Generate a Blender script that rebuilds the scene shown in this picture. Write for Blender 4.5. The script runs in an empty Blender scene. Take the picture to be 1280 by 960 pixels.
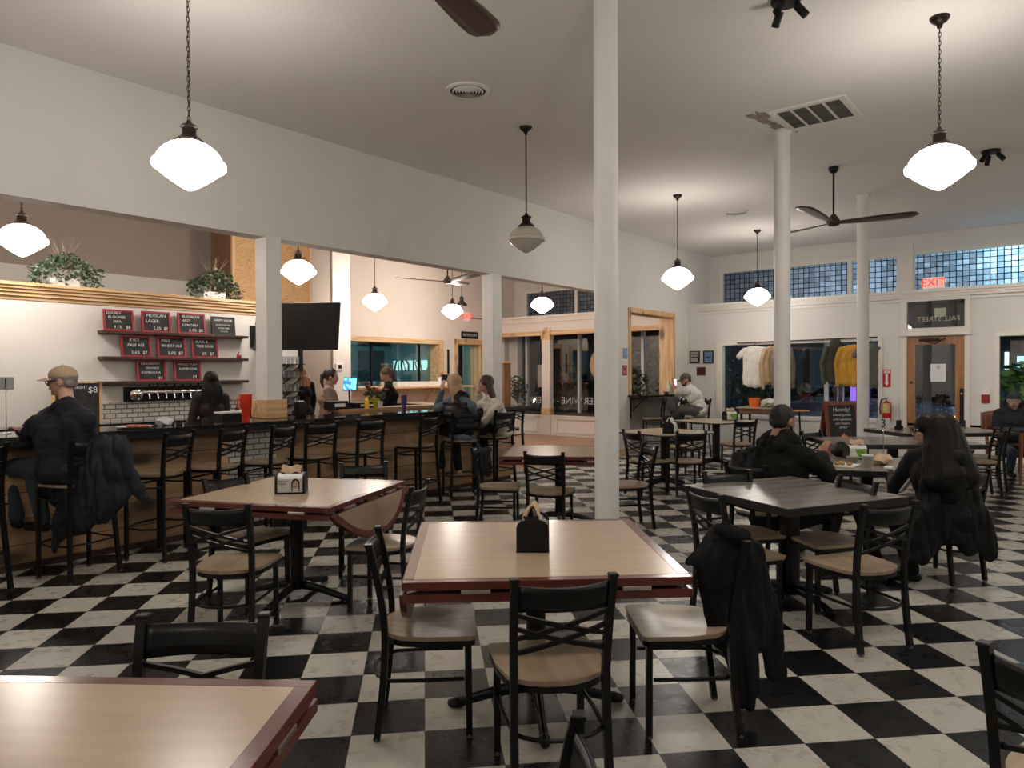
import bpy, bmesh, math, random
from mathutils import Vector, Matrix, noise
random.seed(7)
PI = math.pi
D2R = math.radians
SC = bpy.context.scene
COL = SC.collection

# ------------------------------------------------------------------ camera
T = .3048
CAM_H = 4.91508 * T
FPX = 895.867
PITCH, ROLL = -0.01358, 0.00491
PHI = math.pi / 4 - 0.12207 + 0.01285
_c, _s, _cr, _sr = math.cos(PITCH), math.sin(PITCH), math.cos(ROLL), math.sin(ROLL)
_U = Vector((math.sin(PHI), math.cos(PHI), 0)); _V = Vector((-math.cos(PHI), math.sin(PHI), 0))
def _room(w): return Vector((w.dot(_U), w.dot(_V), w.z))
RT = _room(Vector((_cr, _s * _sr, -_c * _sr)))
UP = _room(Vector((_sr, -_s * _cr, _c * _cr)))
FW = _room(Vector((0, _c, _s)))
CPOS = Vector((0, 0, CAM_H))
def ray(x, y): return FW * FPX + RT * (x - 640) + UP * (480 - y)
def dd(x, y, dist): return CPOS + ray(x, y) / FPX * dist          # a surveyed point at a known distance
cam = bpy.data.cameras.new('camera'); co = bpy.data.objects.new('camera', cam); COL.objects.link(co)
co.matrix_world = Matrix(((RT.x, UP.x, -FW.x, 0), (RT.y, UP.y, -FW.y, 0), (RT.z, UP.z, -FW.z, CAM_H), (0, 0, 0, 1)))
cam.sensor_fit = 'HORIZONTAL'; cam.sensor_width = 36; cam.lens = FPX * 36 / 1280
cam.clip_start = .05; cam.clip_end = 200
SC.camera = co

# ------------------------------------------------------------------ materials
MATS = {}
def newmat(name):
    m = bpy.data.materials.new(name); m.use_nodes = True
    nt = m.node_tree; b = nt.nodes['Principled BSDF']
    return m, nt, b
def N(nt, t, **kw):
    n = nt.nodes.new(t)
    for k, v in kw.items():
        if k.startswith('i_'):
            key = k[2:]
            n.inputs[int(key) if key.isdigit() else key.replace('_', ' ')].default_value = v
        else: setattr(n, k, v)
    return n
def ramp(nt, fac, stops):
    r = nt.nodes.new('ShaderNodeValToRGB'); e = r.color_ramp.elements
    e[0].position, e[0].color = stops[0][0], (*stops[0][1], 1)
    e[1].position, e[1].color = stops[1][0], (*stops[1][1], 1)
    for p, c in stops[2:]:
        x = e.new(p); x.color = (*c, 1)
    nt.links.new(fac, r.inputs[0]); return r.outputs[0]
def mat(name, col, rough=.6, metal=0, var=.08, scale=8, bump=0, bscale=60, spec=.5, emit=None, es=0, stretch=None, alpha=None, trans=0, sheen=0, coat=0):
    if name in MATS: return MATS[name]
    m, nt, b = newmat(name); L = nt.links
    tc = N(nt, 'ShaderNodeTexCoord')
    mp = N(nt, 'ShaderNodeMapping'); L.new(tc.outputs['Object'], mp.inputs[0])
    if stretch: mp.inputs['Scale'].default_value = stretch
    nz = N(nt, 'ShaderNodeTexNoise', i_Scale=scale, i_Detail=4.0); L.new(mp.outputs[0], nz.inputs['Vector'])
    lo = tuple(max(0, c * (1 - var)) for c in col); hi = tuple(min(1, c * (1 + var)) for c in col)
    L.new(ramp(nt, nz.outputs[0], [(.3, lo), (.7, hi)]), b.inputs['Base Color'])
    b.inputs['Roughness'].default_value = rough; b.inputs['Metallic'].default_value = metal
    b.inputs['Specular IOR Level'].default_value = spec
    if trans: b.inputs['Transmission Weight'].default_value = trans
    if coat: b.inputs['Coat Weight'].default_value = coat; b.inputs['Coat Roughness'].default_value = .15
    if sheen: b.inputs['Sheen Weight'].default_value = sheen
    if emit: b.inputs['Emission Color'].default_value = (*emit, 1); b.inputs['Emission Strength'].default_value = es
    if bump:
        n2 = N(nt, 'ShaderNodeTexNoise', i_Scale=bscale, i_Detail=3.0); L.new(mp.outputs[0], n2.inputs['Vector'])
        bp = N(nt, 'ShaderNodeBump', i_Strength=bump, i_Distance=.01); L.new(n2.outputs[0], bp.inputs['Height']); L.new(bp.outputs[0], b.inputs['Normal'])
    MATS[name] = m; return m
def wood(name, cols, rough=.5, axis='X', scale=2.2, knots=False, plank=0, plank_axis='Z', bump=.05):
    """grain stretched along an object axis; optional board joints every plank metres"""
    if name in MATS: return MATS[name]
    m, nt, b = newmat(name); L = nt.links
    tc = N(nt, 'ShaderNodeTexCoord'); mp = N(nt, 'ShaderNodeMapping'); L.new(tc.outputs['Object'], mp.inputs[0])
    s = {'X': (.6, 7, 7), 'Y': (7, .6, 7), 'Z': (7, 7, .6)}[axis]
    mp.inputs['Scale'].default_value = s
    vec = mp.outputs[0]
    if plank:
        sp = N(nt, 'ShaderNodeSeparateXYZ'); L.new(tc.outputs['Object'], sp.inputs[0])
        dv = N(nt, 'ShaderNodeMath', operation='DIVIDE'); L.new(sp.outputs[plank_axis], dv.inputs[0]); dv.inputs[1].default_value = plank
        fl = N(nt, 'ShaderNodeMath', operation='FLOOR'); L.new(dv.outputs[0], fl.inputs[0])
        wn = N(nt, 'ShaderNodeTexWhiteNoise', noise_dimensions='1D'); L.new(fl.outputs[0], wn.inputs['W'])
        ad = N(nt, 'ShaderNodeVectorMath', operation='ADD'); L.new(mp.outputs[0], ad.inputs[0])
        sc_ = N(nt, 'ShaderNodeVectorMath', operation='SCALE'); L.new(wn.outputs['Color'], sc_.inputs[0]); sc_.inputs['Scale'].default_value = 9
        L.new(sc_.outputs[0], ad.inputs[1]); vec = ad.outputs[0]
    nz = N(nt, 'ShaderNodeTexNoise', i_Scale=scale, i_Detail=6.0, i_Distortion=.9); L.new(vec, nz.inputs['Vector'])
    c = ramp(nt, nz.outputs[0], [(.28, cols[0]), (.72, cols[2]), (.5, cols[1])])
    if plank:
        mx = N(nt, 'ShaderNodeMix', data_type='RGBA', blend_type='MULTIPLY'); L.new(c, mx.inputs['A'])
        tone = ramp(nt, wn.outputs['Value'], [(0, (.72, .68, .64)), (1, (1.12, 1.08, 1.04))]); L.new(tone, mx.inputs['B']); mx.inputs['Factor'].default_value = 1
        fr = N(nt, 'ShaderNodeMath', operation='FRACT'); L.new(dv.outputs[0], fr.inputs[0])
        j = N(nt, 'ShaderNodeMath', operation='LESS_THAN'); L.new(fr.outputs[0], j.inputs[0]); j.inputs[1].default_value = .035
        m2 = N(nt, 'ShaderNodeMix', data_type='RGBA'); L.new(j.outputs[0], m2.inputs['Factor']); L.new(mx.outputs['Result'], m2.inputs['A'])
        m2.inputs['B'].default_value = (*[x * .3 for x in cols[0]], 1); c = m2.outputs['Result']
    if knots:
        mk = N(nt, 'ShaderNodeMapping'); L.new(tc.outputs['Object'], mk.inputs[0]); mk.inputs['Scale'].default_value = {'X': (1.6, 3.4, 3.4), 'Y': (3.4, 1.6, 3.4), 'Z': (3.4, 3.4, 1.6)}[axis]
        vo = N(nt, 'ShaderNodeTexVoronoi', i_Scale=1.1); L.new(mk.outputs[0], vo.inputs['Vector'])
        kf = ramp(nt, vo.outputs['Distance'], [(.13, (1, 1, 1)), (.30, (0, 0, 0))])
        m3 = N(nt, 'ShaderNodeMix', data_type='RGBA'); L.new(kf, m3.inputs['Factor']); L.new(c, m3.inputs['A']); m3.inputs['B'].default_value = (*[x * .35 for x in cols[0]], 1); c = m3.outputs['Result']
    L.new(c, b.inputs['Base Color']); b.inputs['Roughness'].default_value = rough
    if bump:
        bp = N(nt, 'ShaderNodeBump', i_Strength=bump, i_Distance=.01); L.new(nz.outputs[0], bp.inputs['Height']); L.new(bp.outputs[0], b.inputs['Normal'])
    MATS[name] = m; return m
def emis(name, col, s):
    if name in MATS: return MATS[name]
    m, nt, b = newmat(name)
    b.inputs['Base Color'].default_value = (*[min(1, c) * .06 for c in col], 1)
    b.inputs['Emission Color'].default_value = (*col, 1); b.inputs['Emission Strength'].default_value = s
    b.inputs['Roughness'].default_value = .3
    MATS[name] = m; return m
def glass(name, tint=(1, 1, 1), rough=.0, a=.08):
    """thin pane: mostly transparent with fresnel reflection"""
    if name in MATS: return MATS[name]
    m, nt, b = newmat(name); L = nt.links; nt.nodes.remove(b)
    out = [n for n in nt.nodes if n.type == 'OUTPUT_MATERIAL'][0]
    tr = N(nt, 'ShaderNodeBsdfTransparent'); tr.inputs[0].default_value = (*tint, 1)
    gl = N(nt, 'ShaderNodeBsdfGlossy'); gl.inputs['Roughness'].default_value = rough + .01; gl.inputs[0].default_value = (1, 1, 1, 1)
    fr = N(nt, 'ShaderNodeFresnel', i_IOR=1.5); ge = N(nt, 'ShaderNodeNewGeometry')
    io = N(nt, 'ShaderNodeMath', operation='MULTIPLY_ADD'); L.new(ge.outputs['Backfacing'], io.inputs[0]); io.inputs[1].default_value = 1 / 1.5 - 1.5; io.inputs[2].default_value = 1.5; L.new(io.outputs[0], fr.inputs['IOR'])
    mu = N(nt, 'ShaderNodeMath', operation='MULTIPLY_ADD'); L.new(fr.outputs[0], mu.inputs[0]); mu.inputs[1].default_value = 1.5; mu.inputs[2].default_value = a - .05
    mx = N(nt, 'ShaderNodeMixShader'); L.new(mu.outputs[0], mx.inputs[0]); L.new(tr.outputs[0], mx.inputs[1]); L.new(gl.outputs[0], mx.inputs[2])
    L.new(mx.outputs[0], out.inputs[0]); MATS[name] = m; return m

# ------------------------------------------------------------------ mesh builder
class MB:
    def __init__(s): s.bm = bmesh.new(); s.k = 0
    def _xf(s, verts, M):
        if M is not None:
            for v in verts: v.co = M @ v.co
    def box(s, lo, hi, M=None, bev=0):
        x0, y0, z0 = lo; x1, y1, z1 = hi
        if min(x1 - x0, y1 - y0, z1 - z0) > .012 and s.k:      # keeps abutting pieces of one part from sharing a face
            e = .0005 * (s.k % 5); x0 -= e; y0 -= e; z0 -= e; x1 += e; y1 += e; z1 += e
        s.k += 1
        vs = [s.bm.verts.new(p) for p in ((x0, y0, z0), (x1, y0, z0), (x1, y1, z0), (x0, y1, z0), (x0, y0, z1), (x1, y0, z1), (x1, y1, z1), (x0, y1, z1))]
        fs = [s.bm.faces.new([vs[i] for i in f]) for f in ((3, 2, 1, 0), (4, 5, 6, 7), (0, 1, 5, 4), (1, 2, 6, 5), (2, 3, 7, 6), (3, 0, 4, 7))]
        if bev:
            es = list({e for f in fs for e in f.edges})
            r = bmesh.ops.bevel(s.bm, geom=es, offset=bev, segments=2, affect='EDGES', profile=.5)
            vs = list({v for f in r['faces'] for v in f.verts} | {v for v in vs if v.is_valid})
        s._xf(vs, M); return s
    def prism(s, poly, z0, z1, M=None):
        a = [s.bm.verts.new((x, y, z0)) for x, y in poly]; b = [s.bm.verts.new((x, y, z1)) for x, y in poly]
        n = len(poly); s.bm.faces.new(a[::-1]); s.bm.faces.new(b)
        for i in range(n): s.bm.faces.new((a[i], a[(i + 1) % n], b[(i + 1) % n], b[i]))
        s._xf(a + b, M); return s
    def tube(s, pts, r, seg=8, closed=False, sq=False, flat=1, up=None):
        """sweep a round (or square) section along points; r number or list"""
        pts = [Vector(p) for p in pts]; n = len(pts); rings = []
        rs = r if isinstance(r, (list, tuple)) else [r] * n
        prevu = None
        for i, p in enumerate(pts):
            if closed: d = pts[(i + 1) % n] - pts[i - 1]
            else: d = pts[min(i + 1, n - 1)] - pts[max(i - 1, 0)]
            d.normalize()
            if up is not None: ux = Vector(up) - d * Vector(up).dot(d)
            elif prevu is None:
                ux = Vector((0, 0, 1)) if abs(d.z) < .9 else Vector((1, 0, 0)); ux = ux - d * ux.dot(d)
            else: ux = prevu - d * prevu.dot(d)
            ux.normalize(); prevu = ux; uy = d.cross(ux)
            k = 4 if sq else seg
            ring = []
            for j in range(k):
                a = 2 * PI * j / k + (PI / 4 if sq else 0)
                rr = rs[i] * (math.sqrt(2) if sq else 1)
                ring.append(s.bm.verts.new(p + ux * math.cos(a) * rr + uy * math.sin(a) * rr * flat))
            rings.append(ring)
        k = len(rings[0])
        for i in range(n if closed else n - 1):
            A, B = rings[i], rings[(i + 1) % n]
            for j in range(k): s.bm.faces.new((A[j], B[j], B[(j + 1) % k], A[(j + 1) % k]))
        if not closed: s.bm.faces.new(rings[0]); s.bm.faces.new(rings[-1][::-1])
        return s
    def lathe(s, prof, seg=24, c=(0, 0, 0), M=None, ends=True):
        """prof list of (r,z) bottom to top or any order"""
        rings = []; allv = []
        for r, z in prof:
            if r < 1e-5: v = [s.bm.verts.new((c[0], c[1], c[2] + z))]
            else: v = [s.bm.verts.new((c[0] + r * math.cos(2 * PI * j / seg), c[1] + r * math.sin(2 * PI * j / seg), c[2] + z)) for j in range(seg)]
            rings.append(v); allv += v
        for A, B in zip(rings, rings[1:]):
            for j in range(seg):
                k = (j + 1) % seg
                if len(A) == 1 and len(B) == 1: break
                if len(A) == 1: s.bm.faces.new((A[0], B[k], B[j]))
                elif len(B) == 1: s.bm.faces.new((A[j], A[k], B[0]))
                else: s.bm.faces.new((A[j], A[k], B[k], B[j]))
        if ends and len(rings[0]) > 1: s.bm.faces.new(rings[0][::-1])
        if ends and len(rings[-1]) > 1: s.bm.faces.new(rings[-1])
        s._xf(allv, M); return s
    def cap(s, p0, p1, r0, r1, seg=12, flat=1, side=None):
        """rounded tapered capsule; flat squashes it across `side`"""
        p0, p1 = Vector(p0), Vector(p1); d = p1 - p0; L = d.length
        d = d / L if L > 1e-6 else Vector((0, 0, 1))
        ref = Vector(side) if side is not None else (Vector((0, 0, 1)) if abs(d.z) < .9 else Vector((1, 0, 0)))
        ux = (ref - d * ref.dot(d)).normalized(); uy = d.cross(ux)
        rows = []
        for k in range(0, 5):
            a = -PI / 2 + PI / 2 * k / 4; rows.append((-r0 * -math.sin(a) if 0 else r0 * math.sin(a), r0 * math.cos(a), 0))
        for k in range(0, 5):
            a = PI / 2 * k / 4; rows.append((r1 * math.sin(a), r1 * math.cos(a), L))
        rings = []
        for off, rad, base in rows:
            c = p0 + d * (base + off)
            if rad < 1e-5: rings.append([s.bm.verts.new(c)])
            else: rings.append([s.bm.verts.new(c + ux * math.cos(2 * PI * j / seg) * rad * flat + uy * math.sin(2 * PI * j / seg) * rad) for j in range(seg)])
        for A, B in zip(rings, rings[1:]):
            for j in range(seg):
                k = (j + 1) % seg
                if len(A) == 1: s.bm.faces.new((A[0], B[k], B[j]))
                elif len(B) == 1: s.bm.faces.new((A[j], A[k], B[0]))
                else: s.bm.faces.new((A[j], A[k], B[k], B[j]))
        return s
    def ell(s, c, r, ax=None, seg=16):
        """ellipsoid, radii r along axes ax=(X,Y,Z)"""
        r = (r, r, r) if not isinstance(r, (tuple, list)) else r
        ax = ax or (Vector((1, 0, 0)), Vector((0, 1, 0)), Vector((0, 0, 1))); c = Vector(c)
        rings = []; m = seg // 2
        for i in range(m + 1):
            a = -PI / 2 + PI * i / m
            if i in (0, m): rings.append([s.bm.verts.new(c + ax[2] * r[2] * math.sin(a))])
            else: rings.append([s.bm.verts.new(c + ax[2] * r[2] * math.sin(a) + ax[0] * r[0] * math.cos(a) * math.cos(2 * PI * j / seg) + ax[1] * r[1] * math.cos(a) * math.sin(2 * PI * j / seg)) for j in range(seg)])
        for A, B in zip(rings, rings[1:]):
            for j in range(seg):
                k = (j + 1) % seg
                if len(A) == 1: s.bm.faces.new((A[0], B[k], B[j]))
                elif len(B) == 1: s.bm.faces.new((A[j], A[k], B[0]))
                else: s.bm.faces.new((A[j], A[k], B[k], B[j]))
        return s
    def quad(s, a, b, c, d):
        s.bm.faces.new([s.bm.verts.new(p) for p in (a, b, c, d)]); return s
    def grid(s, fn, nu, nv, thick=0):
        """surface fn(u,v)->Vector; optional thickness (closed shell)"""
        P = [[Vector(fn(i / nu, j / nv)) for j in range(nv + 1)] for i in range(nu + 1)]
        if not thick:
            V = [[s.bm.verts.new(p) for p in r] for r in P]
            for i in range(nu):
                for j in range(nv): s.bm.faces.new((V[i][j], V[i + 1][j], V[i + 1][j + 1], V[i][j + 1]))
            return s
        def nrm(i, j):
            a = P[min(i + 1, nu)][j] - P[max(i - 1, 0)][j]; b = P[i][min(j + 1, nv)] - P[i][max(j - 1, 0)]
            n = a.cross(b); return n.normalized() if n.length > 1e-9 else Vector((0, 0, 1))
        A = [[s.bm.verts.new(P[i][j] + nrm(i, j) * thick / 2) for j in range(nv + 1)] for i in range(nu + 1)]
        B = [[s.bm.verts.new(P[i][j] - nrm(i, j) * thick / 2) for j in range(nv + 1)] for i in range(nu + 1)]
        for i in range(nu):
            for j in range(nv):
                s.bm.faces.new((A[i][j], A[i + 1][j], A[i + 1][j + 1], A[i][j + 1])); s.bm.faces.new((B[i][j], B[i][j + 1], B[i + 1][j + 1], B[i + 1][j]))
        for i in range(nu):
            s.bm.faces.new((A[i][0], B[i][0], B[i + 1][0], A[i + 1][0])); s.bm.faces.new((A[i][nv], A[i + 1][nv], B[i + 1][nv], B[i][nv]))
        for j in range(nv):
            s.bm.faces.new((A[0][j], A[0][j + 1], B[0][j + 1], B[0][j])); s.bm.faces.new((A[nu][j], B[nu][j], B[nu][j + 1], A[nu][j + 1]))
        return s
    def build(s, name, m, parent=None, smooth=None, recalc=True):
        if recalc: bmesh.ops.recalc_face_normals(s.bm, faces=s.bm.faces)
        me = bpy.data.meshes.new(name); s.bm.to_mesh(me); s.bm.free()
        if m is not None: me.materials.append(m)
        if smooth:
            me.polygons.foreach_set('use_smooth', [True] * len(me.polygons))
            if smooth is not True:
                try: me.set_sharp_from_angle(angle=D2R(smooth))
                except Exception: pass
        o = bpy.data.objects.new(name, me); COL.objects.link(o)
        if parent is not None: o.parent = parent
        return o
def tag(o, label=None, cat=None, group=None, kind=None):
    if label: o['label'] = label
    if cat: o['category'] = cat
    if group: o['group'] = group
    if kind: o['kind'] = kind
    return o
def thing(name, label, cat, loc=(0, 0, 0), rz=0, group=None):
    o = bpy.data.objects.new(name, None); COL.objects.link(o); o.empty_display_size = .1
    o.location = loc; o.rotation_euler = (0, 0, rz); return tag(o, label, cat, group)
def struct(o): o['kind'] = 'structure'; return o
def dup(root, loc=None, rz=None, label=None, group=None):
    def cp(o, par):
        c = o.copy(); COL.objects.link(c)
        if par is not None: c.parent = par
        for ch in list(o.children): cp(ch, c)
        return c
    r = cp(root, None)
    if loc is not None: r.location = loc
    if rz is not None: r.rotation_euler = (0, 0, rz)
    if label: r['label'] = label
    if group: r['group'] = group
    return r
def remesh(mb, name, m, parent=None, vox=.01, smooth_it=2, disp=None, local=None):
    """fuse overlapping volumes into one continuous surface"""
    o = mb.build('tmp', None, None)
    md = o.modifiers.new('r', 'REMESH'); md.mode = 'VOXEL'; md.voxel_size = vox
    if smooth_it:
        sm = o.modifiers.new('s', 'SMOOTH'); sm.factor = .5; sm.iterations = smooth_it
    dg = bpy.context.evaluated_depsgraph_get(); me = bpy.data.meshes.new_from_object(o.evaluated_get(dg))
    bpy.data.objects.remove(o)
    me.name = name
    if disp:
        nn = [v.normal.copy() for v in me.vertices]
        for v, n in zip(me.vertices, nn): v.co += n * disp(v.co)
    if local is not None:
        inv = local.inverted()
        for v in me.vertices: v.co = inv @ v.co
    me.materials.clear(); me.materials.append(m)
    me.polygons.foreach_set('use_smooth', [True] * len(me.polygons))
    r = bpy.data.objects.new(name, me); COL.objects.link(r)
    if parent is not None: r.parent = parent
    return r
def text(name, body, size, m, M, parent=None, align='CENTER', extrude=.0008, spacing=1.0, shear=0):
    cu = bpy.data.curves.new(name, 'FONT'); cu.body = body; cu.size = size; cu.extrude = extrude
    cu.align_x = align; cu.align_y = 'CENTER'; cu.space_line = spacing; cu.shear = shear; cu.resolution_u = 2
    o = bpy.data.objects.new('tmp', cu); COL.objects.link(o)
    dg = bpy.context.evaluated_depsgraph_get(); me = bpy.data.meshes.new_from_object(o.evaluated_get(dg))
    bpy.data.objects.remove(o)
    me.transform(M); me.name = name; me.materials.clear(); me.materials.append(m)
    r = bpy.data.objects.new(name, me); COL.objects.link(r)
    if parent is not None: r.parent = parent
    return r
def RZ(a): return Matrix.Rotation(a, 4, 'Z')
def TR(x, y, z): return Matrix.Translation((x, y, z))
# text frames: plane facing -Y (read from -Y side), facing -X
FACE_NY = Matrix(((1, 0, 0, 0), (0, 0, -1, 0), (0, 1, 0, 0), (0, 0, 0, 1)))
FACE_NX = RZ(-PI / 2) @ FACE_NY
# ------------------------------------------------------------------ shared materials
def floor_mat():
    m, nt, b = newmat('checker_vinyl'); L = nt.links
    tc = N(nt, 'ShaderNodeTexCoord')
    O = _room(Vector((-10.02023, 15.78954, 0)) * T); th = .12207
    I = _room(Vector((math.cos(th), math.sin(th), 0))); J = _room(Vector((-math.sin(th), math.cos(th), 0)))
    sub = N(nt, 'ShaderNodeVectorMath', operation='SUBTRACT'); L.new(tc.outputs['Object'], sub.inputs[0]); sub.inputs[1].default_value = O
    def dot(v):
        n = N(nt, 'ShaderNodeVectorMath', operation='DOT_PRODUCT'); L.new(sub.outputs[0], n.inputs[0]); n.inputs[1].default_value = v / T; return n.outputs['Value']
    u, v = dot(I), dot(J)
    def mth(op, a, bb=None, val=None):
        n = N(nt, 'ShaderNodeMath', operation=op); L.new(a, n.inputs[0])
        if bb is not None: L.new(bb, n.inputs[1])
        if val is not None: n.inputs[1].default_value = val
        return n.outputs[0]
    fu, fv = mth('FLOOR', u), mth('FLOOR', v)
    sm = mth('ADD', fu, fv); par = mth('MODULO', mth('ABSOLUTE', sm), val=2.0)   # 1 on light tiles
    cmb = N(nt, 'ShaderNodeCombineXYZ'); L.new(fu, cmb.inputs[0]); L.new(fv, cmb.inputs[1])
    wn = N(nt, 'ShaderNodeTexWhiteNoise', noise_dimensions='2D'); L.new(cmb.outputs[0], wn.inputs['Vector'])
    # mottling
    uv = N(nt, 'ShaderNodeCombineXYZ'); L.new(u, uv.inputs[0]); L.new(v, uv.inputs[1])
    n1 = N(nt, 'ShaderNodeTexNoise', i_Scale=3.0, i_Detail=8.0, i_Roughness=.65); L.new(uv.outputs[0], n1.inputs['Vector'])
    light = ramp(nt, n1.outputs[0], [(.25, (.47, .45, .395)), (.8, (.58, .56, .50))])
    dark = ramp(nt, n1.outputs[0], [(.35, (.0045, .0045, .005)), (.75, (.0085, .0085, .009))])
    mx = N(nt, 'ShaderNodeMix', data_type='RGBA'); L.new(par, mx.inputs['Factor']); L.new(dark, mx.inputs['A']); L.new(light, mx.inputs['B'])
    tone = ramp(nt, wn.outputs['Value'], [(0, (.86, .86, .87)), (1, (1.08, 1.07, 1.05))])
    m2 = N(nt, 'ShaderNodeMix', data_type='RGBA', blend_type='MULTIPLY'); m2.inputs['Factor'].default_value = 1; L.new(mx.outputs['Result'], m2.inputs['A']); L.new(tone, m2.inputs['B'])
    # white flecks on the dark tiles, dark scuffs on the light
    vo = N(nt, 'ShaderNodeTexVoronoi', i_Scale=7.0, i_Randomness=1.0); L.new(uv.outputs[0], vo.inputs['Vector'])
    fl = mth('LESS_THAN', vo.outputs['Distance'], val=.055)
    n3 = N(nt, 'ShaderNodeTexNoise', i_Scale=1.7, i_Detail=2.0); L.new(uv.outputs[0], n3.inputs['Vector'])
    msk = mth('GREATER_THAN', n3.outputs[0], val=.52); fl = mth('MULTIPLY', fl, msk)
    inv = N(nt, 'ShaderNodeMath', operation='SUBTRACT'); inv.inputs[0].default_value = 1; L.new(par, inv.inputs[1]); flk = mth('MULTIPLY', fl, inv.outputs[0])
    m3 = N(nt, 'ShaderNodeMix', data_type='RGBA'); L.new(flk, m3.inputs['Factor']); L.new(m2.outputs['Result'], m3.inputs['A']); m3.inputs['B'].default_value = (.22, .21, .2, 1)
    mpS = N(nt, 'ShaderNodeMapping'); L.new(uv.outputs[0], mpS.inputs[0]); mpS.inputs['Scale'].default_value = (1, 5, 1); mpS.inputs['Rotation'].default_value = (0, 0, .9)
    n4 = N(nt, 'ShaderNodeTexNoise', i_Scale=3.2, i_Detail=5.0, i_Distortion=1.5); L.new(mpS.outputs[0], n4.inputs['Vector'])
    sc = mth('LESS_THAN', mth('ABSOLUTE', mth('SUBTRACT', n4.outputs[0], val=.5)), val=.0045); sc = mth('MULTIPLY', mth('MULTIPLY', sc, par), val=.45)
    m4 = N(nt, 'ShaderNodeMix', data_type='RGBA'); L.new(sc, m4.inputs['Factor']); L.new(m3.outputs['Result'], m4.inputs['A']); m4.inputs['B'].default_value = (.07, .06, .05, 1)
    # seams
    def seam(x):
        f = mth('FRACT', x); a = mth('LESS_THAN', f, val=.008); return a
    sg = mth('MAXIMUM', seam(u), seam(v))
    m5 = N(nt, 'ShaderNodeMix', data_type='RGBA'); L.new(sg, m5.inputs['Factor']); L.new(m4.outputs['Result'], m5.inputs['A']); m5.inputs['B'].default_value = (.045, .04, .035, 1)
    L.new(m5.outputs['Result'], b.inputs['Base Color'])
    r = ramp(nt, n1.outputs[0], [(.3, (.24, .24, .24)), (.75, (.36, .36, .36))]); L.new(r, b.inputs['Roughness']); b.inputs['Specular IOR Level'].default_value = .38
    n5 = N(nt, 'ShaderNodeTexNoise', i_Scale=5.0, i_Detail=3.0); L.new(uv.outputs[0], n5.inputs['Vector'])
    bp = N(nt, 'ShaderNodeBump', i_Strength=.05, i_Distance=.02); L.new(n5.outputs[0], bp.inputs['Height']); L.new(bp.outputs[0], b.inputs['Normal'])
    return m
def ceil_mat():
    m, nt, b = newmat('ceiling_paint'); L = nt.links
    tc = N(nt, 'ShaderNodeTexCoord')
    n1 = N(nt, 'ShaderNodeTexNoise', i_Scale=.35, i_Detail=3.0); L.new(tc.outputs['Object'], n1.inputs['Vector'])
    c = ramp(nt, n1.outputs[0], [(.3, (.73, .685, .65)), (.7, (.79, .745, .71))])
    L.new(c, b.inputs['Base Color']); b.inputs['Roughness'].default_value = .9
    n2 = N(nt, 'ShaderNodeTexNoise', i_Scale=45.0, i_Detail=4.0); L.new(tc.outputs['Object'], n2.inputs['Vector'])
    bp = N(nt, 'ShaderNodeBump', i_Strength=.35, i_Distance=.01); L.new(n2.outputs[0], bp.inputs['Height']); L.new(bp.outputs[0], b.inputs['Normal'])
    return m
def subway_mat():
    m, nt, b = newmat('subway_tile'); L = nt.links
    tc = N(nt, 'ShaderNodeTexCoord'); mp = N(nt, 'ShaderNodeMapping'); L.new(tc.outputs['Object'], mp.inputs[0]); mp.inputs['Rotation'].default_value = (PI / 2, 0, 0)
    br = N(nt, 'ShaderNodeTexBrick', i_Scale=1.0); L.new(mp.outputs[0], br.inputs['Vector'])
    br.inputs['Color1'].default_value = (.62, .6, .55, 1); br.inputs['Color2'].default_value = (.52, .5, .46, 1); br.inputs['Mortar'].default_value = (.12, .11, .1, 1)
    br.inputs['Mortar Size'].default_value = .006; br.inputs['Brick Width'].default_value = .13; br.inputs['Row Height'].default_value = .055
    L.new(br.outputs['Color'], b.inputs['Base Color']); b.inputs['Roughness'].default_value = .2
    return m
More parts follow.
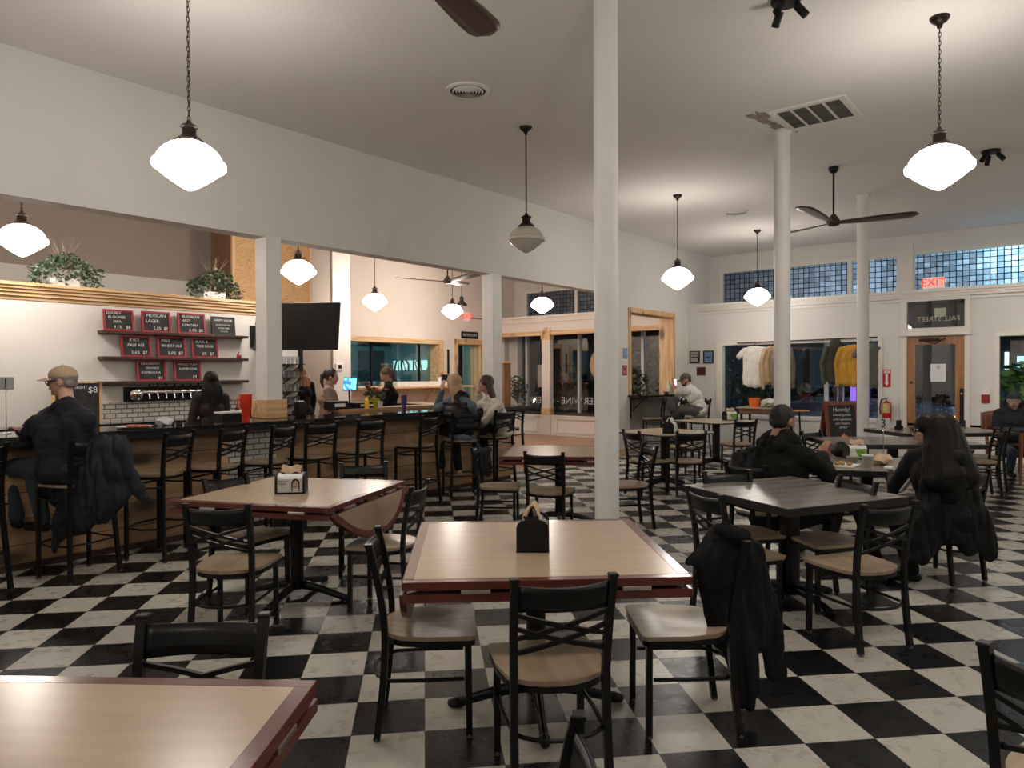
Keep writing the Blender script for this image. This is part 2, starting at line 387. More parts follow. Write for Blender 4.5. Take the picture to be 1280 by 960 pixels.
def prism_glass(name):
    """clerestory of small pressed-glass squares in dark cames (Y-Z plane)"""
    m, nt, b = newmat(name); L = nt.links
    tc = N(nt, 'ShaderNodeTexCoord'); sp = N(nt, 'ShaderNodeSeparateXYZ'); L.new(tc.outputs['Object'], sp.inputs[0])
    def fr(o):
        d = N(nt, 'ShaderNodeMath', operation='DIVIDE'); L.new(o, d.inputs[0]); d.inputs[1].default_value = .105
        f = N(nt, 'ShaderNodeMath', operation='FRACT'); L.new(d.outputs[0], f.inputs[0])
        a = N(nt, 'ShaderNodeMath', operation='LESS_THAN'); L.new(f.outputs[0], a.inputs[0]); a.inputs[1].default_value = .14
        fl = N(nt, 'ShaderNodeMath', operation='FLOOR'); L.new(d.outputs[0], fl.inputs[0]); return a.outputs[0], fl.outputs[0]
    a, fa = fr(sp.outputs[1]); c, fc = fr(sp.outputs[2])
    mxm = N(nt, 'ShaderNodeMath', operation='MAXIMUM'); L.new(a, mxm.inputs[0]); L.new(c, mxm.inputs[1])
    cb = N(nt, 'ShaderNodeCombineXYZ'); L.new(fa, cb.inputs[0]); L.new(fc, cb.inputs[1])
    wn = N(nt, 'ShaderNodeTexWhiteNoise', noise_dimensions='2D'); L.new(cb.outputs[0], wn.inputs['Vector'])
    out = [n for n in nt.nodes if n.type == 'OUTPUT_MATERIAL'][0]
    tl = N(nt, 'ShaderNodeBsdfTranslucent'); L.new(ramp(nt, wn.outputs['Value'], [(0, (.40, .47, .50)), (1, (.78, .86, .90))]), tl.inputs[0])
    gl = N(nt, 'ShaderNodeBsdfGlossy'); gl.inputs['Roughness'].default_value = .15
    n5 = N(nt, 'ShaderNodeTexNoise', i_Scale=25.0, i_Detail=2.0); L.new(tc.outputs['Object'], n5.inputs['Vector'])
    bp = N(nt, 'ShaderNodeBump', i_Strength=.8, i_Distance=.03); L.new(n5.outputs[0], bp.inputs['Height']); L.new(bp.outputs[0], gl.inputs['Normal']); L.new(bp.outputs[0], tl.inputs['Normal'])
    m1 = N(nt, 'ShaderNodeMixShader'); m1.inputs[0].default_value = .12; L.new(tl.outputs[0], m1.inputs[1]); L.new(gl.outputs[0], m1.inputs[2])
    b.inputs['Base Color'].default_value = (.02, .022, .025, 1); b.inputs['Roughness'].default_value = .5
    m2 = N(nt, 'ShaderNodeMixShader'); L.new(mxm.outputs[0], m2.inputs[0]); L.new(m1.outputs[0], m2.inputs[1]); L.new(b.outputs[0], m2.inputs[2])
    L.new(m2.outputs[0], out.inputs[0]); return m
def ply_mat():
    m, nt, b = newmat('plywood'); L = nt.links
    tc = N(nt, 'ShaderNodeTexCoord'); mp = N(nt, 'ShaderNodeMapping'); L.new(tc.outputs['Object'], mp.inputs[0]); mp.inputs['Scale'].default_value = (1.2, 1.2, 3.2)
    nz = N(nt, 'ShaderNodeTexNoise', i_Scale=1.6, i_Detail=2.0, i_Distortion=1.2); L.new(mp.outputs[0], nz.inputs['Vector'])
    mu = N(nt, 'ShaderNodeMath', operation='MULTIPLY'); L.new(nz.outputs[0], mu.inputs[0]); mu.inputs[1].default_value = 11
    f = N(nt, 'ShaderNodeMath', operation='FRACT'); L.new(mu.outputs[0], f.inputs[0])
    L.new(ramp(nt, f.outputs[0], [(0, (.36, .19, .08)), (.5, (.60, .38, .19)), (.22, (.62, .4, .2)), (1, (.55, .33, .15))]), b.inputs['Base Color'])
    b.inputs['Roughness'].default_value = .6; return m
M_FLOOR, M_CEIL, M_SUBWAY, M_PRISM, M_PLY = floor_mat(), ceil_mat(), subway_mat(), prism_glass('prism_glass'), ply_mat()
M_WALL = mat('white_wall_paint', (.70, .68, .645), .75, var=.02, scale=1.2, bump=.05, bscale=90)
M_WALLB = mat('warm_white_wall_paint', (.72, .65, .59), .75, var=.02, scale=1.2, bump=.05, bscale=90)
M_GREYW = mat('taupe_wall_paint', (.36, .31, .27), .8, var=.03, scale=1.2)
M_TRIM = mat('cream_trim_paint', (.73, .695, .645), .45, var=.02)
M_GRIM = mat('grey_concrete_board', (.30, .27, .24), .8, var=.22, scale=3, bump=.2, bscale=20)
M_COLUMN = mat('grey_white_column_paint', (.76, .75, .72), .45, var=.03, scale=5)
M_PINE = wood('pine_casing', ((.50, .27, .12), (.68, .43, .22), (.78, .55, .32)), .5, 'Z', 1.6, knots=True)
M_PINEY = wood('pine_beam', ((.50, .27, .12), (.68, .43, .22), (.78, .55, .32)), .5, 'Y', 1.6, knots=True)
M_PINEX = wood('pine_moulding', ((.48, .27, .12), (.66, .43, .22), (.78, .57, .34)), .5, 'X', 1.6)
M_BARPINE = wood('knotty_bar_panel', ((.22, .125, .065), (.35, .22, .12), (.46, .31, .185)), .5, 'X', 1.5, knots=True, plank=.2, plank_axis='Z')
M_WOODFL = wood('oak_floorboards', ((.26, .14, .075), (.38, .22, .12), (.46, .28, .16)), .3, 'X', 1.5, plank=.12, plank_axis='Y')
M_DOOR = wood('varnished_door', ((.26, .11, .045), (.36, .17, .075), (.44, .23, .11)), .35, 'Z', 2)
M_DARKWOOD = wood('walnut_shelf', ((.035, .014, .009), (.06, .025, .015), (.085, .038, .022)), .4, 'X', 2)
M_BLACKTOP = mat('black_granite_top', (.012, .012, .013), .07, var=.3, scale=80, spec=.6)
M_STEEL = mat('black_powder_steel', (.0045, .0047, .005), .34, var=.2, scale=30, spec=.32)
M_SEAT = wood('oak_veneer_seat', ((.27, .195, .125), (.37, .28, .185), (.45, .35, .25)), .28, 'Y', 1.4, bump=.03)
M_SEATG = wood('weathered_veneer_seat', ((.24, .185, .13), (.34, .27, .20), (.42, .35, .27)), .3, 'Y', 1.4, bump=.03)
M_LAM = mat('beech_laminate', (.43, .325, .225), .24, var=.05, scale=3, stretch=(1, 8, 1), spec=.5)
M_RIM = mat('mahogany_edge', (.105, .022, .016), .22, var=.2, scale=6, coat=.3)
M_BRASS = mat('nickel_hinge', (.6, .55, .48), .3, metal=1)
M_GREYTOP = wood('grey_oak_laminate', ((.13, .115, .10), (.20, .18, .16), (.26, .235, .21)), .27, 'X', 1.6, bump=.02)
M_GREYEDGE = mat('dark_table_edge', (.012, .011, .0105), .5, var=.2, spec=.35)
M_PALETOP = wood('pale_oak_laminate', ((.34, .265, .185), (.43, .35, .255), (.5, .42, .32)), .3, 'X', 1.6, bump=.02)
M_BRONZE = mat('oil_rubbed_bronze', (.035, .024, .018), .35, metal=.7)
M_GLOBE = emis('lit_opal_globe', (1.0, .935, .85), 14.0)
M_GLOBEB = emis('lit_opal_globe_warm', (1.0, .89, .79), 22.0)
M_GLOBEOFF = mat('unlit_opal_glass', (.60, .56, .48), .15, var=.05, spec=.6)
M_CHALK = mat('chalkboard', (.022, .022, .022), .7, var=.5, scale=14)
M_REDFR = mat('crimson_frame', (.35, .022, .035), .4)
M_CHALKW = mat('white_chalk', (.72, .72, .70), .9, var=.1)
M_WHITE = mat('white_plastic', (.75, .74, .71), .4)
M_PAPER = mat('white_paper', (.78, .78, .78), .8, var=.03)
M_BLACK = mat('matte_black', (.0045, .0045, .005), .5, spec=.3)
M_CHROME = mat('polished_steel', (.75, .74, .72), .12, metal=1)
M_PANE = glass('window_pane', (.80, .85, .88), 0, .09)
M_LEAF = mat('ivy_leaf', (.045, .085, .04), .45, var=.5, scale=12)
M_LEAF2 = mat('pale_ivy_leaf', (.22, .28, .20), .5, var=.3, scale=12)
M_DLEAF = mat('dark_leaf', (.02, .05, .018), .35, var=.5, scale=10)
M_NAPK = mat('kraft_napkin', (.52, .38, .25), .85, var=.12, scale=20)
M_SCREEN = mat('tv_glass', (.003, .003, .0035), .18, spec=.3)
# ------------------------------------------------------------------ the room
HC, HH = 4.116, 2.935
XB, XU, YA, YF = 14.3, 15.46, 6.65, 12.3
def B(name, lo, hi, m, bev=0): return struct(MB().box(lo, hi, None, bev).build(name, m))
B('floor', (-3, -6, -.1), (14.3, 6.9, 0), M_FLOOR)
B('floor_wood', (-3, 6.9, -.1), (14.3, 12.3, 0), M_WOODFL)
B('ceiling', (-3.2, -6.2, HC), (15.6, 12.5, HC + .2), M_CEIL)
B('wall_back', (-3.2, -6.2, 0), (-3, 12.5, HC), M_WALL)
B('wall_right', (-3, -6.2, 0), (15.6, -6, HC), M_WALL)
w = MB()                                                   # header wall over the bar, then solid wall with the framed opening
w.box((-3, YA, HH), (11.30, YA + .2, HC)); w.box((11.30, YA, 0), (11.80, YA + .2, HC)); w.box((13.60, YA, 0), (XU, YA + .2, HC))
w.box((11.80, YA, 2.66), (13.60, YA + .2, HC))
struct(w.build('wall_left', M_WALL))
B('wall_left_dado', (11.80, YA + .005, .0), (13.60, YA + .19, 1.07), M_GRIM)
w = MB(); w.box((11.27, YA - .012, 0), (11.80, YA, .11)); w.box((11.27, YA, 0), (11.30, YA + .2, .11)); w.box((13.6, YA - .012, 0), (XB, YA, .11)); struct(w.build('baseboard_left', M_PINEX))
# casing of the opening in the left wall
fr = MB(); fr.box((11.74, YA - .02, 1.10), (11.83, YA + .30, 2.73)); fr.box((13.575, YA - .02, 1.10), (13.655, YA + .30, 2.73)); fr.box((11.74, YA - .022, 2.645), (13.655, YA + .302, 2.735))
struct(fr.build('window_1', M_PINE))
def post(name, x0, x1, z0):
    o = MB().box((x0, YA - .004, z0), (x1, YA + .204, HH + .01), None, .006).build(name, M_COLUMN); return struct(o)
post('trim_1', 4.218, 4.398, 1.05); post('trim_2', 7.855, 8.053, 0)
struct(MB().box((4.18, YA - .04, 1.052), (4.432, YA + .24, 1.245), None, .004).build('trim_3', M_PINEX))
# back-bar partition, its roof deck and cornice
B('wall_back_bar', (-3, 9.2, 0), (6.35, 9.35, 2.42), M_WALL)
B('ceiling_back_bar', (-3, 9.2, 2.36), (6.6, 11.3, 2.44), M_WALL)
cz = MB()
for k, (y, a, b_) in enumerate(((9.185, 2.35, 2.385), (9.15, 2.39, 2.425), (9.12, 2.43, 2.462), (9.09, 2.467, 2.495), (9.06, 2.50, 2.53))): cz.box((-3, y, a), (6.37, 9.25, b_))
cz.box((-3, 9.2, 2.35), (6.37, 9.3, 2.52))
struct(cz.build('trim_4', M_PINEX))
B('wall_bar_far_lower', (-3, 11.3, 0), (8.52, 11.45, 3.02), M_WALL)
B('wall_bar_far', (-3, 11.3, 3.02), (8.52, 11.45, HC), M_GREYW)
B('wall_bar_recess', (6.9, 11.24, 0), (8.52, 11.3, HC), M_GREYW)
struct(MB().box((8.52, 11.2, 0), (8.94, 12.4, HC), None, .004).build('trim_5', M_TRIM))
# far wall of the bar side: service window and door
w = MB(); w.box((8.9, YF, 0), (9.68, YF + .15, HC)); w.box((9.68, YF, 0), (12.52, YF + .15, 1.25)); w.box((9.68, YF, 2.24), (12.52, YF + .15, HC))
w.box((12.52, YF, 0), (13.14, YF + .15, HC)); w.box((13.14, YF, 2.27), (14.02, YF + .15, HC)); w.box((14.02, YF, 0), (XU + .1, YF + .15, HC))
struct(w.build('wall_front', M_WALLB))
w = MB(); w.box((9.6, YF - .025, 2.235), (12.64, YF + .4, 2.34)); w.box((12.50, YF - .025, 1.22), (12.64, YF + .4, 2.24)); struct(w.build('window_2', M_PINEX))
w = MB(); w.box((13.05, YF - .025, 2.26), (14.12, YF + .4, 2.385)); w.box((13.05, YF - .025, 0), (13.15, YF + .4, 2.27)); w.box((14.0, YF - .025, 0), (14.12, YF + .4, 2.27))
dn = struct(w.build('door_1', M_PINE))
o = MB().box((13.16, YF + .3, .02), (13.99, YF + .31, 2.25)).build('pane', glass('teal_pane', (.55, .78, .80), 0, .1), dn)
o = MB().box((13.55, YF + .29, .02), (13.65, YF + .33, 2.25)).build('stile', M_BLACK, dn)
# main storefront, lower wall (x = XB)
w = MB()
for y0, y1, z0, z1 in ((5.95, YA, 0, 2.93), (2.90, 5.95, 0, .64), (2.90, 5.95, 2.09, 2.93), (2.57, 2.90, 0, 2.93), (1.57, 2.57, 2.86, 2.93), (1.18, 1.57, 0, 2.93), (-4.5, 1.18, 0, .70), (-4.5, 1.18, 2.10, 2.93), (-6, -4.5, 0, 2.93)):
    w.box((XB, y0, z0), (XB + .1, y1, z1))
struct(w.build('wall_storefront', M_WALL))
w = MB()
for y0, y1, z0, z1 in ((5.88, 6.02, .62, 2.14), (2.88, 2.955, .62, 2.14), (2.88, 6.02, 2.07, 2.14), (2.88, 6.02, .58, .65)): w.box((XB - .02, y0, z0), (XB + .12, y1, z1), None, .004)
struct(w.build('window_3', M_TRIM))
w = MB()
for y0, y1, z0, z1 in ((1.13, 1.2, .68, 2.16), (-4.5, 1.2, 2.09, 2.16), (-4.5, 1.2, .66, .72)): w.box((XB - .02, y0, z0), (XB + .12, y1, z1), None, .004)
struct(w.build('window_4', M_TRIM))
w = MB()                                                   # crown under the clerestory, whole storefront
w.box((XB - .10, -6, 2.885), (XU, YA, 2.94)); w.box((XB - .07, -6, 2.845), (XB, YA, 2.885)); w.box((XB - .03, -6, 2.74), (XB, YA, 2.775)); w.box((XB - .05, -6, 2.80), (XB, YA, 2.845))
struct(w.build('trim_6', M_TRIM))
w = MB()
w.box((XB - .10, YA + .2, 2.885), (XU, YF, 2.94)); w.box((XB - .05, YA + .2, 2.78), (XB + .1, YF, 2.885)); w.box((XB, YA + .2, 2.54), (XB + .1, YF, 2.78))
struct(w.build('trim_7', M_WALLB))
struct(MB().box((XB - .03, YA + .2, 2.455), (XB + .12, YF, 2.56)).build('trim_8', M_PINEY))
w = MB()
w.box((XB, YA + .2, 0), (XB + .1, YF, .47)); w.box((XB - .03, YA + .2, .455), (XU, YF, .495))
for y0 in (7.0, 8.5, 10.65):
    y1 = {7.0: 8.3, 8.5: 10.1, 10.65: 12.1}[y0]
    for a in ((y0, y1, .40, .44), (y0, y1, .06, .10), (y0, y0 + .04, .06, .44), (y1 - .04, y1, .06, .44)): w.box((XB - .03, a[0], a[2]), (XB, a[1], a[3]))
w.box((XB - .04, 10.25, 0), (XB, 10.5, .47)); w.box((XB - .02, YA + .2, 0), (XB, YF, .05))
struct(w.build('wall_bar_storefront', M_WALLB))
B('baseboard_bar_storefront', (XB - .015, YA + .2, .495), (XU, YF, .502), M_DARKWOOD)
pst = struct(MB().box((XB - .04, 10.25, .50), (XB + .1, 10.5, 2.62), None, .004).build('trim_9', M_WALLB))
cp = MB().box((XB - .055, 10.235, 2.34), (XB + .11, 10.515, 2.56)); cp.cap((XB + .02, 10.375, 2.55), (XB + .03, 10.375, 2.55), .10, .10)
cp.build('capital', M_PINE, pst); MB().box((XB - .055, 10.235, .50), (XB + .11, 10.515, .66), None, .003).build('base_block', M_PINEX, pst)
# bay floors, glass line, clerestory
B('floor_bay', (XB, -4.5, .56), (XU, 5.95, .60), M_WALL); B('wall_front_footing', (XU - .05, -6, -.1), (XU + .1, YF, .45), M_GRIM)
def pane(name, y0, y1, z0, z1, x=15.38, m=M_PANE):
    return struct(MB().box((x, y0, z0), (x + .01, y1, z1)).build(name, m))
pane('window_5', 2.70, YA, .45, 2.88); pane('window_6', -4.5, 1.30, .45, 2.88)
wp = pane('window_7', YA + .2, YF, .50, 2.6)
w = MB()
for y in (10.12, 11.80, 8.3): w.box((15.33, y - .035, .5), (15.43, y + .035, 2.6))
w.box((15.2, 12.0, .5), (15.43, 12.3, 2.9)); w.box((14.9, 12.22, .5), (15.0, 12.3, 2.6))
w.build('mullions', M_TRIM, wp)
w = MB(); w.box((15.33, -4.5, .45), (15.43, 1.30, .56)); w.box((15.33, 2.7, .45), (15.43, YA, .56)); w.box((15.34, 4.1, .5), (15.42, 4.17, 2.88)); w.box((XB + .1, 2.66, 0), (XU, 2.72, 2.88)); w.box((XB + .1, 1.28, 0), (XU, 1.34, 2.88)); w.box((15.34, -1.0, .5), (15.42, -.93, 2.88))
struct(w.build('trim_10', M_TRIM))
w = MB()
for y0, y1, z0, z1 in ((-6, YF, 2.94, 3.06), (-6, YF, 3.76, HC), (6.42, 7.0, 3.06, 3.76), (2.60, 2.83, 3.06, 3.76), (11.95, YF, 3.06, 3.76), (-6, -4.5, 3.06, 3.76)): w.box((XU, y0, z0), (XU + .12, y1, z1))
struct(w.build('wall_clerestory', M_WALL))
w = MB()
for y0, y1, z0, z1 in ((2.83, 6.42, 3.72, 3.80), (6.34, 6.42, 3.02, 3.76), (3.67, 3.75, 3.06, 3.76), (2.83, 2.87, 3.06, 3.76), (-4.5, 2.60, 3.73, 3.80), (2.56, 2.6, 3.06, 3.76), (7.0, 11.95, 3.68, 3.76), (11.86, 11.97, 3.0, 3.76), (10.22, 10.30, 3.06, 3.76)): w.box((XU - .03, y0, z0), (XU + .05, y1, z1))
w.box((XU - .05, 2.59, 2.94), (XU, 2.84, 3.97))
struct(w.build('trim_11', M_TRIM))
struct(MB().box((XU + .06, 2.83, 3.06), (XU + .075, 6.42, 3.76)).build('window_8', M_PRISM))
struct(MB().box((XU + .06, -4.5, 3.06), (XU + .075, 2.60, 3.76)).build('window_9', M_PRISM))
struct(MB().box((XU + .06, 7.0, 3.06), (XU + .075, 11.95, 3.76)).build('window_10', M_PRISM))
# entrance door with transom
w = MB()
for y0, y1, z0, z1 in ((2.49, 2.60, 0, 2.88), (1.54, 1.62, 0, 2.88), (1.54, 2.60, 2.77, 2.86), (1.54, 2.60, 2.13, 2.27)): w.box((XB - .035, y0, z0), (XB + .1, y1, z1), None, .004)
w.box((XB - .075, 1.52, 2.135), (XB, 2.62, 2.165)); w.box((XB - .05, 1.5, 2.86), (XB, 2.64, 2.885))
struct(w.build('trim_12', M_TRIM))
dr = MB()
for y0, y1, z0, z1 in ((2.36, 2.49, 0.01, 2.12), (1.62, 1.76, .01, 2.12), (1.62, 2.49, 1.98, 2.12), (1.62, 2.49, .01, .28)): dr.box((XB, y0, z0), (XB + .045, y1, z1), None, .004)
door = struct(dr.build('door_2', M_DOOR))
MB().box((XB + .02, 1.76, .28), (XB + .026, 2.36, 1.98)).build('pane', M_PANE, door)
MB().box((XB - .05, 1.98, 2.04), (XB, 2.30, 2.085), None, .01).tube([(XB - .04, 2.2, 2.03), (XB - .05, 2.05, 1.99), (XB - .02, 1.9, 2.09)], .008).build('door_closer', M_BRONZE, door)
MB().box((XB - .012, 1.63, .55), (XB, 1.69, 1.22)).build('push_plate', M_BLACK, door)
k = MB(); k.lathe([(0, 0), (.02, 0), (.02, .04), (0, .05)], 10, M=TR(XB, 1.66, 1.13) @ Matrix.Rotation(-PI / 2, 4, 'Y')); k.build('door_handle', M_CHROME, door)
MB().lathe([(0, 0), (.022, 0), (.022, .02), (0, .025)], 10, M=TR(XB, 2.42, 1.32) @ Matrix.Rotation(-PI / 2, 4, 'Y')).build('lock', M_BRONZE, door)
tr = struct(MB().box((XB + .03, 1.62, 2.27), (XB + .036, 2.49, 2.77)).build('window_11', glass('transom_pane', (.30, .34, .38), 0, .1)))
M_GILT = mat('gilt_letters', (.45, .40, .30), .5)
text('lettering', 'FALL STREET', .115, M_GILT, TR(XB + .027, 2.02, 2.42) @ FACE_NX @ Matrix.Scale(-1, 4, (1, 0, 0)), tr)
tag(MB().box((XB + .018, 1.90, 2.46), (XB + .024, 2.07, 2.61)).build('paper_notice', mat('grey_green_paper', (.42, .45, .36), .8)), 'small grey-green paper square taped on the transom glass over the entrance', 'notice')
def letters_on_glass(body, y, z, size, par):
    text('lettering', body, size, mat('white_vinyl', (.75, .75, .72), .6), TR(15.372, y, z) @ FACE_NX @ Matrix.Scale(-1, 4, (1, 0, 0)), par)
letters_on_glass('BEER', 9.72, .80, .25, wp); letters_on_glass('- WINE - CIDER', 10.75, .80, .25, wp); letters_on_glass('KOMBUCHA', 12.32, .80, .25, wp)
# the room beyond the service window
B('floor_brew', (8.5, 12.45, -.1), (15.6, 18, 0), M_GRIM)
M_TEAL = mat('teal_room_paint', (.20, .28, .30), .7, var=.1, scale=1)
B('wall_brew_back', (8.5, 17.5, 0), (15.7, 17.7, 3.4), M_TEAL); B('wall_brew_left', (8.5, 12.5, 0), (8.6, 17.5, 3.4), M_TEAL); B('wall_brew_right', (15.6, 12.5, 0), (15.7, 17.5, 3.4), M_TEAL); B('ceiling_brew', (8.5, 12.45, 3.4), (15.7, 17.7, 3.5), M_TEAL)
wg = struct(MB().box((9.68, YF + .30, 1.25), (12.52, YF + .31, 2.24)).build('window_12', glass('teal_pane2', (.62, .82, .84), 0, .12)))
MB().box((10.62, YF + .28, 1.25), (10.66, YF + .34, 2.24)).box((12.10, YF + .28, 1.25), (12.14, YF + .34, 2.24)).build('mullions', M_BLACK, wg)
# ------------------------------------------------------------------ chairs and stools
def seat_poly(hw_f, hw_b, yf, yb, n=10):
    """wide straight front, rounded back"""
    p = [(-hw_f + .015, yf), (hw_f - .015, yf), (hw_f, yf - .015), (hw_f * .99, 0)]
    for k in range(1, n):
        a = PI * k / n; p.append((hw_b * math.cos(a) * 1.0, yb * .35 - (abs(yb) * .65) * math.sin(a)))
    p += [(-hw_f * .99, 0), (-hw_f, yf - .015)]
    return p
def dished(bm, amp, hs):
    for v in bm.verts:
        r = math.hypot(v.co.x / .19, (v.co.y + .01) / .17)
        if v.co.z > hs - .004 and r < 1: v.co.z -= amp * (1 - r * r)
def chair(name, H, hs, wt, yt, wl, yr, yf, ws, label, cat, seatm, group, bar=False):
    t = thing(name, label, cat, group=group)
    # seat: subdivided so that it can be dished
    mb = MB(); poly = seat_poly(ws, ws * .93, yf + .03, yr * .95)
    cx = [(x * k, y * k) for k in (1, .8, .6, .4, .2) for x, y in poly]
    n = len(poly); rows = []
    for k in (1, .8, .6, .4, .2): rows.append([mb.bm.verts.new((x * k, y * k - .01 * (1 - k), hs)) for x, y in poly])
    c = mb.bm.verts.new((0, -.01, hs))
    for A, Bv in zip(rows, rows[1:]):
        for i in range(n): mb.bm.faces.new((A[i], A[(i + 1) % n], Bv[(i + 1) % n], Bv[i]))
    for i in range(n): mb.bm.faces.new((rows[-1][i], rows[-1][(i + 1) % n], c))
    dished(mb.bm, .013, hs)
    lo = [mb.bm.verts.new((x * .975, y * .975, hs - .02)) for x, y in poly]
    for i in range(n): mb.bm.faces.new((rows[0][i], lo[i], lo[(i + 1) % n], rows[0][(i + 1) % n]))
    mb.bm.faces.new(lo[::-1]); mb.build('seat', seatm, t, 35)
    # ring frame under the seat
    fr = MB(); fr.tube([(x * .92, y * .92, hs - .033) for x, y in poly], .0115, closed=True, sq=True, up=(0, 0, 1)); fr.build('seat_frame', M_STEEL, t)
    r = .0125
    def glide(par, x, y): MB().lathe([(.013, 0), (.0145, .004), (.0145, .014), (.0125, .016)], 10, (x, y, 0)).build('glide', M_CHROME if False else mat('grey_nylon', (.12, .12, .12), .6), par)
    for sx in (-1, 1):
        o = MB().tube([(sx * wl, yf, .008), (sx * wl * .985, yf - .002, hs - .03)], r, sq=True, up=(0, 1, 0)).build('front_leg', M_STEEL, t); glide(o, sx * wl, yf)
        pts = []; ys = yr * .83
        for k in range(15):
            z = .008 + (H - .008) * k / 14; u_ = z / H; s_ = hs / H
            y = yr + (ys - yr) * math.sin(min(1, u_ / s_) * PI / 2) if u_ < s_ else ys + (yt - ys) * ((u_ - s_) / (1 - s_)) ** 1.6
            x = sx * (wl + (wt * .95 - wl) * min(1, u_ / s_) if u_ < s_ else wt * .95 + (wt * .05) * ((u_ - s_) / (1 - s_)))
            pts.append((x, y, z))
        o = MB().tube(pts, r * 1.08, sq=True, up=(0, 1, 0)).build('rear_post', M_STEEL, t); glide(o, sx * wl, yr)
        MB().box((sx * wt - .017, yt - .017, H - .006), (sx * wt + .017, yt + .017, H + .006), None, .004).build('finial', M_STEEL, o)
    # curved top rail, bowing backwards
    rh = .085; bow = .035
    def rail(u, v):
        x = (u - .5) * 2 * wt * .97; z = H - .03 - rh + v * rh; k = 1 - (2 * u - 1) ** 2
        yy = yt + (yr * .83 - yt) * (1 - ((z - hs) / (H - hs)) ** 1.6) - bow * k
        return (x, yy, z + .008 * (1 - k) * v)
    MB().grid(rail, 12, 3, .012).build('top_rail', M_STEEL, t, True)
    # double cross bars
    zt, zb = H - .03 - rh - .012, hs + .10
    zr = zt - zb
    def cross(x0, z0, x1, z1, off):
        pts = []
        for k in range(9):
            u = k / 8; x = x0 + (x1 - x0) * u; z = z0 + (z1 - z0) * u; kk = 1 - (x / wt) ** 2
            yy = yt + (yr * .83 - yt) * (1 - (max(0, z - hs) / (H - hs)) ** 1.6) - bow * .8 * kk + off
            pts.append((x, yy, z))
        return pts
    for sx in (-1, 1):
        MB().tube(cross(-sx * wt * .96, zt, sx * wt * .96, zt - zr * .62, 0), .0072, sq=True, up=(0, 1, 0)).build('cross_bar', M_STEEL, t)
        MB().tube(cross(-sx * wt * .96, zt - zr * .36, sx * wt * .96, zb + zr * .0, .006), .0072, sq=True, up=(0, 1, 0)).build('cross_bar', M_STEEL, t)
    # stretchers
    if not bar:
        zs = hs * .56
        hoop = [(-wl * .98, yf - .02, zs), (-wl, 0, zs)] + [(wl * 1.0 * -math.cos(PI * k / 10), yr * .55 - .12 * math.sin(PI * k / 10), zs) for k in range(1, 10)] + [(wl, 0, zs), (wl * .98, yf - .02, zs)]
        MB().tube(hoop, .009, seg=6).build('stretcher', M_STEEL, t)
    else:
        for zs in (hs - .10, .27):
            for sx in (-1, 1): MB().tube([(sx * wl, yf, zs), (sx * wl * 1.06, 0, zs - .01), (sx * wl * .99, yr * .9, zs)], .008, seg=6).build('side_rail', M_STEEL, t)
            MB().tube([(-wl, yf, zs), (0, yf + (.05 if zs < .4 else 0), zs), (wl, yf, zs)], .009, seg=6).build('front_rail', M_STEEL, t)
        MB().tube([(-wl, yr * .92, .27), (0, yr * .92 - .03, .27), (wl, yr * .92, .27)], .008, seg=6).build('back_rail', M_STEEL, t)
    return t
G_CH = 'black cross-back dining chairs'
CH0 = chair('dining_chair', .804, .431, .174, -.24, .171, -.213, .166, .205, 'x', 'chair', M_SEAT, G_CH)
ST0 = chair('bar_stool', 1.039, .704, .173, -.215, .198, -.21, .14, .185, 'x', 'bar stool', M_SEAT, 'cross-back bar stools', True)
used = set()
def put(src, x, y, deg, label, group=None):
    rz = D2R(deg - 90)
    if id(src) not in used:
        used.add(id(src)); src.location = (x, y, 0); src.rotation_euler = (0, 0, rz); src['label'] = label
        if group: src['group'] = group
        return src
    return dup(src, (x, y, 0), rz, label, group)
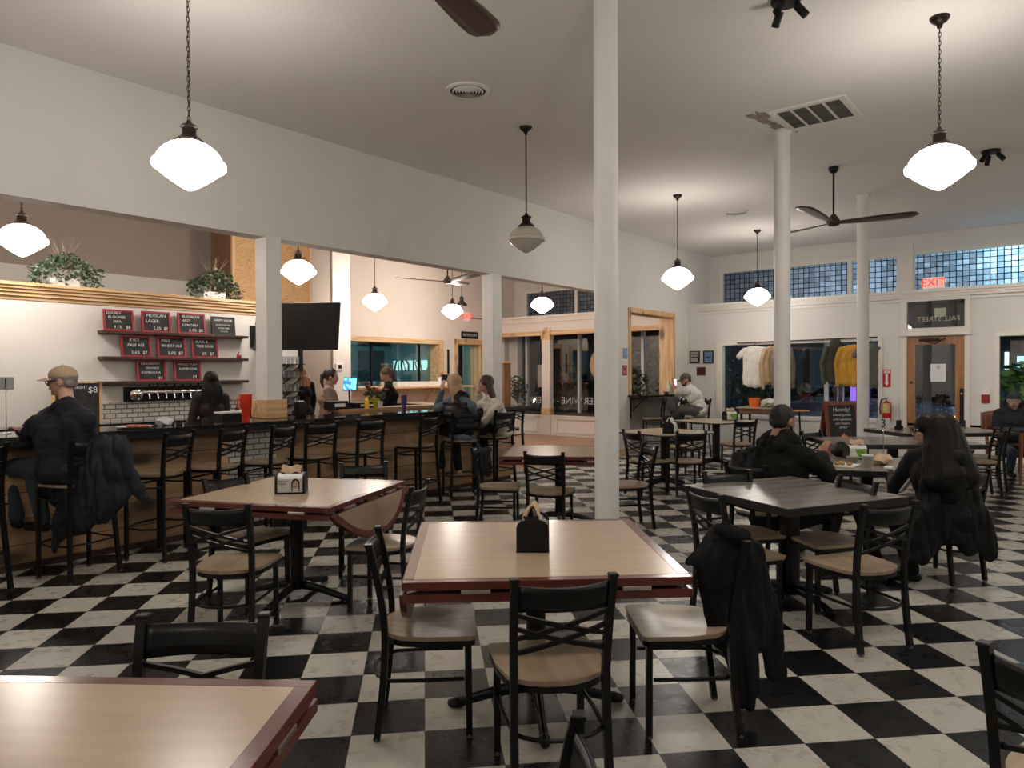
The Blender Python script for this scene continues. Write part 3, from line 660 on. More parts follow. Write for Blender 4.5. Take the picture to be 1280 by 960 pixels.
for x, y, a, lb in (
    (2.168, 1.570, 49.3, 'black cross-back chair in front of the foreground beech table, its back to the viewer'),
    (2.191, 2.222, 313.3, 'black cross-back chair at the left end of the foreground beech table, seen side-on'),
    (2.863, 1.380, 130.6, 'cross-back chair at the right of the foreground beech table, black coat over its back'),
    (.868, 1.839, 220., 'black cross-back chair behind the cut-off table in the bottom left corner'),
    (.93, .90, 125., 'black chair showing only a post top at the bottom edge of the picture'),
    (2.203, 3.806, 36.4, 'black cross-back chair in front of the table whose napkin box shows a face'),
    (2.667, 4.422, 280.3, 'black cross-back chair behind the left corner of the drop-leaf table by the bar'),
    (3.536, 4.287, 230., 'black cross-back chair on the bar side of the table with the hanging leaf'),
    (3.066, 3.518, 119.3, 'black cross-back chair beside the hanging round leaf of the table by the bar'),
    (5.30, 4.42, 303., 'black cross-back chair with a dark blue jacket, left of the half-hidden brown table'),
    (5.362, 3.859, 22.8, 'black cross-back chair in front of the brown table left of the big column'),
    (6.15, 3.50, 140., 'black cross-back chair just right of the big column, seen edge-on'),
    (7.954, 4.242, 333.1, 'black cross-back chair left of the pale table under the window counter'),
    (8.219, 3.857, 42.7, 'black cross-back chair in front of the pale table with the black napkin box'),
    (10.674, 4.156, 51.9, 'black cross-back chair in front of the pale table by the clothes window'),
    (11.35, 5.45, 235., 'black cross-back chair on the far side of the pale table by the clothes window'),
    (9.75, 4.62, 330., 'black cross-back chair left of the pale table by the clothes window'),
    (4.75, 1.80, 231., 'black cross-back chair tucked in at the far left side of the big grey table'),
    (4.194, 1.632, 327.3, 'black cross-back chair at the left end of the big grey table, behind the coat'),
    (4.338, 1.014, 58.1, 'black cross-back chair at the near side of the big grey table, seat turned out'),
    (4.87, 1.32, 140., 'black cross-back chair pushed in under the right far side of the big grey table'),
    (6.05, .83, 62., 'black cross-back chair the woman with the striped sleeve sits on'),
    (5.62, 1.98, 345., 'black cross-back chair the man in the dark hoodie sits on'),
    (10.25, 1.03, 112., 'black cross-back chair at the right end of the far dark tables, nearer of two'),
    (10.85, 1.02, 108., 'black cross-back chair at the right end of the far dark tables, farther of two'),
    (11.75, 1.45, 200., 'black cross-back chair on the far side of the farthest dark table, by the door'),
    (9.95, 1.35, 235., 'black cross-back chair between the two far dark tables'),
    (8.85, 2.35, 250., 'black cross-back chair at the left far side of the nearer dark table'),
    (2.36, -.03, 345., 'black chair cut off at the right edge of the picture, its curved top rail only'),
): put(CH0, x, y, a, lb)
G_ST = 'cross-back bar stools along the bar'
for x, y, a, lb in (
    (1.431, 5.98, 118., 'bar stool cut off at the left edge of the picture'),
    (2.148, 5.946, 105., 'bar stool under the man in the tan cap, dark jacket over its back'),
    (2.79, 6.02, 118., 'empty bar stool right of the man in the tan cap, seen nearly side-on'),
    (3.30, 6.05, 114., 'empty bar stool below the red tumbler'),
    (3.80, 6.03, 112., 'empty bar stool at the foot of the white post on the bar'),
    (4.31, 6.05, 88., 'empty bar stool square to the bar behind the napkin table'),
    (4.93, 6.05, 90., 'empty bar stool right of the napkin table, facing the blue screen side'),
    (5.73, 6.02, 101., 'empty bar stool left of the blonde woman'),
    (6.50, 6.02, 60., 'bar stool under the blonde woman in the black vest'),
    (7.12, 6.02, 85., 'bar stool under the woman in the white sweater'),
    (8.33, 6.80, 172., 'empty bar stool at the right end of the bar, facing left'),
): put(ST0, x, y, a, lb, G_ST)
for x, y, a, lb in (
    (11.60, 6.08, 125., 'high stool at the window counter, grey jacket over its back'),
    (11.93, 5.86, 128., 'high stool at the window counter just left of the man in the white shirt'),
    (12.22, 5.52, 128., 'high stool under the man in the white shirt'),
): put(ST0, x, y, a, lb, 'cross-back high stools at the window counter')

# ------------------------------------------------------------------ tables
def pedestal(t, zt, feet=True, r=.045, span=.36, sq=False):
    c = MB()
    if sq: c.box((-.045, -.045, .05), (.045, .045, zt), None, .006)
    else: c.lathe([(r, .06), (r, zt)], 20)
    c.build('column', M_STEEL, t, 40)
    MB().box((-.22, -.035, zt - .02), (.22, .035, zt)).box((-.035, -.22, zt - .02), (.035, .22, zt)).build('top_plate', M_STEEL, t)
    for k in range(4):
        a = PI / 2 * k; ca, sa = math.cos(a), math.sin(a)
        p = [(ca * d_, sa * d_, z) for d_, z in ((.02, .085), (.10, .082), (.20, .062), (.30, .036), (span, .020))]
        f = MB().tube(p, [.030, .030, .026, .024, .026], seg=8, flat=.75).cap((ca * span, sa * span, .022), (ca * (span + .02), sa * (span + .02), .020), .026, .022)
        o = f.build('foot', M_STEEL, t, True)
        MB().lathe([(.016, 0), (.016, .012)], 10, (ca * span, sa * span, 0)).build('glide', M_CHROME, o)
def seg_poly(side, n=14, k=1.0):
    """circular segment outside a square's side (chord along x, bulging -y)"""
    R = side / 2 * math.sqrt(2); p = []
    for i in range(n + 1):
        a = -PI * .75 + (PI / 2) * i / n; p.append((R * math.cos(a) * k, (R * math.sin(a) + side / 2) * k))
    return p
def leaf_table(x, y, deg, label, hanging={}):
    """square beech top with a mahogany edge and four hinged round leaves"""
    t = thing('drop_leaf_table', label, 'table', (x, y, 0), D2R(deg)); S = 1.10; h = S / 2; zt = .725
    MB().box((-h + .043, -h + .043, zt - .006), (h - .043, h - .043, zt + .0006)).build('laminate_top', M_LAM, t)
    e = MB()
    for lo, hi in (((-h, -h), (h, -h + .043)), ((-h, h - .043), (h, h)), ((-h, -h + .043), (-h + .043, h - .043)), ((h - .043, -h + .043), (h, h - .043))):
        e.box((lo[0], lo[1], zt - .032), (hi[0], hi[1], zt), None, .003)
    e.box((-h + .04, -h + .04, zt - .032), (h - .04, h - .04, zt - .007)); e.build('edge', M_RIM, t)
    for k in range(4):
        Mk = Matrix.Rotation(PI / 2 * k, 4, 'Z')
        lf = MB(); P = seg_poly(S)
        if k in hanging:    # leaf hangs at a steep angle from the side
            Ml = Mk @ TR(0, -h - .012, zt - .045) @ Matrix.Rotation(D2R(hanging[k]), 4, 'X')
            lf.prism(P, -.028, -.002, Ml); o = lf.build('hanging_leaf', M_RIM, t)
            MB().prism([(a * .86, b_ * .82 - .006) for a, b_ in P], -.002, .0005, Ml).build('leaf_laminate', mat('leaf_laminate', (.30, .20, .125), .35, var=.05), o)
        else:               # folded flat underneath
            lf.prism([(a, -b_) for a, b_ in P], zt - .078, zt - .046, Mk @ TR(0, -h, 0)); o = lf.build('folded_leaf', M_RIM, t)
        for dx in (-.33, .28): MB().box((dx, -h - .004, zt - .047), (dx + .11, -h + .03, zt - .032), Mk, .002).build('hinge', M_BRASS, o)
    MB().box((-.25, -.25, zt - .10), (.25, .25, zt - .078)).build('sub_frame', M_BLACK, t); pedestal(t, zt - .1); return t
leaf_table(2.585, 1.942, -47.9, 'square beech-topped table with mahogany edge in the middle foreground, single napkin dispenser on it', hanging={3: 86})
T3 = leaf_table(2.853, 4.16, 24.0, 'beech-topped table by the bar stools, one round leaf hanging, napkin box with face on it', hanging={0: 72})
leaf_table(.330, 1.640, -54.0, 'beech-topped table with mahogany edge cut off in the bottom left corner')
leaf_table(5.93, 4.15, -57.0, 'beech-topped table with mahogany edge half hidden by the big column')
def square_table(x, y, deg, S, label, top, edge, th=.035, group=None, cham=0, W=None):
    t = thing('square_table', label, 'table', (x, y, 0), D2R(deg), group); h = S / 2; w_ = (W or S) / 2; zt = .725
    if cham: poly = [(-h + cham, -w_), (h - cham, -w_), (h, -w_ + cham), (h, w_ - cham), (h - cham, w_), (-h + cham, w_), (-h, w_ - cham), (-h, -w_ + cham)]
    else: poly = [(-h, -w_), (h, -w_), (h, w_), (-h, w_)]
    MB().prism(poly, zt - .004, zt).build('tabletop', top, t); MB().prism(poly, zt - th, zt - .004).build('edge', edge, t); pedestal(t, zt - th, sq=True, span=.33); return t
square_table(4.816, 1.523, -28., .98, 'big grey wood-effect table with thick dark edge, empty, between the coat and the woman', M_GREYTOP, M_GREYEDGE, .05)
square_table(6.63, 1.46, -66., 1.0, 'grey wood-effect table with food and cups between the man in the hoodie and the woman', M_GREYTOP, M_GREYEDGE, .05)
square_table(8.72, 4.38, -17., 1.0, 'pale oak table left of the clothes window with a black napkin box', M_PALETOP, M_GREYEDGE, .022, cham=.12)
square_table(11.2, 4.72, -20., 1.05, 'pale oak table by the clothes window with the green-fronted napkin box', M_PALETOP, M_GREYEDGE, .022, cham=.12)
square_table(9.05, 1.72, -55., 1.55, 'dark-edged grey table behind the woman, nearer of the two far ones', M_GREYTOP, M_GREYEDGE, .05, W=.95)
square_table(11.0, 1.55, -45., 1.5, 'dark-edged grey table nearest the door, farther of the two', M_GREYTOP, M_GREYEDGE, .05, W=.95)

# ------------------------------------------------------------------ the bar
bt = MB(); bt.prism([(-1.5, 6.2), (8.28, 6.2), (8.28, 7.9), (8.28, 8.7), (7.7, 8.7), (7.7, 6.86), (-1.5, 6.86)], 1.015, 1.05)
bb = thing('bar_counter', 'long knotty-pine bar with a polished black top running to the back left', 'bar counter')
bt.build('countertop', M_BLACKTOP, bb)
MB().prism([(-1.5, 6.2), (8.28, 6.2), (8.28, 8.7), (8.22, 8.7), (8.22, 6.26), (-1.5, 6.26)], .975, 1.015).build('countertop_apron', M_BLACK, bb)
f = MB().box((-1.5, 6.40, .06), (3.62, 6.46, .98)); f.box((4.15, 6.40, .06), (8.0, 6.46, .98)); f.box((7.94, 6.46, .06), (8.0, 8.7, .98)); f.build('panelling', M_BARPINE, bb)
MB().box((3.62, 6.395, .06), (4.15, 6.46, .98)).build('tiled_panel', M_SUBWAY, bb)
MB().box((3.56, 6.385, .3), (3.62, 6.42, .98)).build('pine_stile', M_PINE, bb)
MB().box((-1.5, 6.43, 0), (7.97, 6.47, .07)).box((7.93, 6.47, 0), (7.97, 8.7, .07)).build('kick_board', M_DARKWOOD, bb)
MB().box((-1.5, 6.82, .80), (7.6, 7.35, .84)).box((-1.5, 6.86, .05), (7.6, 7.3, .80)).build('work_shelf', M_WOODFL, bb)
# counter under the framed opening
wc = thing('window_counter', 'dark ledge counter on a wall bracket below the pine-framed opening', 'counter')
MB().box((11.72, 6.22, 1.06), (13.75, 6.86, 1.10), None, .004).build('ledge', M_BLACKTOP, wc)
for xx in (11.80, 13.5): MB().tube([(xx, 6.63, .66), (xx, 6.63, 1.05)], .011, sq=True).tube([(xx, 6.63, 1.04), (xx, 6.28, 1.04)], .011, sq=True).tube([(xx, 6.63, .78), (xx, 6.36, 1.04)], .009, sq=True).build('bracket', M_BLACK, wc)

# ------------------------------------------------------------------ columns
def column(x, y, label):
    o = MB().lathe([(.083, 0), (.083, HC)], 32, (x, y, 0)).build('column', M_COLUMN, None, 40); struct(o); return o
for nm, x, y in (('trim_20', 4.24, 2.57), ('trim_21', 7.90, 2.58), ('trim_22', 11.58, 2.60)):
    o = column(x, y, ''); o.name = nm
    MB().lathe([(.095, HC - .03), (.095, HC)], 24, (x, y, 0)).build('collar', M_COLUMN, o)

# ------------------------------------------------------------------ pendants
def globe_prof(s, zc):
    R = .228 * s
    up_ = [(.07 * s, .165 * s), (.085 * s, .155 * s), (.13 * s, .135 * s), (.165 * s, .108 * s), (.19 * s, .078 * s), (.203 * s, .052 * s), (.208 * s, .034 * s), (.222 * s, .030 * s), (R, .022 * s), (R, -.008 * s), (.222 * s, -.016 * s), (.206 * s, -.022 * s), (.19 * s, -.038 * s), (.15 * s, -.072 * s), (.10 * s, -.108 * s), (.05 * s, -.140 * s), (.02 * s, -.156 * s), (0, -.162 * s)]
    return [(r, z + zc) for r, z in up_]
def pendant(x, y, zc, label, globe, group, chain=True, ztop=HC, s=1.0):
    t = thing('pendant_lamp', label, 'pendant lamp', (x, y, 0), 0, group)
    MB().lathe([(.0, ztop - .085), (.016, ztop - .08), (.022, ztop - .055), (.045, ztop - .04), (.062, ztop - .022), (.068, ztop - .006), (.068, ztop)], 24).build('canopy', M_BRONZE, t, 50)
    zf = zc + .165 * s
    MB().lathe([(.085, zf - .008), (.088, zf + .004), (.070, zf + .022), (.050, zf + .034), (.044, zf + .05), (.044, zf + .085), (.058, zf + .092), (.050, zf + .104), (.022, zf + .118), (.012, zf + .14), (0, zf + .145)], 24).build('fitter', M_BRONZE, t, 50)
    z0, z1 = zf + .135, ztop - .08; c = MB()
    if chain:
        Lk = .042; n = int((z1 - z0) / (Lk * .78)) + 1; st = (z1 - z0) / n
        for k in range(n):
            zz = z0 + st * (k + .5); a = (k % 2) * PI / 2; pts = []
            for j in range(10):
                b_ = 2 * PI * j / 10; q = .010 * math.cos(b_); pts.append((q * math.cos(a), q * math.sin(a), zz + (Lk / 2) * math.sin(b_)))
            c.tube(pts, .0027, seg=5, closed=True)
        c.tube([(0.003 * math.sin(k * 1.1), .003 * math.cos(k * 1.1), z0 + (z1 - z0) * k / 24) for k in range(25)], .0022, seg=5)
    else: c.tube([(0, 0, z0), (0, 0, z1)], .006, seg=8)
    c.build('chain', M_BRONZE, t)
    MB().lathe(globe_prof(s, zc), 40).build('globe', globe, t, 60)
    return t
GL = 'lit opal pendant lamps of the dining room'; GB = 'lit opal pendant lamps over the bar side'
p0 = pendant(2.389, 4.65, 2.887, 'large lit white globe pendant on a chain at the upper left, nearest over the tables', M_GLOBE, GL)
pendant(6.052, 4.65, 2.923, 'unlit cream glass pendant hanging left of the big column', M_GLOBEOFF, 'unlit pendant lamps', s=.88)
dup(p0, (9.759, 4.70, 0), 0, 'lit white globe pendant right of the big column, in front of the white wall', GL)
dup(p0, (13.08, 4.72, 0), 0, 'lit white globe pendant in front of the left clerestory window, beside the second column', GL)
pendant(6.133, .86, 3.005, 'large lit white globe pendant at the upper right of the picture', M_GLOBE, GL)
for x, y in ((-1.25, 4.65), (-1.25, .86), (2.45, .70), (2.45, -2.9), (6.13, -2.9), (9.8, -2.9), (13.1, -2.9)): dup(p0, (x, y, 0), 0, 'lit white globe pendant behind or beside the viewer', GL)
q0 = pendant(2.57, 8.40, 2.87, 'lit globe pendant cut off at the left edge over the bar', M_GLOBEB, GB, ztop=HC)
dup(q0, (5.70, 8.22, 0), 0, 'lit globe pendant in front of the plywood box', GB)
dup(q0, (8.96, 10.5, 0), 0, 'lit globe pendant left of centre in front of the taupe-white far wall', GB)
dup(q0, (11.45, 10.85, 0), 0, 'lit globe pendant nearest the small EXIT sign of the bar side', GB)
dup(q0, (11.6, 8.52, 0), 0, 'lit globe pendant in front of the bar-side clerestory', GB)
t = thing('barn_lamp', 'small unlit black barn-shade pendant near the bar-side EXIT sign', 'pendant lamp', (11.75, 10.85, 0))
MB().lathe([(.125, 3.02), (.13, 3.03), (.115, 3.06), (.055, 3.12), (.04, 3.16), (.05, 3.19), (.03, 3.23), (0, 3.24)], 24).build('shade', M_BLACK, t, 50); MB().tube([(0, 0, 3.23), (0, 0, HC)], .006).build('stem', M_BLACK, t)

# ------------------------------------------------------------------ ceiling things
def fan(x, y, zh, a0, label, pitch=12, L=.98):
    t = thing('ceiling_fan', label, 'ceiling fan', (x, y, 0), a0)
    wd = wood('walnut_blade', ((.030, .014, .008), (.055, .027, .015), (.08, .04, .024)), .35, 'X', 2)
    MB().lathe([(0, HC - .08), (.03, HC - .075), (.055, HC - .05), (.062, HC - .02), (.062, HC)], 20).build('canopy', M_BLACK, t, 50)
    MB().tube([(0, 0, zh + .05), (0, 0, HC - .06)], .0125).build('downrod', M_BLACK, t)
    MB().lathe([(0, zh - .055), (.06, zh - .05), (.085, zh - .02), (.085, zh + .01), (.06, zh + .04), (.03, zh + .09), (.02, zh + .1)], 24).build('motor_housing', wd, t, 50)
    for k in range(3):
        Mk = Matrix.Rotation(2 * PI * k / 3, 4, 'Z')
        def bl(u, v):
            r = .05 + (L - .05) * u; w_ = (.045 + .065 * math.sin(min(1, u * 1.15) * PI / 2)) * (1 if u < .86 else math.sqrt(max(.004, 1 - ((u - .86) / .14) ** 2)))
            yy = (v - .5) * 2 * w_; tw = -D2R(pitch) * (1 - u * .4)
            return Mk @ Vector((r, yy * math.cos(tw), zh - .01 + yy * math.sin(tw) + .05 * u))
        MB().grid(bl, 18, 4, .012).build('blade', wd, t, True)
    return t
fan(9.72, 2.53, 3.42, D2R(-66.6), 'three-blade walnut ceiling fan between the second and third columns')
fan(2.66, 2.78, 3.68, D2R(16), 'three-blade walnut ceiling fan of which one blade tip shows at the top edge')
fan(10.0, 9.6, 3.30, D2R(20), 'dark ceiling fan on the bar side just below the header edge')
def diffuser(x, y, r, label):
    t = thing('round_vent', label, 'vent', (x, y, 0), 0, 'round ceiling vents')
    MB().lathe([(r, HC - .001), (r, HC - .008), (r * .97, HC - .016), (r * .82, HC - .020), (r * .80, HC - .012), (r * .80, HC - .001), (r, HC - .001)], 32, ends=False).build('rim', M_TRIM, t, 50)
    MB().lathe([(r * .8, HC - .002), (r * .8, HC - .004), (0, HC - .004)], 32).build('duct', M_BLACK, t)
    for k in range(5):
        a = r * (.70 - .135 * k); MB().lathe([(a, HC - .012), (a - .011, HC - .026), (a - .014, HC - .026), (a - .003, HC - .012), (a, HC - .012)], 32, ends=False).build('cone', M_TRIM, t, 50)
diffuser(4.93, 4.46, .205, 'round white ceiling vent between the unlit pendant and the fan blade')
diffuser(11.40, 4.46, .19, 'round ceiling vent left of the second column')
t = thing('ceiling_grille', 'rectangular return-air grille by the top of the second column, water stain beside it', 'vent', (7.60, 2.15, 0), 0)
e = MB()
for lo, hi in (((-.36, -.36), (.36, -.30)), ((-.36, .30), (.36, .36)), ((-.36, -.30), (-.30, .30)), ((.30, -.30), (.36, .30)), ((-.30, -.155), (.30, -.14)), ((-.30, .0), (.30, .015)), ((-.30, .15), (.30, .165))): e.box((lo[0], lo[1], HC - .018), (hi[0], hi[1], HC))
e.build('frame', M_TRIM, t)
MB().box((-.30, -.30, HC - .006), (.30, .30, HC - .001)).build('filter', mat('dusty_filter', (.10, .09, .075), .9, var=.4, scale=9), t)
def blot(x, y, r, seed, m, name, label, sx=1, sy=1):
    rnd = random.Random(seed); p = []
    ph = [rnd.random() * 6.28 for _ in range(5)]
    for k in range(40):
        a = 2 * PI * k / 40; q = r * (1 + .28 * math.sin(3 * a + ph[0]) + .18 * math.sin(5 * a + ph[1]) + .12 * math.sin(9 * a + ph[2]))
        p.append((x + q * math.cos(a) * sx, y + q * math.sin(a) * sy))
    o = MB().prism(p, HC - .0022, HC + .001).build(name, m); return struct(o)
blot(7.38, 2.62, .13, 3, mat('water_stain', (.30, .25, .18), .9, var=.35, scale=20), 'trim_30', '', 1.7, .6)
blot(7.75, 2.58, .09, 5, mat('water_stain', (.30, .25, .18), .9), 'trim_31', '', 1.6, .6)
blot(7.98, 2.47, .03, 8, M_BLACK, 'trim_32', '', 2.0, .6)
def track(x, y, a, n, label):
    t = thing('track_spotlight', label, 'spotlight', (x, y, 0), a)
    MB().lathe([(.09, HC - .03), (.10, HC - .02), (.10, HC)], 24).build('base_plate', M_BLACK, t)
    for k in range(n):
        b_ = 2 * PI * k / n; cx_, cy_ = .07 * math.cos(b_), .07 * math.sin(b_)
        o = MB().cap((cx_, cy_, HC - .03), (cx_, cy_, HC - .055), .012, .012).tube([(cx_, cy_, HC - .05), (cx_ * 1.9, cy_ * 1.9, HC - .13)], .028, seg=14).build('lamp_head', M_BLACK, t, 50)
track(10.2, .90, .4, 3, 'black three-head ceiling spotlight at the right edge of the picture')
track(5.16, 1.66, .9, 3, 'black ceiling spotlight just cut by the top edge of the picture')
for x, y, lb in ((10.55, 3.48, 'small round ceiling disc behind the second column'), (11.83, 2.02, 'small white smoke detector near the clerestory, right of the third column'), (13.9, 4.36, 'flat round ceiling disc behind the second column, lower one')):
    t = thing('smoke_detector', lb, 'smoke detector', (x, y, 0)); MB().lathe([(0, HC - .045), (.05, HC - .04), (.07, HC - .02), (.075, HC)], 20).build('dome', M_WHITE, t, 50); MB().lathe([(.085, HC - .008), (.085, HC)], 20).build('base', M_WHITE, t)
# ------------------------------------------------------------------ small things
def onY(px_, py, Y):
    k = ray(px_, py); return CPOS + k * (Y / k.y)
def onX(px_, py, X):
    k = ray(px_, py); return CPOS + k * (X / k.x)
def onZ(px_, py, z):
    k = ray(px_, py); return CPOS + k * ((z - CAM_H) / k.z)
YW = 9.2
# shelves with chalk boards
SH = (2.045, 1.735, 1.437)
for z, lb in zip(SH, ('top dark walnut shelf with four chalk menus', 'middle dark walnut shelf with three chalk menus', 'lowest dark walnut shelf above the beer taps')):
    tag(MB().box((3.575, YW - .15, z - .035), (5.46, YW, z), None, .003).build('wall_shelf', M_DARKWOOD), lb, 'shelf', 'walnut shelves behind the bar')
def board(px0, px1, py0, z, lines, label, frame=M_REDFR, sz=None):
    yb = YW - .10; x0 = onY(px0, 430, yb).x; x1 = onY(px1, 430, yb).x; w_ = x1 - x0; h_ = w_ * .74 if sz is None else sz
    t = thing('chalk_menu', label, 'chalkboard', ((x0 + x1) / 2, yb, z), 0, None); tl = Matrix.Rotation(-.10, 4, 'X')
    MB().box((-w_ / 2 + .015, -.006, .015), (w_ / 2 - .015, .004, h_ - .015), tl).build('slate', M_CHALK, t)
    f_ = MB()
    for lo, hi in (((-w_ / 2, 0), (w_ / 2, .02)), ((-w_ / 2, h_ - .02), (w_ / 2, h_)), ((-w_ / 2, .02), (-w_ / 2 + .02, h_ - .02)), ((w_ / 2 - .02, .02), (w_ / 2, h_ - .02))): f_.box((lo[0], -.012, lo[1]), (hi[0], .008, hi[1]), tl)
    f_.build('frame', frame, t)
    for s_, fx, fz, q in lines: text('lettering', s_, h_ * q, M_CHALKW, tl @ TR(fx * w_, -.008, fz * h_) @ FACE_NY, t, shear=.08)
board(130, 167.5, 0, SH[0], (('DOUBLE', -.16, .84, .17), ('BLOOMER', -.06, .64, .17), ('DIPA', -.05, .43, .17), ('9.1%   $8', .1, .17, .2)), 'chalk menu in a red frame reading DOUBLE BLOOMER DIPA, first on the top shelf')
board(178, 213.5, 0, SH[0], (('MEXICAN', 0, .80, .21), ('LAGER', -.14, .53, .21), ('5.3%  $7', .14, .19, .2)), 'chalk menu in a red frame reading MEXICAN LAGER')
board(223, 257, 0, SH[0], (('ELIZABETH', -.02, .82, .17), ('HAZY', -.2, .62, .17), ('LONDON', -.06, .41, .17), ('6.4%  $8', .14, .17, .2)), 'chalk menu in a red frame reading ELIZABETH HAZY LONDON')
board(265, 294, 0, SH[0], (('HAPPY HOUR', 0, .80, .17), ('$1 OFF EVERY DAY', 0, .55, .1), ('$6 DRAFT BEER', 0, .37, .1), ('4 TO 6 PM', 0, .19, .1)), 'small black unframed chalk menu reading HAPPY HOUR', M_CHALK)
board(151.5, 188.5, 0, SH[1], (("RYE'S", -.05, .80, .19), ('PALE ALE', 0, .55, .19), ('5.6%  $7', .1, .2, .21)), 'chalk menu in a red frame on the middle shelf reading PALE ALE')
board(197, 232, 0, SH[1], (('PALE', -.2, .80, .19), ('WHEAT ALE', 0, .55, .18), ('5.0%  $7', .12, .2, .21)), 'chalk menu in a red frame reading PALE WHEAT ALE')
board(240, 272.5, 0, SH[1], (('BUCK &', -.12, .80, .18), ('TREE SOUR', 0, .57, .17), ('6%   $7', .1, .2, .2)), 'chalk menu in a red frame reading TREE SOUR, last on the middle shelf')
board(171, 207, 0, SH[2], (('CRANBERRY', -.03, .82, .16), ('ORANGE', .03, .62, .16), ('KOMBUCHA', -.02, .40, .16), ('$4', .3, .14, .18)), 'chalk menu in a red frame reading CRANBERRY ORANGE KOMBUCHA')
board(217.5, 251, 0, SH[2], (('MANGO TUSH', 0, .80, .15), ('KOMBUCHA', .02, .58, .16), ('$4', .25, .2, .2)), 'chalk menu in a red frame reading KOMBUCHA, beside the long-haired bartender')
g = MB().lathe([(.03, 0), (.034, .02), (.026, .05), (.012, .075), (0, .10)], 12).build('gnome_body', M_REDFR); g.name = 'figurine'; g.location = (5.36, YW - .07, SH[1]); tag(g, 'tiny red pointed figurine at the right end of the middle shelf', 'figurine')
MB().ell((0, -.02, .055), .014).build('face', M_CHALKW, g)
tag(MB().box((5.18, YW - .006, 1.95), (5.36, YW, 2.0)).build('paper_label', M_PAPER), 'small paper label on the wall under the right end of the top shelf', 'label')
# backsplash and taps
struct(MB().box((3.60, YW - .012, .95), (5.7, YW, 1.18)).build('trim_40', M_SUBWAY))
t = thing('tap_manifold', 'row of chrome beer taps on a black steel panel', 'beer taps', (3.86, YW - .02, 0))
MB().box((0, -.02, 1.185), (1.18, .02, 1.365), None, .004).build('panel', M_BLACK, t)
MB().lathe([(0, 0), (.075, .005), (.085, .03), (.06, .06), (0, .07)], 24, M=TR(.13, -.02, 1.275) @ Matrix.Rotation(PI / 2, 4, 'X')).build('medallion', M_CHROME, t, 50)
MB().tube([(.2, -.06, 1.30), (1.16, -.06, 1.30)], .022, seg=14).build('pipe', M_CHROME, t, 50)
for k in range(9):
    x = .26 + k * .105
    MB().tube([(x, -.06, 1.29), (x, -.10, 1.275), (x, -.115, 1.215)], [.013, .012, .009], seg=8).tube([(x, -.07, 1.31), (x, -.10, 1.335)], .009, seg=8).build('faucet', M_CHROME, t, 50)
    MB().cap((x, -.10, 1.335), (x, -.105, 1.385), .009, .014, 8).build('tap_handle', M_BLACK, t, True)
bw = thing('back_counter', 'low dark counter along the white wall under the beer taps', 'counter'); MB().box((-1.5, 8.75, .90), (6.3, YW - .02, .95)).build('countertop', M_BLACKTOP, bw); MB().box((-1.5, 8.8, 0), (6.3, YW - .03, .90)).build('cabinets', M_BLACK, bw)
for k in range(8):
    o = MB().lathe([(.02, 0), (.03, .01), (.028, .09), (.012, .12), (.012, .15), (0, .15)], 12, (0, 0, 0)).build('bottle', mat('amber_bottle', (.05, .03, .015), .15)) if k == 0 else o.copy()
    if k: COL.objects.link(o)
    o.location = (5.28 + k * .10, 9.05 - (k % 2) * .06, .95); tag(o, 'small dark bottle standing on the back counter behind the red tumbler', 'bottle', 'bottles on the back counter')
t = thing('menu_easel', 'pine-framed chalk menu with $8 in the corner, half hidden by the man in the cap', 'chalkboard', (3.33, 8.95, .95)); e = MB()
MB().box((-.30, -.005, 0), (.16, .005, .47)).build('slate', M_CHALK, t); e.box((.16, -.012, 0), (.19, .012, .49)).box((-.33, -.012, .47), (.19, .012, .49)).box((-.33, -.012, 0), (-.30, .012, .47)).build('frame', M_PINE, t)
text('lettering', '$8', .10, M_CHALKW, TR(.09, -.008, .39) @ FACE_NY, t); text('lettering', 'ALE NIGHT', .045, M_CHALKW, TR(-.08, -.008, .42) @ FACE_NY, t)
# television
t = thing('television', 'large black television hung behind the white post on the bar', 'television'); c = dd(371.5, 408, 9.55)
R_ = Matrix.Translation(c) @ RZ(math.atan2(FW.y, FW.x) - PI / 2) @ RZ(-.06) @ Matrix.Rotation(-.22, 4, 'X')
MB().box((-.57, -.02, -.325), (.57, .02, .325), R_, .006).build('bezel', M_BLACK, t); MB().box((-.555, -.023, -.305), (.555, -.019, .315), R_).build('screen', M_SCREEN, t)
MB().tube([c + Vector((0, .03, -.1)), (c.x, YW, c.z - .1)], .03, sq=True).box((c.x - .1, YW - .03, c.z - .25), (c.x + .1, YW, c.z + .05)).build('wall_bracket', M_BLACK, t)
# plywood enclosure
t = thing('plywood_box', 'tall plywood-faced box standing on the back-bar roof, dark side panel', 'box'); MB().box((5.80, 10.0, 2.445), (7.15, 10.03, HC - .01)).build('front_panel', M_PLY, t)
MB().box((5.78, 10.03, 2.445), (5.80, 10.62, HC - .01)).build('side_panel', wood('walnut_panel', ((.14, .065, .035), (.20, .10, .055), (.25, .13, .075)), .5, 'Z', 2), t); MB().box((5.77, 9.98, 2.445), (5.81, 10.03, HC - .01)).build('corner_batten', M_PINE, t); MB().box((7.13, 9.98, 2.445), (7.17, 10.04, HC - .01)).build('corner_batten', M_PINE, t); MB().box((7.13, 10.03, 2.445), (7.15, 10.6, HC - .01)).build('right_panel', M_PLY, t)
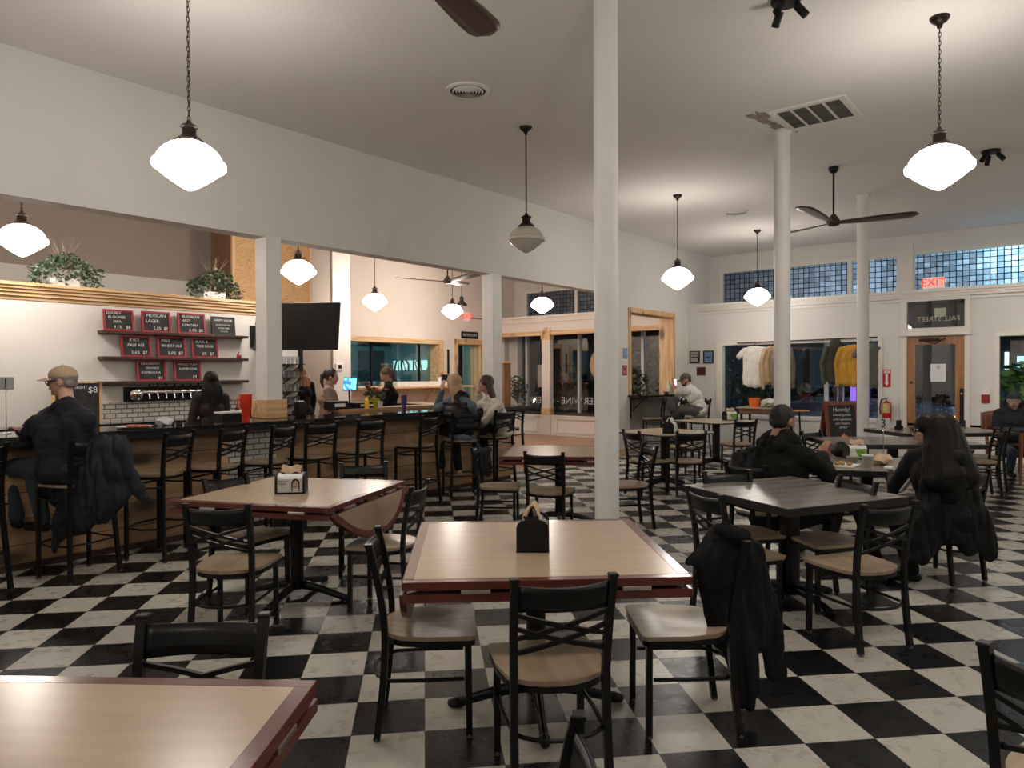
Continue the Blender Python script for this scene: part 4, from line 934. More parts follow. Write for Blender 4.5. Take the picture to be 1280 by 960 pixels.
# glass rack right of the post
t = thing('glass_rack', 'wall rack of black shelves with clear glasses right of the white post', 'rack'); zs = [onY(362, y, 9.1).z for y in (455, 471.5, 489, 505)]
x0, x1 = onY(350, 470, 9.1).x, onY(374, 470, 9.1).x
for z in zs:
    o = MB().box((x0, 8.95, z - .012), (x1, YW, z)).build('shelf', M_BLACK, t)
    for x in (x0 + .06, x1 - .07): MB().tube([(x, 9.18, z - .13), (x + .02, 8.98, z - .015)], .008, sq=True).build('bracket', M_BLACK, o)
G0 = None; M_GLS = mat('clear_glass', (.75, .78, .78), .04, trans=.85)
for i, z in enumerate(zs):
    for k in range(4):
        if G0 is None: G0 = MB().lathe([(.022, 0), (.030, .11), (.027, .11), (.02, .01), (0, .01)], 14).build('drinking_glass', M_GLS, None, 50); o = G0
        else: o = G0.copy(); COL.objects.link(o)
        o.location = (x0 + .04 + k * .075, 9.06, z); tag(o, 'clear drinking glass on the black rack right of the white post', 'glass', 'glasses on the rack')
o = MB().box((6.36, 9.16, 1.55), (6.42, 9.2, 2.3)).build('speaker_column', M_BLACK); tag(o, 'narrow black upright strip under the television, at the end of the white wall', 'strip')
# things on the bar
def tumbler(px_, yb, z, h, rt, col, label, lid=True):
    p = onY(px_, yb, 6.62) if px_ < 400 else onY(px_, yb, 6.62)
    t = thing('tumbler', label, 'tumbler', (p.x, 6.62, 1.05)); m_ = mat('tumbler_' + label.split()[1], col, .4)
    MB().lathe([(rt * .62, 0), (rt * .72, h * .4), (rt * .95, h * .46), (rt * 1.05, h * .97), (0, h * .97)], 24).build('cup', m_, t, 50)
    MB().lathe([(rt * 1.08, h * .955), (rt * 1.1, h), (0, h * 1.01)], 24).build('lid', m_, t, 50)
    if rt > .045: MB().tube([(-rt, 0, h * .85), (-rt * 1.55, 0, h * .82), (-rt * 1.55, 0, h * .5), (-rt * .9, 0, h * .46)], .009, seg=6).build('handle', m_, t); MB().tube([(0.02, 0, h), (.03, 0, h * 1.14)], .004, seg=6).build('straw', M_WHITE, t)
    return t
tumbler(307.5, 516, 0, .26, .058, (.75, .045, .02), 'large red insulated tumbler with handle standing on the bar')
tumbler(505, 506, 0, .20, .036, (.07, .05, .16), 'tall purple tumbler standing on the bar left of the blonde woman')
def number_stand(x, y, z, h, num, label, rz):
    t = thing('table_number', label, 'table number', (x, y, z), rz)
    MB().lathe([(.035, 0), (.035, .006), (.004, .012), (.003, h), (0, h)], 16).build('stand', M_CHROME, t)
    MB().tube([(.016 * math.cos(a), 0, h + .014 + .016 * math.sin(a)) for a in [2 * PI * k / 12 for k in range(12)]], .002, seg=5, closed=True).build('clip', M_CHROME, t)
    o = MB().box((-.062, .002, h + .01), (.062, .005, h + .11)).build('card', mat('grey_card', (.42, .42, .42), .7), t)
    text('lettering', num, .10, M_BLACK, TR(0, 0, h + .062) @ FACE_NY, o)
vz = math.atan2(FW.y, FW.x) - PI / 2
p = dd(12, 515, 6.4); number_stand(1.90, 6.62, 1.05, .335, '1', 'grey number card reading 1 on a wire stand on the bar', vz)
# pizza plate and napkins on the bar
t = thing('pizza_plate', 'plate with red pizza left on the bar right of the man in the cap', 'plate', (2.80, 6.45, 1.05)); MB().lathe([(.06, 0), (.14, .008), (.145, .014), (.13, .01), (0, .006)], 24).build('dish', M_WHITE, t, 50)
pz = MB()
rr = random.Random(4)
for k in range(14): a = rr.random() * 6.28; q = rr.random() * .10; pz.ell((q * math.cos(a), q * math.sin(a), .016), (.03, .025, .010), seg=8)
pz.build('pizza', mat('pizza_topping', (.42, .09, .04), .6, var=.7, scale=30), t, True)
def crumple(name, label, cat, c, r, m, seed, group=None, flat=.5, parent=None):
    mb = MB(); mb.ell((0, 0, r * flat), (r, r * .8, r * flat), seg=22)
    for v in mb.bm.verts:
        n_ = noise.noise_vector(v.co * (3.2 / r) * .6 + Vector((seed, 0, 0))); v.co += n_ * r * .42
        v.co.z = max(v.co.z, 0)
    o = mb.build(name, m, parent, 30); o.location = c
    return tag(o, label, cat, group) if label else o
crumple('crumpled_napkin', 'crumpled white napkins on the bar beside the pizza plate', 'napkin', (3.08, 6.50, 1.05), .075, M_PAPER, 3)
# register and other things behind the bar
t = thing('card_reader_box', 'low black box with a white top behind the bar left of the red tumbler', 'box', (4.03, 6.95, .84)); MB().box((-.18, -.08, 0), (.10, .1, .27), None, .01).build('body', M_BLACK, t); MB().box((-.18, -.08, .27), (.10, .1, .285)).build('lid', M_WHITE, t)
t = thing('napkin_caddy', 'black napkin holder on the bar just right of the pine post foot', 'napkin holder', (4.60, 6.62, 1.05)); MB().box((-.05, -.05, 0), (.05, .05, .165), None, .015).build('body', M_BLACK, t, 40); MB().box((-.03, -.02, .16), (.03, .02, .175)).build('napkins', M_PAPER, t)
t = thing('register_screen', 'point-of-sale screen glowing blue, between the two bartenders', 'screen'); c = onY(437.5, 480, 7.16); Rm = Matrix.Translation(c) @ RZ(vz - .35) @ Matrix.Rotation(-.15, 4, 'X')
MB().box((-.10, 0, -.085), (.10, .02, .085), Rm, .004).build('housing', M_BLACK, t)
def scr_mat():
    m, nt, b = newmat('register_display'); L = nt.links; tc = N(nt, 'ShaderNodeTexCoord'); v = N(nt, 'ShaderNodeTexVoronoi', i_Scale=28.0, distance='CHEBYCHEV'); L.new(tc.outputs['Object'], v.inputs['Vector'])
    c = ramp(nt, v.outputs['Color'], [(.45, (.10, .55, .80)), (.62, (.02, .10, .55))]); L.new(c, b.inputs['Emission Color']); b.inputs['Emission Strength'].default_value = 1.6; b.inputs['Base Color'].default_value = (0, 0, 0, 1); return m
M_DISP = scr_mat()
MB().box((-.092, -.003, -.077), (.092, 0, .077), Rm).build('display', M_DISP, t); MB().tube([c + Vector((0, .02, 0)), (c.x + .02, c.y + .03, 1.09)], .012).box((c.x - .08, c.y - .05, 1.08), (c.x + .12, c.y + .10, 1.092)).build('stand', M_BLACK, t)
t = thing('inner_counter', 'wood-topped inner work counter with register behind the bar, right part', 'counter'); MB().box((5.45, 6.98, 1.045), (7.62, 7.32, 1.08)).build('countertop', M_WOODFL, t); MB().box((5.5, 7.02, .85), (7.58, 7.28, 1.045)).build('cabinets', M_BLACK, t)
for k, (px_, lb, w_, h_) in enumerate(((420, 'black receipt printer under the blue screen', .13, .10), (455, 'black cash drawer right of the blue screen', .2, .07))):
    c = onZ(px_, 503, 1.0); c = onY(px_, 500, 7.2)
    o = thing('register_box', lb, 'register', (c.x, 7.2, 1.08)); MB().box((-w_, -.08, 0), (w_, .08, h_), None, .008).build('body', M_BLACK, o); MB().box((-w_ * .6, -.082, h_ * .3), (w_ * .6, -.08, h_ * .7)).build('slot', M_WHITE, o)
# flowers
t = thing('flower_bouquet', 'bouquet of orange lilies in a yellow-green pot on the inner counter', 'flowers', tuple(onY(468, 500, 7.15))); t.location.z = 1.08
MB().lathe([(.05, 0), (.065, .12), (.06, .12), (0, .02)], 20).build('vase', mat('yellow_green_pot', (.45, .40, .02), .4), t, 50)
fm = (mat('orange_petal', (.85, .20, .03), .5, var=.2), mat('red_petal', (.55, .03, .02), .5), mat('peach_petal', (.85, .40, .18), .5)); rr = random.Random(9)
def flower(c, R, m_):
    f_ = MB()
    for k in range(6):
        a = 2 * PI * k / 6; d_ = Vector((math.cos(a), math.sin(a), .55))
        tip = Vector(c) + d_ * R; s_ = Vector((-math.sin(a), math.cos(a), 0)) * R * .32; mid = Vector(c) + d_ * R * .55
        f_.bm.faces.new([f_.bm.verts.new(q) for q in (Vector(c), mid - s_, tip + Vector((0, 0, -R * .15)), mid + s_)])
    f_.cap(c, Vector(c) + Vector((0, 0, R * .5)), .004, .006, 6); f_.build('blossom', m_, t)
for k in range(11): flower((rr.uniform(-.13, .17), rr.uniform(-.08, .08), rr.uniform(.16, .31)), rr.uniform(.045, .065), fm[k % 3])
def foliage(name, m_, par, fn, n, size, seed, stems=None):
    rr = random.Random(seed); f_ = MB()
    for k in range(n):
        c = Vector(fn(rr)); u_ = Vector((rr.gauss(0, 1), rr.gauss(0, 1), rr.gauss(0, .7))).normalized(); v_ = u_.cross(Vector((rr.gauss(0, 1), rr.gauss(0, 1), rr.gauss(0, 1)))).normalized(); s_ = size * rr.uniform(.6, 1.25); nn = u_.cross(v_)
        P = [c - u_ * s_, c - u_ * .3 * s_ + v_ * .55 * s_, c + u_ * .4 * s_ + v_ * .42 * s_ + nn * s_ * .1, c + u_ * s_ * 1.1 + nn * s_ * .22, c + u_ * .4 * s_ - v_ * .42 * s_ + nn * s_ * .1, c - u_ * .3 * s_ - v_ * .55 * s_]
        V = [f_.bm.verts.new(q) for q in P]; f_.bm.faces.new((V[0], V[1], V[2], V[3])); f_.bm.faces.new((V[0], V[3], V[4], V[5]))
    return f_.build(name, m_, par, recalc=False)
foliage('leaves', M_LEAF, t, lambda r: (r.uniform(-.14, .17), r.uniform(-.08, .08), r.uniform(.12, .27)), 60, .035, 5)
tag(MB().lathe([(.03, 0), (.03, .10), (.012, .13), (.012, .15), (0, .15)], 14, tuple(onY(458.5, 500, 7.08).xy) + (1.08,)).build('mustard_bottle', mat('bright_yellow', (.85, .62, .02), .4)), 'small bright yellow bottle left of the flower pot', 'bottle')
for i, (px_, lb) in enumerate(((479, 'small white cup standing in front of the flowers'), (490, 'white paper lying on the inner counter right of the flowers'))):
    c = onY(px_ - 4, 500, 7.05)
    if i == 0: tag(MB().lathe([(.028, 0), (.036, .08), (.033, .08), (.026, .006), (0, .006)], 18, (c.x, 7.05, 1.08)).build('paper_cup', M_WHITE, None, 50), lb, 'cup')
    else: tag(MB().box((c.x + .05, 7.02, 1.081), (c.x + .30, 7.20, 1.085)).build('paper_sheet', M_PAPER), lb, 'paper')
# ledge under the service window, wall things of the far wall
t = thing('service_ledge', 'white and pine ledge with brackets under the service window', 'ledge'); MB().box((9.7, 11.55, 1.20), (12.95, YF - .03, 1.24)).build('ledge_board', M_PINEX, t); MB().box((10.6, 11.7, 1.24), (12.2, YF - .05, 1.34)).build('upper_slab', M_WHITE, t)
for x in (10.2, 12.0): MB().tube([(x, YF - .03, .85), (x, YF - .3, 1.18)], .02, sq=True).tube([(x, YF - .03, 1.18), (x, YF - .5, 1.18)], .02, sq=True).build('bracket', M_PINEX, t)
tag(MB().lathe([(.04, 0), (.05, .1), (.0, .1)], 14, (12.1, 11.9, 1.34)).build('white_pitcher', M_WHITE), 'small white jug on the ledge under the service window', 'jug')
tag(MB().box((12.25, 11.8, 1.24), (12.45, 12.0, 1.5), None, .01).build('black_canister', M_BLACK), 'black box on the right end of the service ledge', 'box')
t = thing('restroom_sign', 'black sign with white letters RESTROOMS above the bar-side door', 'sign', ((onY(577, 418, YF - .03).x + onY(598, 418, YF - .03).x) / 2, YF - .02, onY(587, 419, YF - .03).z))
MB().box((-.31, 0, -.09), (.31, .015, .09)).build('panel', M_BLACK, t); text('lettering', 'RESTROOMS', .092, M_CHALKW, TR(0, -.002, 0) @ FACE_NY, t)
def exit_sign(c, M_, label, w_=.36, h_=.21):
    t = thing('exit_sign', label, 'exit sign'); MB().box((-w_ / 2, -.02, -h_ / 2), (w_ / 2, .02, h_ / 2), M_, .008).build('housing', emis('exit_glow', (1.0, .42, .30), .9), t)
    text('lettering', 'EXIT', h_ * .86, emis('exit_red', (1, .03, .015), 3.2), M_ @ TR(0, -.023, 0) @ FACE_NY, t, extrude=.002)
    for s_ in (-1, 1): MB().ell((s_ * (w_ / 2 + .03), 0, 0), (.035, .03, .035), tuple(Vector(M_.col[i][:3]) for i in range(3))).build('emergency_lamp', M_WHITE, t, True).location = M_.translation if False else (0, 0, 0)
    return t
def frame_at(c, a): return Matrix.Translation(c) @ RZ(a)
t = thing('exit_sign', 'red-lit EXIT sign in front of the right clerestory above the entrance', 'exit sign', tuple(onX(1167, 353.5, XB + .1)), -PI / 2)
def exit_parts(t, w_, h_):
    MB().box((-w_ / 2, -.02, -h_ / 2), (w_ / 2, .02, h_ / 2), None, .008).build('housing', emis('exit_glow', (1.0, .62, .52), .30), t); text('lettering', 'EXIT', h_ * .95, emis('exit_red', (1, .02, .01), .75), TR(0, -.023, 0) @ FACE_NY, t, extrude=.003)
    for s_ in (-1, 1): MB().ell((s_ * (w_ / 2 + .02), 0, 0), (.035, .03, .04)).build('emergency_lamp', M_WHITE, t, True)
exit_parts(t, .33, .19)
t = thing('exit_sign', 'small red-lit EXIT sign on the bar-side far wall', 'exit sign', tuple(onY(584, 396, YF - .05))); exit_parts(t, .19, .20)
o = MB().tube([(onY(590, 397.5, YF - .012)), (onY(604, 399, YF - .012))], .012).build('conduit', mat('grey_conduit', (.12, .1, .09), .5)); tag(o, 'thin grey conduit running right from the small EXIT sign', 'conduit')
o = MB().box((-.03, -.02, -.3), (.03, 0, .3)).build('black_pull_bar', M_BLACK); o.location = onY(560, 452, YF); tag(o, 'narrow black vertical bar on the far wall between service window and door', 'bar')
t = thing('thermostat', 'small white thermostat with dark display on the pier left of the service window', 'thermostat', tuple(onY(424, 459, 11.18))); MB().box((-.08, 0, -.07), (.08, .02, .07), None, .01).build('housing', M_WHITE, t); MB().box((-.02, -.003, -.03), (.06, 0, .045)).build('display', M_BLACK, t)
# host stand, bay plants, board and round sign
t = thing('wooden_cabinet', 'tall narrow brown cabinet behind the woman in the white sweater, by the storefront', 'cabinet', (12.9, 10.62, 0)); MB().box((-.13, -.13, 0), (.13, .13, 1.78), None, .004).build('body', wood('brown_cabinet', ((.14, .07, .035), (.2, .105, .05), (.26, .14, .075)), .5, 'Z', 2), t); MB().box((-.15, -.145, 1.76), (.15, .145, 1.80)).build('top', M_PINEX, t)
def potted(x, y, z, label, h, r, n, size, seed, m_, pot=True, potm=None, cat='potted plant', name='potted_plant'):
    t = thing(name, label, cat, (x, y, z)); rr = random.Random(seed)
    if pot: MB().lathe([(r * .35, 0), (r * .48, .22), (r * .44, .22), (0, .17)], 18).build('pot', potm or M_WHITE, t, 50)
    st = MB()
    for k in range(6): a = rr.random() * 6.28; st.tube([(0, 0, .15), (r * .3 * math.cos(a), r * .3 * math.sin(a), h * .5), (r * .6 * math.cos(a), r * .6 * math.sin(a), h * .85)], .006, seg=5)
    st.build('stems', mat('brown_stem', (.06, .04, .02), .7), t)
    def fn(q):
        a = q.random() * 6.28; b_ = q.random() ** .6; zz = h * (.35 + .65 * q.random()); e_ = math.sin(min(1, (zz / h)) * PI * .8) * r
        return (b_ * e_ * math.cos(a), b_ * e_ * math.sin(a), zz)
    foliage('leaves', m_, t, fn, n, size, seed); return t
potted(14.80, 11.68, .50, 'leafy potted plant in the bar-side window bay beside the brown cabinet', .95, .26, 160, .05, 3, M_LEAF)
potted(16.3, 11.1, -.12, 'dark-leaved plant standing outside the bar-side window right of the post', 1.95, .5, 220, .09, 8, M_DLEAF, potm=M_BLACK)
potted(14.0, 8.0, 0, 'dense dark fern-like plant filling the pine-framed opening', 1.62, .62, 900, .055, 12, M_DLEAF)
potted(14.9, 5.35, .60, 'dark leafy plant in the clothes window behind the white T-shirt', 1.15, .50, 420, .06, 14, M_DLEAF)
potted(14.75, .78, .60, 'broad-leaved green plant in the right window behind the seated man', 1.05, .42, 44, .17, 17, mat('banana_leaf', (.07, .16, .04), .4, var=.3))
tag(MB().box((15.36, 11.10, 1.15), (15.37, 11.45, 1.75)).build('poster', mat('pink_white_poster', (.55, .48, .46), .7)), 'pale poster on the bar-side glass left of the post', 'poster')
o = MB().lathe([(.42, 0), (.42, .03), (0, .03)], 40, M=TR(15.1, 9.22, 1.72) @ Matrix.Rotation(PI / 2, 4, 'Y')).build('round_sign', wood('round_board', ((.36, .24, .14), (.48, .34, .2), (.56, .42, .28)), .5, 'Z', 2)); tag(o, 'large round wooden board in the bar-side window just left of the big column', 'sign')
# ivy planters on the deck
def ivy(px_, label, seed, lean):
    c = onY(px_, 368, 9.16); x = c.x
    t = thing('ivy_planter', label, 'planter', (x, 9.2, 2.525)); MB().box((-.17, -.06, 0), (.14, .06, .10), None, .008).build('pot', M_WHITE, t); MB().box((-.175, -.065, .03), (-.10, .065, .06)).build('band', M_WHITE, t)
    def fn(q):
        u_ = q.uniform(-1, 1); r_ = q.random(); top = .30 * (1 - u_ * u_) + .08; z = top * (r_ ** .5) if abs(u_) < .75 else q.uniform(-.02, .22)
        return (u_ * .36, q.uniform(-.13, .12) - .03, z + .02 * q.random())
    foliage('ivy_leaves', M_LEAF, t, fn, 560, .027, seed); foliage('pale_leaves', M_LEAF2, t, fn, 150, .022, seed + 1)
    g_ = MB(); rr = random.Random(seed)
    for k in range(16):
        a = rr.uniform(-.9, .9); l_ = rr.uniform(.25, .42); g_.tube([(0 + a * .05, 0, .2), (a * .12, rr.uniform(-.03, .03), .2 + l_ * .6), (a * .26, rr.uniform(-.05, .05), .2 + l_)], [.003, .002, .001], seg=4)
    g_.build('dry_grass', mat('dry_grass', (.42, .33, .24), .8), t)
ivy(83, 'white planter of trailing ivy with dry grass on the pine cornice, left one', 21, 0)
ivy(269, 'white planter of trailing ivy on the pine cornice by the plywood box', 33, 0)
# napkin dispensers
def dispenser(x, y, z, rz, label, face='white', napk=True, group='napkin dispensers on the tables', s=1.0, napm=M_NAPK):
    t = thing('napkin_dispenser', label, 'napkin dispenser', (x, y, z), rz); t.scale = (s, s, s)
    arch = lambda d: [(-d, .004), (d, .004), (d, .10)] + [(d * math.cos(PI * k / 8 * 1.0) * (1 if k not in () else 1), .10 + .036 * math.sin(PI * k / 8)) for k in range(1, 8)] + [(-d, .10)]
    P = arch(.062)
    for sx in (-1, 1):
        Mx = TR(sx * .088, 0, 0) @ Matrix.Rotation(PI / 2, 4, 'Z') @ Matrix.Rotation(PI / 2, 4, 'X')
        MB().prism([(a * 1.06, b_) for a, b_ in P], -.007, .007, Mx).build('end_plate', M_BLACK, t, 40)
    MB().prism([(a * .93, b_ * .97) for a, b_ in P], -.084, .084, Matrix.Rotation(PI / 2, 4, 'Z') @ Matrix.Rotation(PI / 2, 4, 'X')).build('shell', M_CHROME if face == 'chrome' else M_WHITE, t, 40)
    MB().box((-.095, -.066, 0), (.095, .066, .012)).build('base', M_BLACK, t)
    for sy in (-1, 1):
        F = MB().box((-.078, sy * .0595, .018), (.078, sy * .061, .098)).build('card', {'green': mat('green_ad', (.62, .64, .58), .5), 'face': mat('grey_ad', (.55, .54, .54), .5)}.get(face, M_WHITE), t)
        if sy < 0 and face == 'green':
            MB().prism([(0, .0), (.078, 0), (.078, .08), (-.03, .08)], 0, .001, TR(0, -.0612, .018) @ FACE_NY).build('green_patch', mat('leaf_green_print', (.16, .30, .06), .5, var=.6, scale=60), F)
        if sy < 0 and face == 'face':
            MB().lathe([(.026, 0), (.026, .0008), (0, .0008)], 20, M=TR(.036, -.061, .068) @ FACE_NY @ Matrix.Scale(1.25, 4, (0, 1, 0))).build('printed_hair', M_BLACK, F)
            MB().lathe([(.019, 0), (.019, .0014), (0, .0014)], 20, M=TR(.036, -.061, .062) @ FACE_NY @ Matrix.Scale(1.35, 4, (0, 1, 0))).build('printed_face', mat('printed_skin', (.45, .30, .25), .6), F)
            MB().box((.024, -.0635, .066), (.031, -.062, .069)).box((.041, -.0635, .066), (.048, -.062, .069)).box((.031, -.0635, .048), (.041, -.062, .051)).build('printed_eyes', M_BLACK, F)
            MB().box((.055, -.0625, .018), (.062, -.061, .08)).box((.010, -.0625, .018), (.017, -.061, .075)).build('printed_hair', M_BLACK, F)
            text('lettering', 'Help your\nhygiene', .016, M_BLACK, TR(-.045, -.0612, .076) @ FACE_NY, F)
    MB().box((-.06, -.022, .128), (.06, .022, .139)).build('slot', M_BLACK, t)
    if napk:
        nm = MB()
        def sh(u, v): return Vector((-.062 + .124 * u + .012 * v, .018 * math.sin(u * 5) * v + (v - .5) * .05, .132 + .045 * math.sin(v * PI) + .008 * math.sin(u * 9 + 1)))
        nm.grid(sh, 12, 8, .006); nm.build('napkins', napm, t, 40)
    return t
dispenser(2.765, 4.085, .725, vz + .12, 'black napkin box with printed face picture and brown napkins on the table by the bar', 'face', s=1.0)
dispenser(2.545, 1.925, .725, vz + PI / 2 - .05, 'dark napkin dispenser seen end-on in the middle of the foreground table', 'chrome', s=1.08)
c = onZ(838, 541.5, .725); dispenser(c.x, c.y, .725, vz + PI / 2 - .5, 'black napkin box with white side on the pale table under the window counter', 'white', napm=M_PAPER, s=1.1)
c = onZ(911, 525.5, .725); dispenser(c.x + .05, c.y, .725, vz + .2, 'napkin box with white and green card on the pale table by the clothes window', 'green', s=1.1)
dispenser(6.95, 1.62, .725, vz - .05, 'napkin box with green-white card beside the number 3 on the diners table', 'green', s=.95)
number_stand(6.98, 1.40, .725, .26, '3', 'white number card reading 3 on a wire stand on the diners table', vz)
# meal on the diners table
def at6(px_, py): return onZ(px_, py, .725)
c = at6(1084.5, 584); t = thing('paper_cup', 'tall grey paper cup in front of the napkin box on the diners table', 'cup', tuple(c)); MB().lathe([(.034, 0), (.044, .095), (.0, .094)], 24).build('cup_body', mat('grey_paper_cup', (.36, .33, .29), .6), t, 50); MB().lathe([(.047, .092), (.047, .100), (0, .101)], 24).build('lid', M_WHITE, t, 50)
c = at6(1065.5, 578); tag(MB().lathe([(.03, 0), (.052, .05), (.048, .05), (.026, .008), (0, .008)], 24, tuple(c)).build('soup_bowl', mat('kraft_bowl', (.36, .30, .23), .6), None, 50), 'small brown paper bowl on the diners table left of the cup', 'bowl')
c = at6(1056, 582); t = thing('food_tray', 'paper-lined tray of half-eaten food by the elbow of the man in the hoodie', 'food', tuple(c)); MB().box((-.12, -.09, 0), (.12, .09, .008)).build('liner', M_PAPER, t)
for k in range(9): rr = random.Random(k); crumple('food_piece', None, None, (rr.uniform(-.09, .09), rr.uniform(-.06, .06), .008), rr.uniform(.018, .03), mat('toast_crumbs', (.45, .25, .10), .7, var=.5, scale=40), k, parent=t)
c = at6(1101, 581); crumple('paper_bag', 'crumpled brown paper bag on the diners table left of the striped sleeve', 'bag', tuple(c), .085, M_NAPK, 7, flat=.55)
c = at6(1111, 586); tag(MB().box((-.045, -.03, 0), (.045, .03, .018), Matrix.Translation(c), .004).build('paper_tray', M_PAPER), 'white folded paper on the near edge of the diners table', 'paper')
c = at6(1108, 575); t = thing('paper_box', 'small stacked white trays behind the striped sleeve', 'tray', tuple(c)); MB().box((-.05, -.04, 0), (.05, .04, .012)).box((-.045, -.035, .018), (.045, .035, .03)).build('trays', M_WHITE, t)
c = at6(1050, 570); mb = MB(); mb.ell((0, 0, .06), (.11, .08, .08)).ell((.07, .02, .05), (.08, .07, .06)); o = remesh(mb, 'black_bag', M_BLACK, None, .012, 2, lambda p_: .012 * noise.noise(p_ * 12)); o.location = c; tag(o, 'slumped black bag on the far side of the diners table below the chalk stand', 'bag')
# objects on the far dark tables
c = onZ(1124, 537, .725); t = thing('black_caddy', 'chunky black caddy on the left end of the farthest dark table', 'caddy', tuple(c)); MB().box((-.06, -.04, 0), (.07, .05, .05), None, .008).box((-.05, -.03, .05), (-.005, .03, .13), None, .008).box((.01, -.02, .05), (.05, .03, .095), None, .006).build('body', M_BLACK, t)
# sandwich board
t = thing('sandwich_board', 'standing chalk sandwich board with red-brown frame and an orange flame', 'sandwich board', tuple(dd(1050, 500, 12.5).xy) + (0,), vz + .12)
M_RBF = wood('redbrown_frame', ((.14, .03, .018), (.21, .05, .03), (.26, .07, .045)), .45, 'Z', 2)
for sy in (-1, 1):
    Ml = TR(0, 0, 1.0) @ Matrix.Rotation(sy * -.20, 4, 'X') @ TR(0, 0, -1.0); f_ = MB()
    f_.box((-.31, -.015, 0), (-.25, .015, 1.0), Ml).box((.25, -.015, 0), (.31, .015, 1.0), Ml).box((-.25, -.015, .93), (.25, .015, 1.0), Ml).box((-.25, -.015, .10), (.25, .015, .17), Ml); o = f_.build('frame', M_RBF, t)
    MB().box((-.25, -.006, .17), (.25, .004, .93), Ml).build('slate', M_CHALK, o)
Ml = TR(0, 0, 1.0) @ Matrix.Rotation(-.20, 4, 'X') @ TR(0, 0, -1.0) @ TR(0, -.012, 0)
Ml = TR(0, 0, 1.0) @ Matrix.Rotation(-.20, 4, 'X') @ TR(0, -.012, -1.0)
for s_, z, q in (('Howdy!', .85, .10), ('seated guests,', .76, .06), ('order appetizers,', .68, .05), ('your burgers,', .61, .05), ('drinks!', .54, .055)): text('lettering', s_, q, M_CHALKW, Ml @ TR(0, 0, z) @ FACE_NY, t, shear=.1)
fp = [(0, 0), (.05, .0), (.085, .035), (.09, .08), (.07, .12), (.062, .10), (.055, .16), (.03, .13), (.005, .20), (-.02, .15), (-.045, .165), (-.05, .11), (-.075, .12), (-.092, .07), (-.08, .03), (-.05, 0)]
MB().prism(fp, 0, .002, Ml @ TR(0, 0, .25) @ FACE_NY).build('flame_drawing', mat('flame_orange', (.85, .28, .06), .7), t); MB().prism([(a * .5, b_ * .55 + .008) for a, b_ in fp], .002, .004, Ml @ TR(0, 0, .25) @ FACE_NY).build('flame_core', mat('flame_yellow', (.85, .60, .20), .7), t)
# wall things of the storefront wall
def on_wall(px_, py): return onX(px_, py, XB)
t = thing('fire_extinguisher', 'red fire extinguisher hanging on the wall left of the entrance door', 'fire extinguisher', tuple(onX(1108.5, 526, XB - .09)))
H_ = .40; R_ = .075
MB().lathe([(R_ * .9, 0), (R_, .02), (R_, H_ * .72), (R_ * .75, H_ * .82), (R_ * .35, H_ * .88), (.02, H_ * .9), (0, H_ * .9)], 24).build('cylinder', mat('extinguisher_red', (.45, .01, .012), .3), t, 50)
MB().tube([(-.01, 0, H_ * .9), (-.01, 0, H_ * 1.02)], .018).box((-.10, -.012, H_ * 1.0), (.03, .012, H_ * 1.06)).build('valve_head', M_CHROME, t); MB().tube([(0, .02, H_ * 1.0), (0, .09, H_ * .95), (0, .11, H_ * .6), (-.02, .10, H_ * .28)], .011, seg=8).build('hose', M_BLACK, t)
MB().prism([(R_ * 1.02 * math.cos(a), R_ * 1.02 * math.sin(a)) for a in [PI * .72 + PI * .56 * k / 10 for k in range(11)]], H_ * .36, H_ * .78).build('label_band', mat('yellow_label', (.55, .45, .18), .5, var=.4, scale=40), t)
t = thing('extinguisher_sign', 'red and white arrow sign above the fire extinguisher', 'sign', tuple(on_wall(1108.5, 473)), -PI / 2); MB().box((-.065, -.006, -.16), (.065, 0, .16)).build('plate', mat('sign_red', (.42, .01, .015), .4), t)
MB().prism([(-.02, .08), (-.02, -.08), (-.035, -.08), (0, -.13), (.035, -.08), (.02, -.08), (.02, .08)], 0, .002, TR(0, -.006, 0) @ FACE_NY).box((-.045, -.0085, .095), (.045, -.006, .14)).build('arrow', M_PAPER, t); text('lettering', 'FIRE', .03, mat('sign_red', (0, 0, 0)), TR(0, -.0095, .117) @ FACE_NY, t)
o = MB().box((-.055, -.012, -.06), (.055, 0, .06), None, .004).build('light_switch', M_WHITE); o.location = on_wall(1232, 488.5); o.rotation_euler.z = -PI / 2; tag(o, 'white light switch right of the entrance door', 'switch'); MB().box((-.012, -.02, -.02), (.012, -.012, .02)).build('toggle', M_WHITE, o)
t = thing('fire_alarm_pull', 'red fire alarm pull box right of the entrance door', 'alarm', tuple(on_wall(1232, 498.5)), -PI / 2); MB().box((-.06, -.03, -.07), (.06, 0, .07), None, .006).build('box', mat('alarm_red', (.28, .01, .015), .35), t); MB().box((-.035, -.04, -.03), (.035, -.03, .0)).build('pull_handle', mat('alarm_red', (0, 0, 0)), t)
def picture(px0, px1, py0, py1, label, fm_, im):
    a, b_ = on_wall(px0, py0), on_wall(px1, py1); w_, h_ = a.y - b_.y, a.z - b_.z
    t = thing('framed_certificate', label, 'picture', (XB, (a.y + b_.y) / 2, (a.z + b_.z) / 2), -PI / 2); e_ = MB()
    for lo, hi in (((-w_ / 2, -h_ / 2), (w_ / 2, -h_ / 2 + .018)), ((-w_ / 2, h_ / 2 - .018), (w_ / 2, h_ / 2)), ((-w_ / 2, -h_ / 2), (-w_ / 2 + .018, h_ / 2)), ((w_ / 2 - .018, -h_ / 2), (w_ / 2, h_ / 2))): e_.box((lo[0], -.02, lo[1]), (hi[0], 0, hi[1]))
    e_.build('frame', fm_, t); MB().box((-w_ / 2 + .01, -.008, -h_ / 2 + .01), (w_ / 2 - .01, -.002, h_ / 2 - .01)).build('print', im, t)
    return t, w_, h_
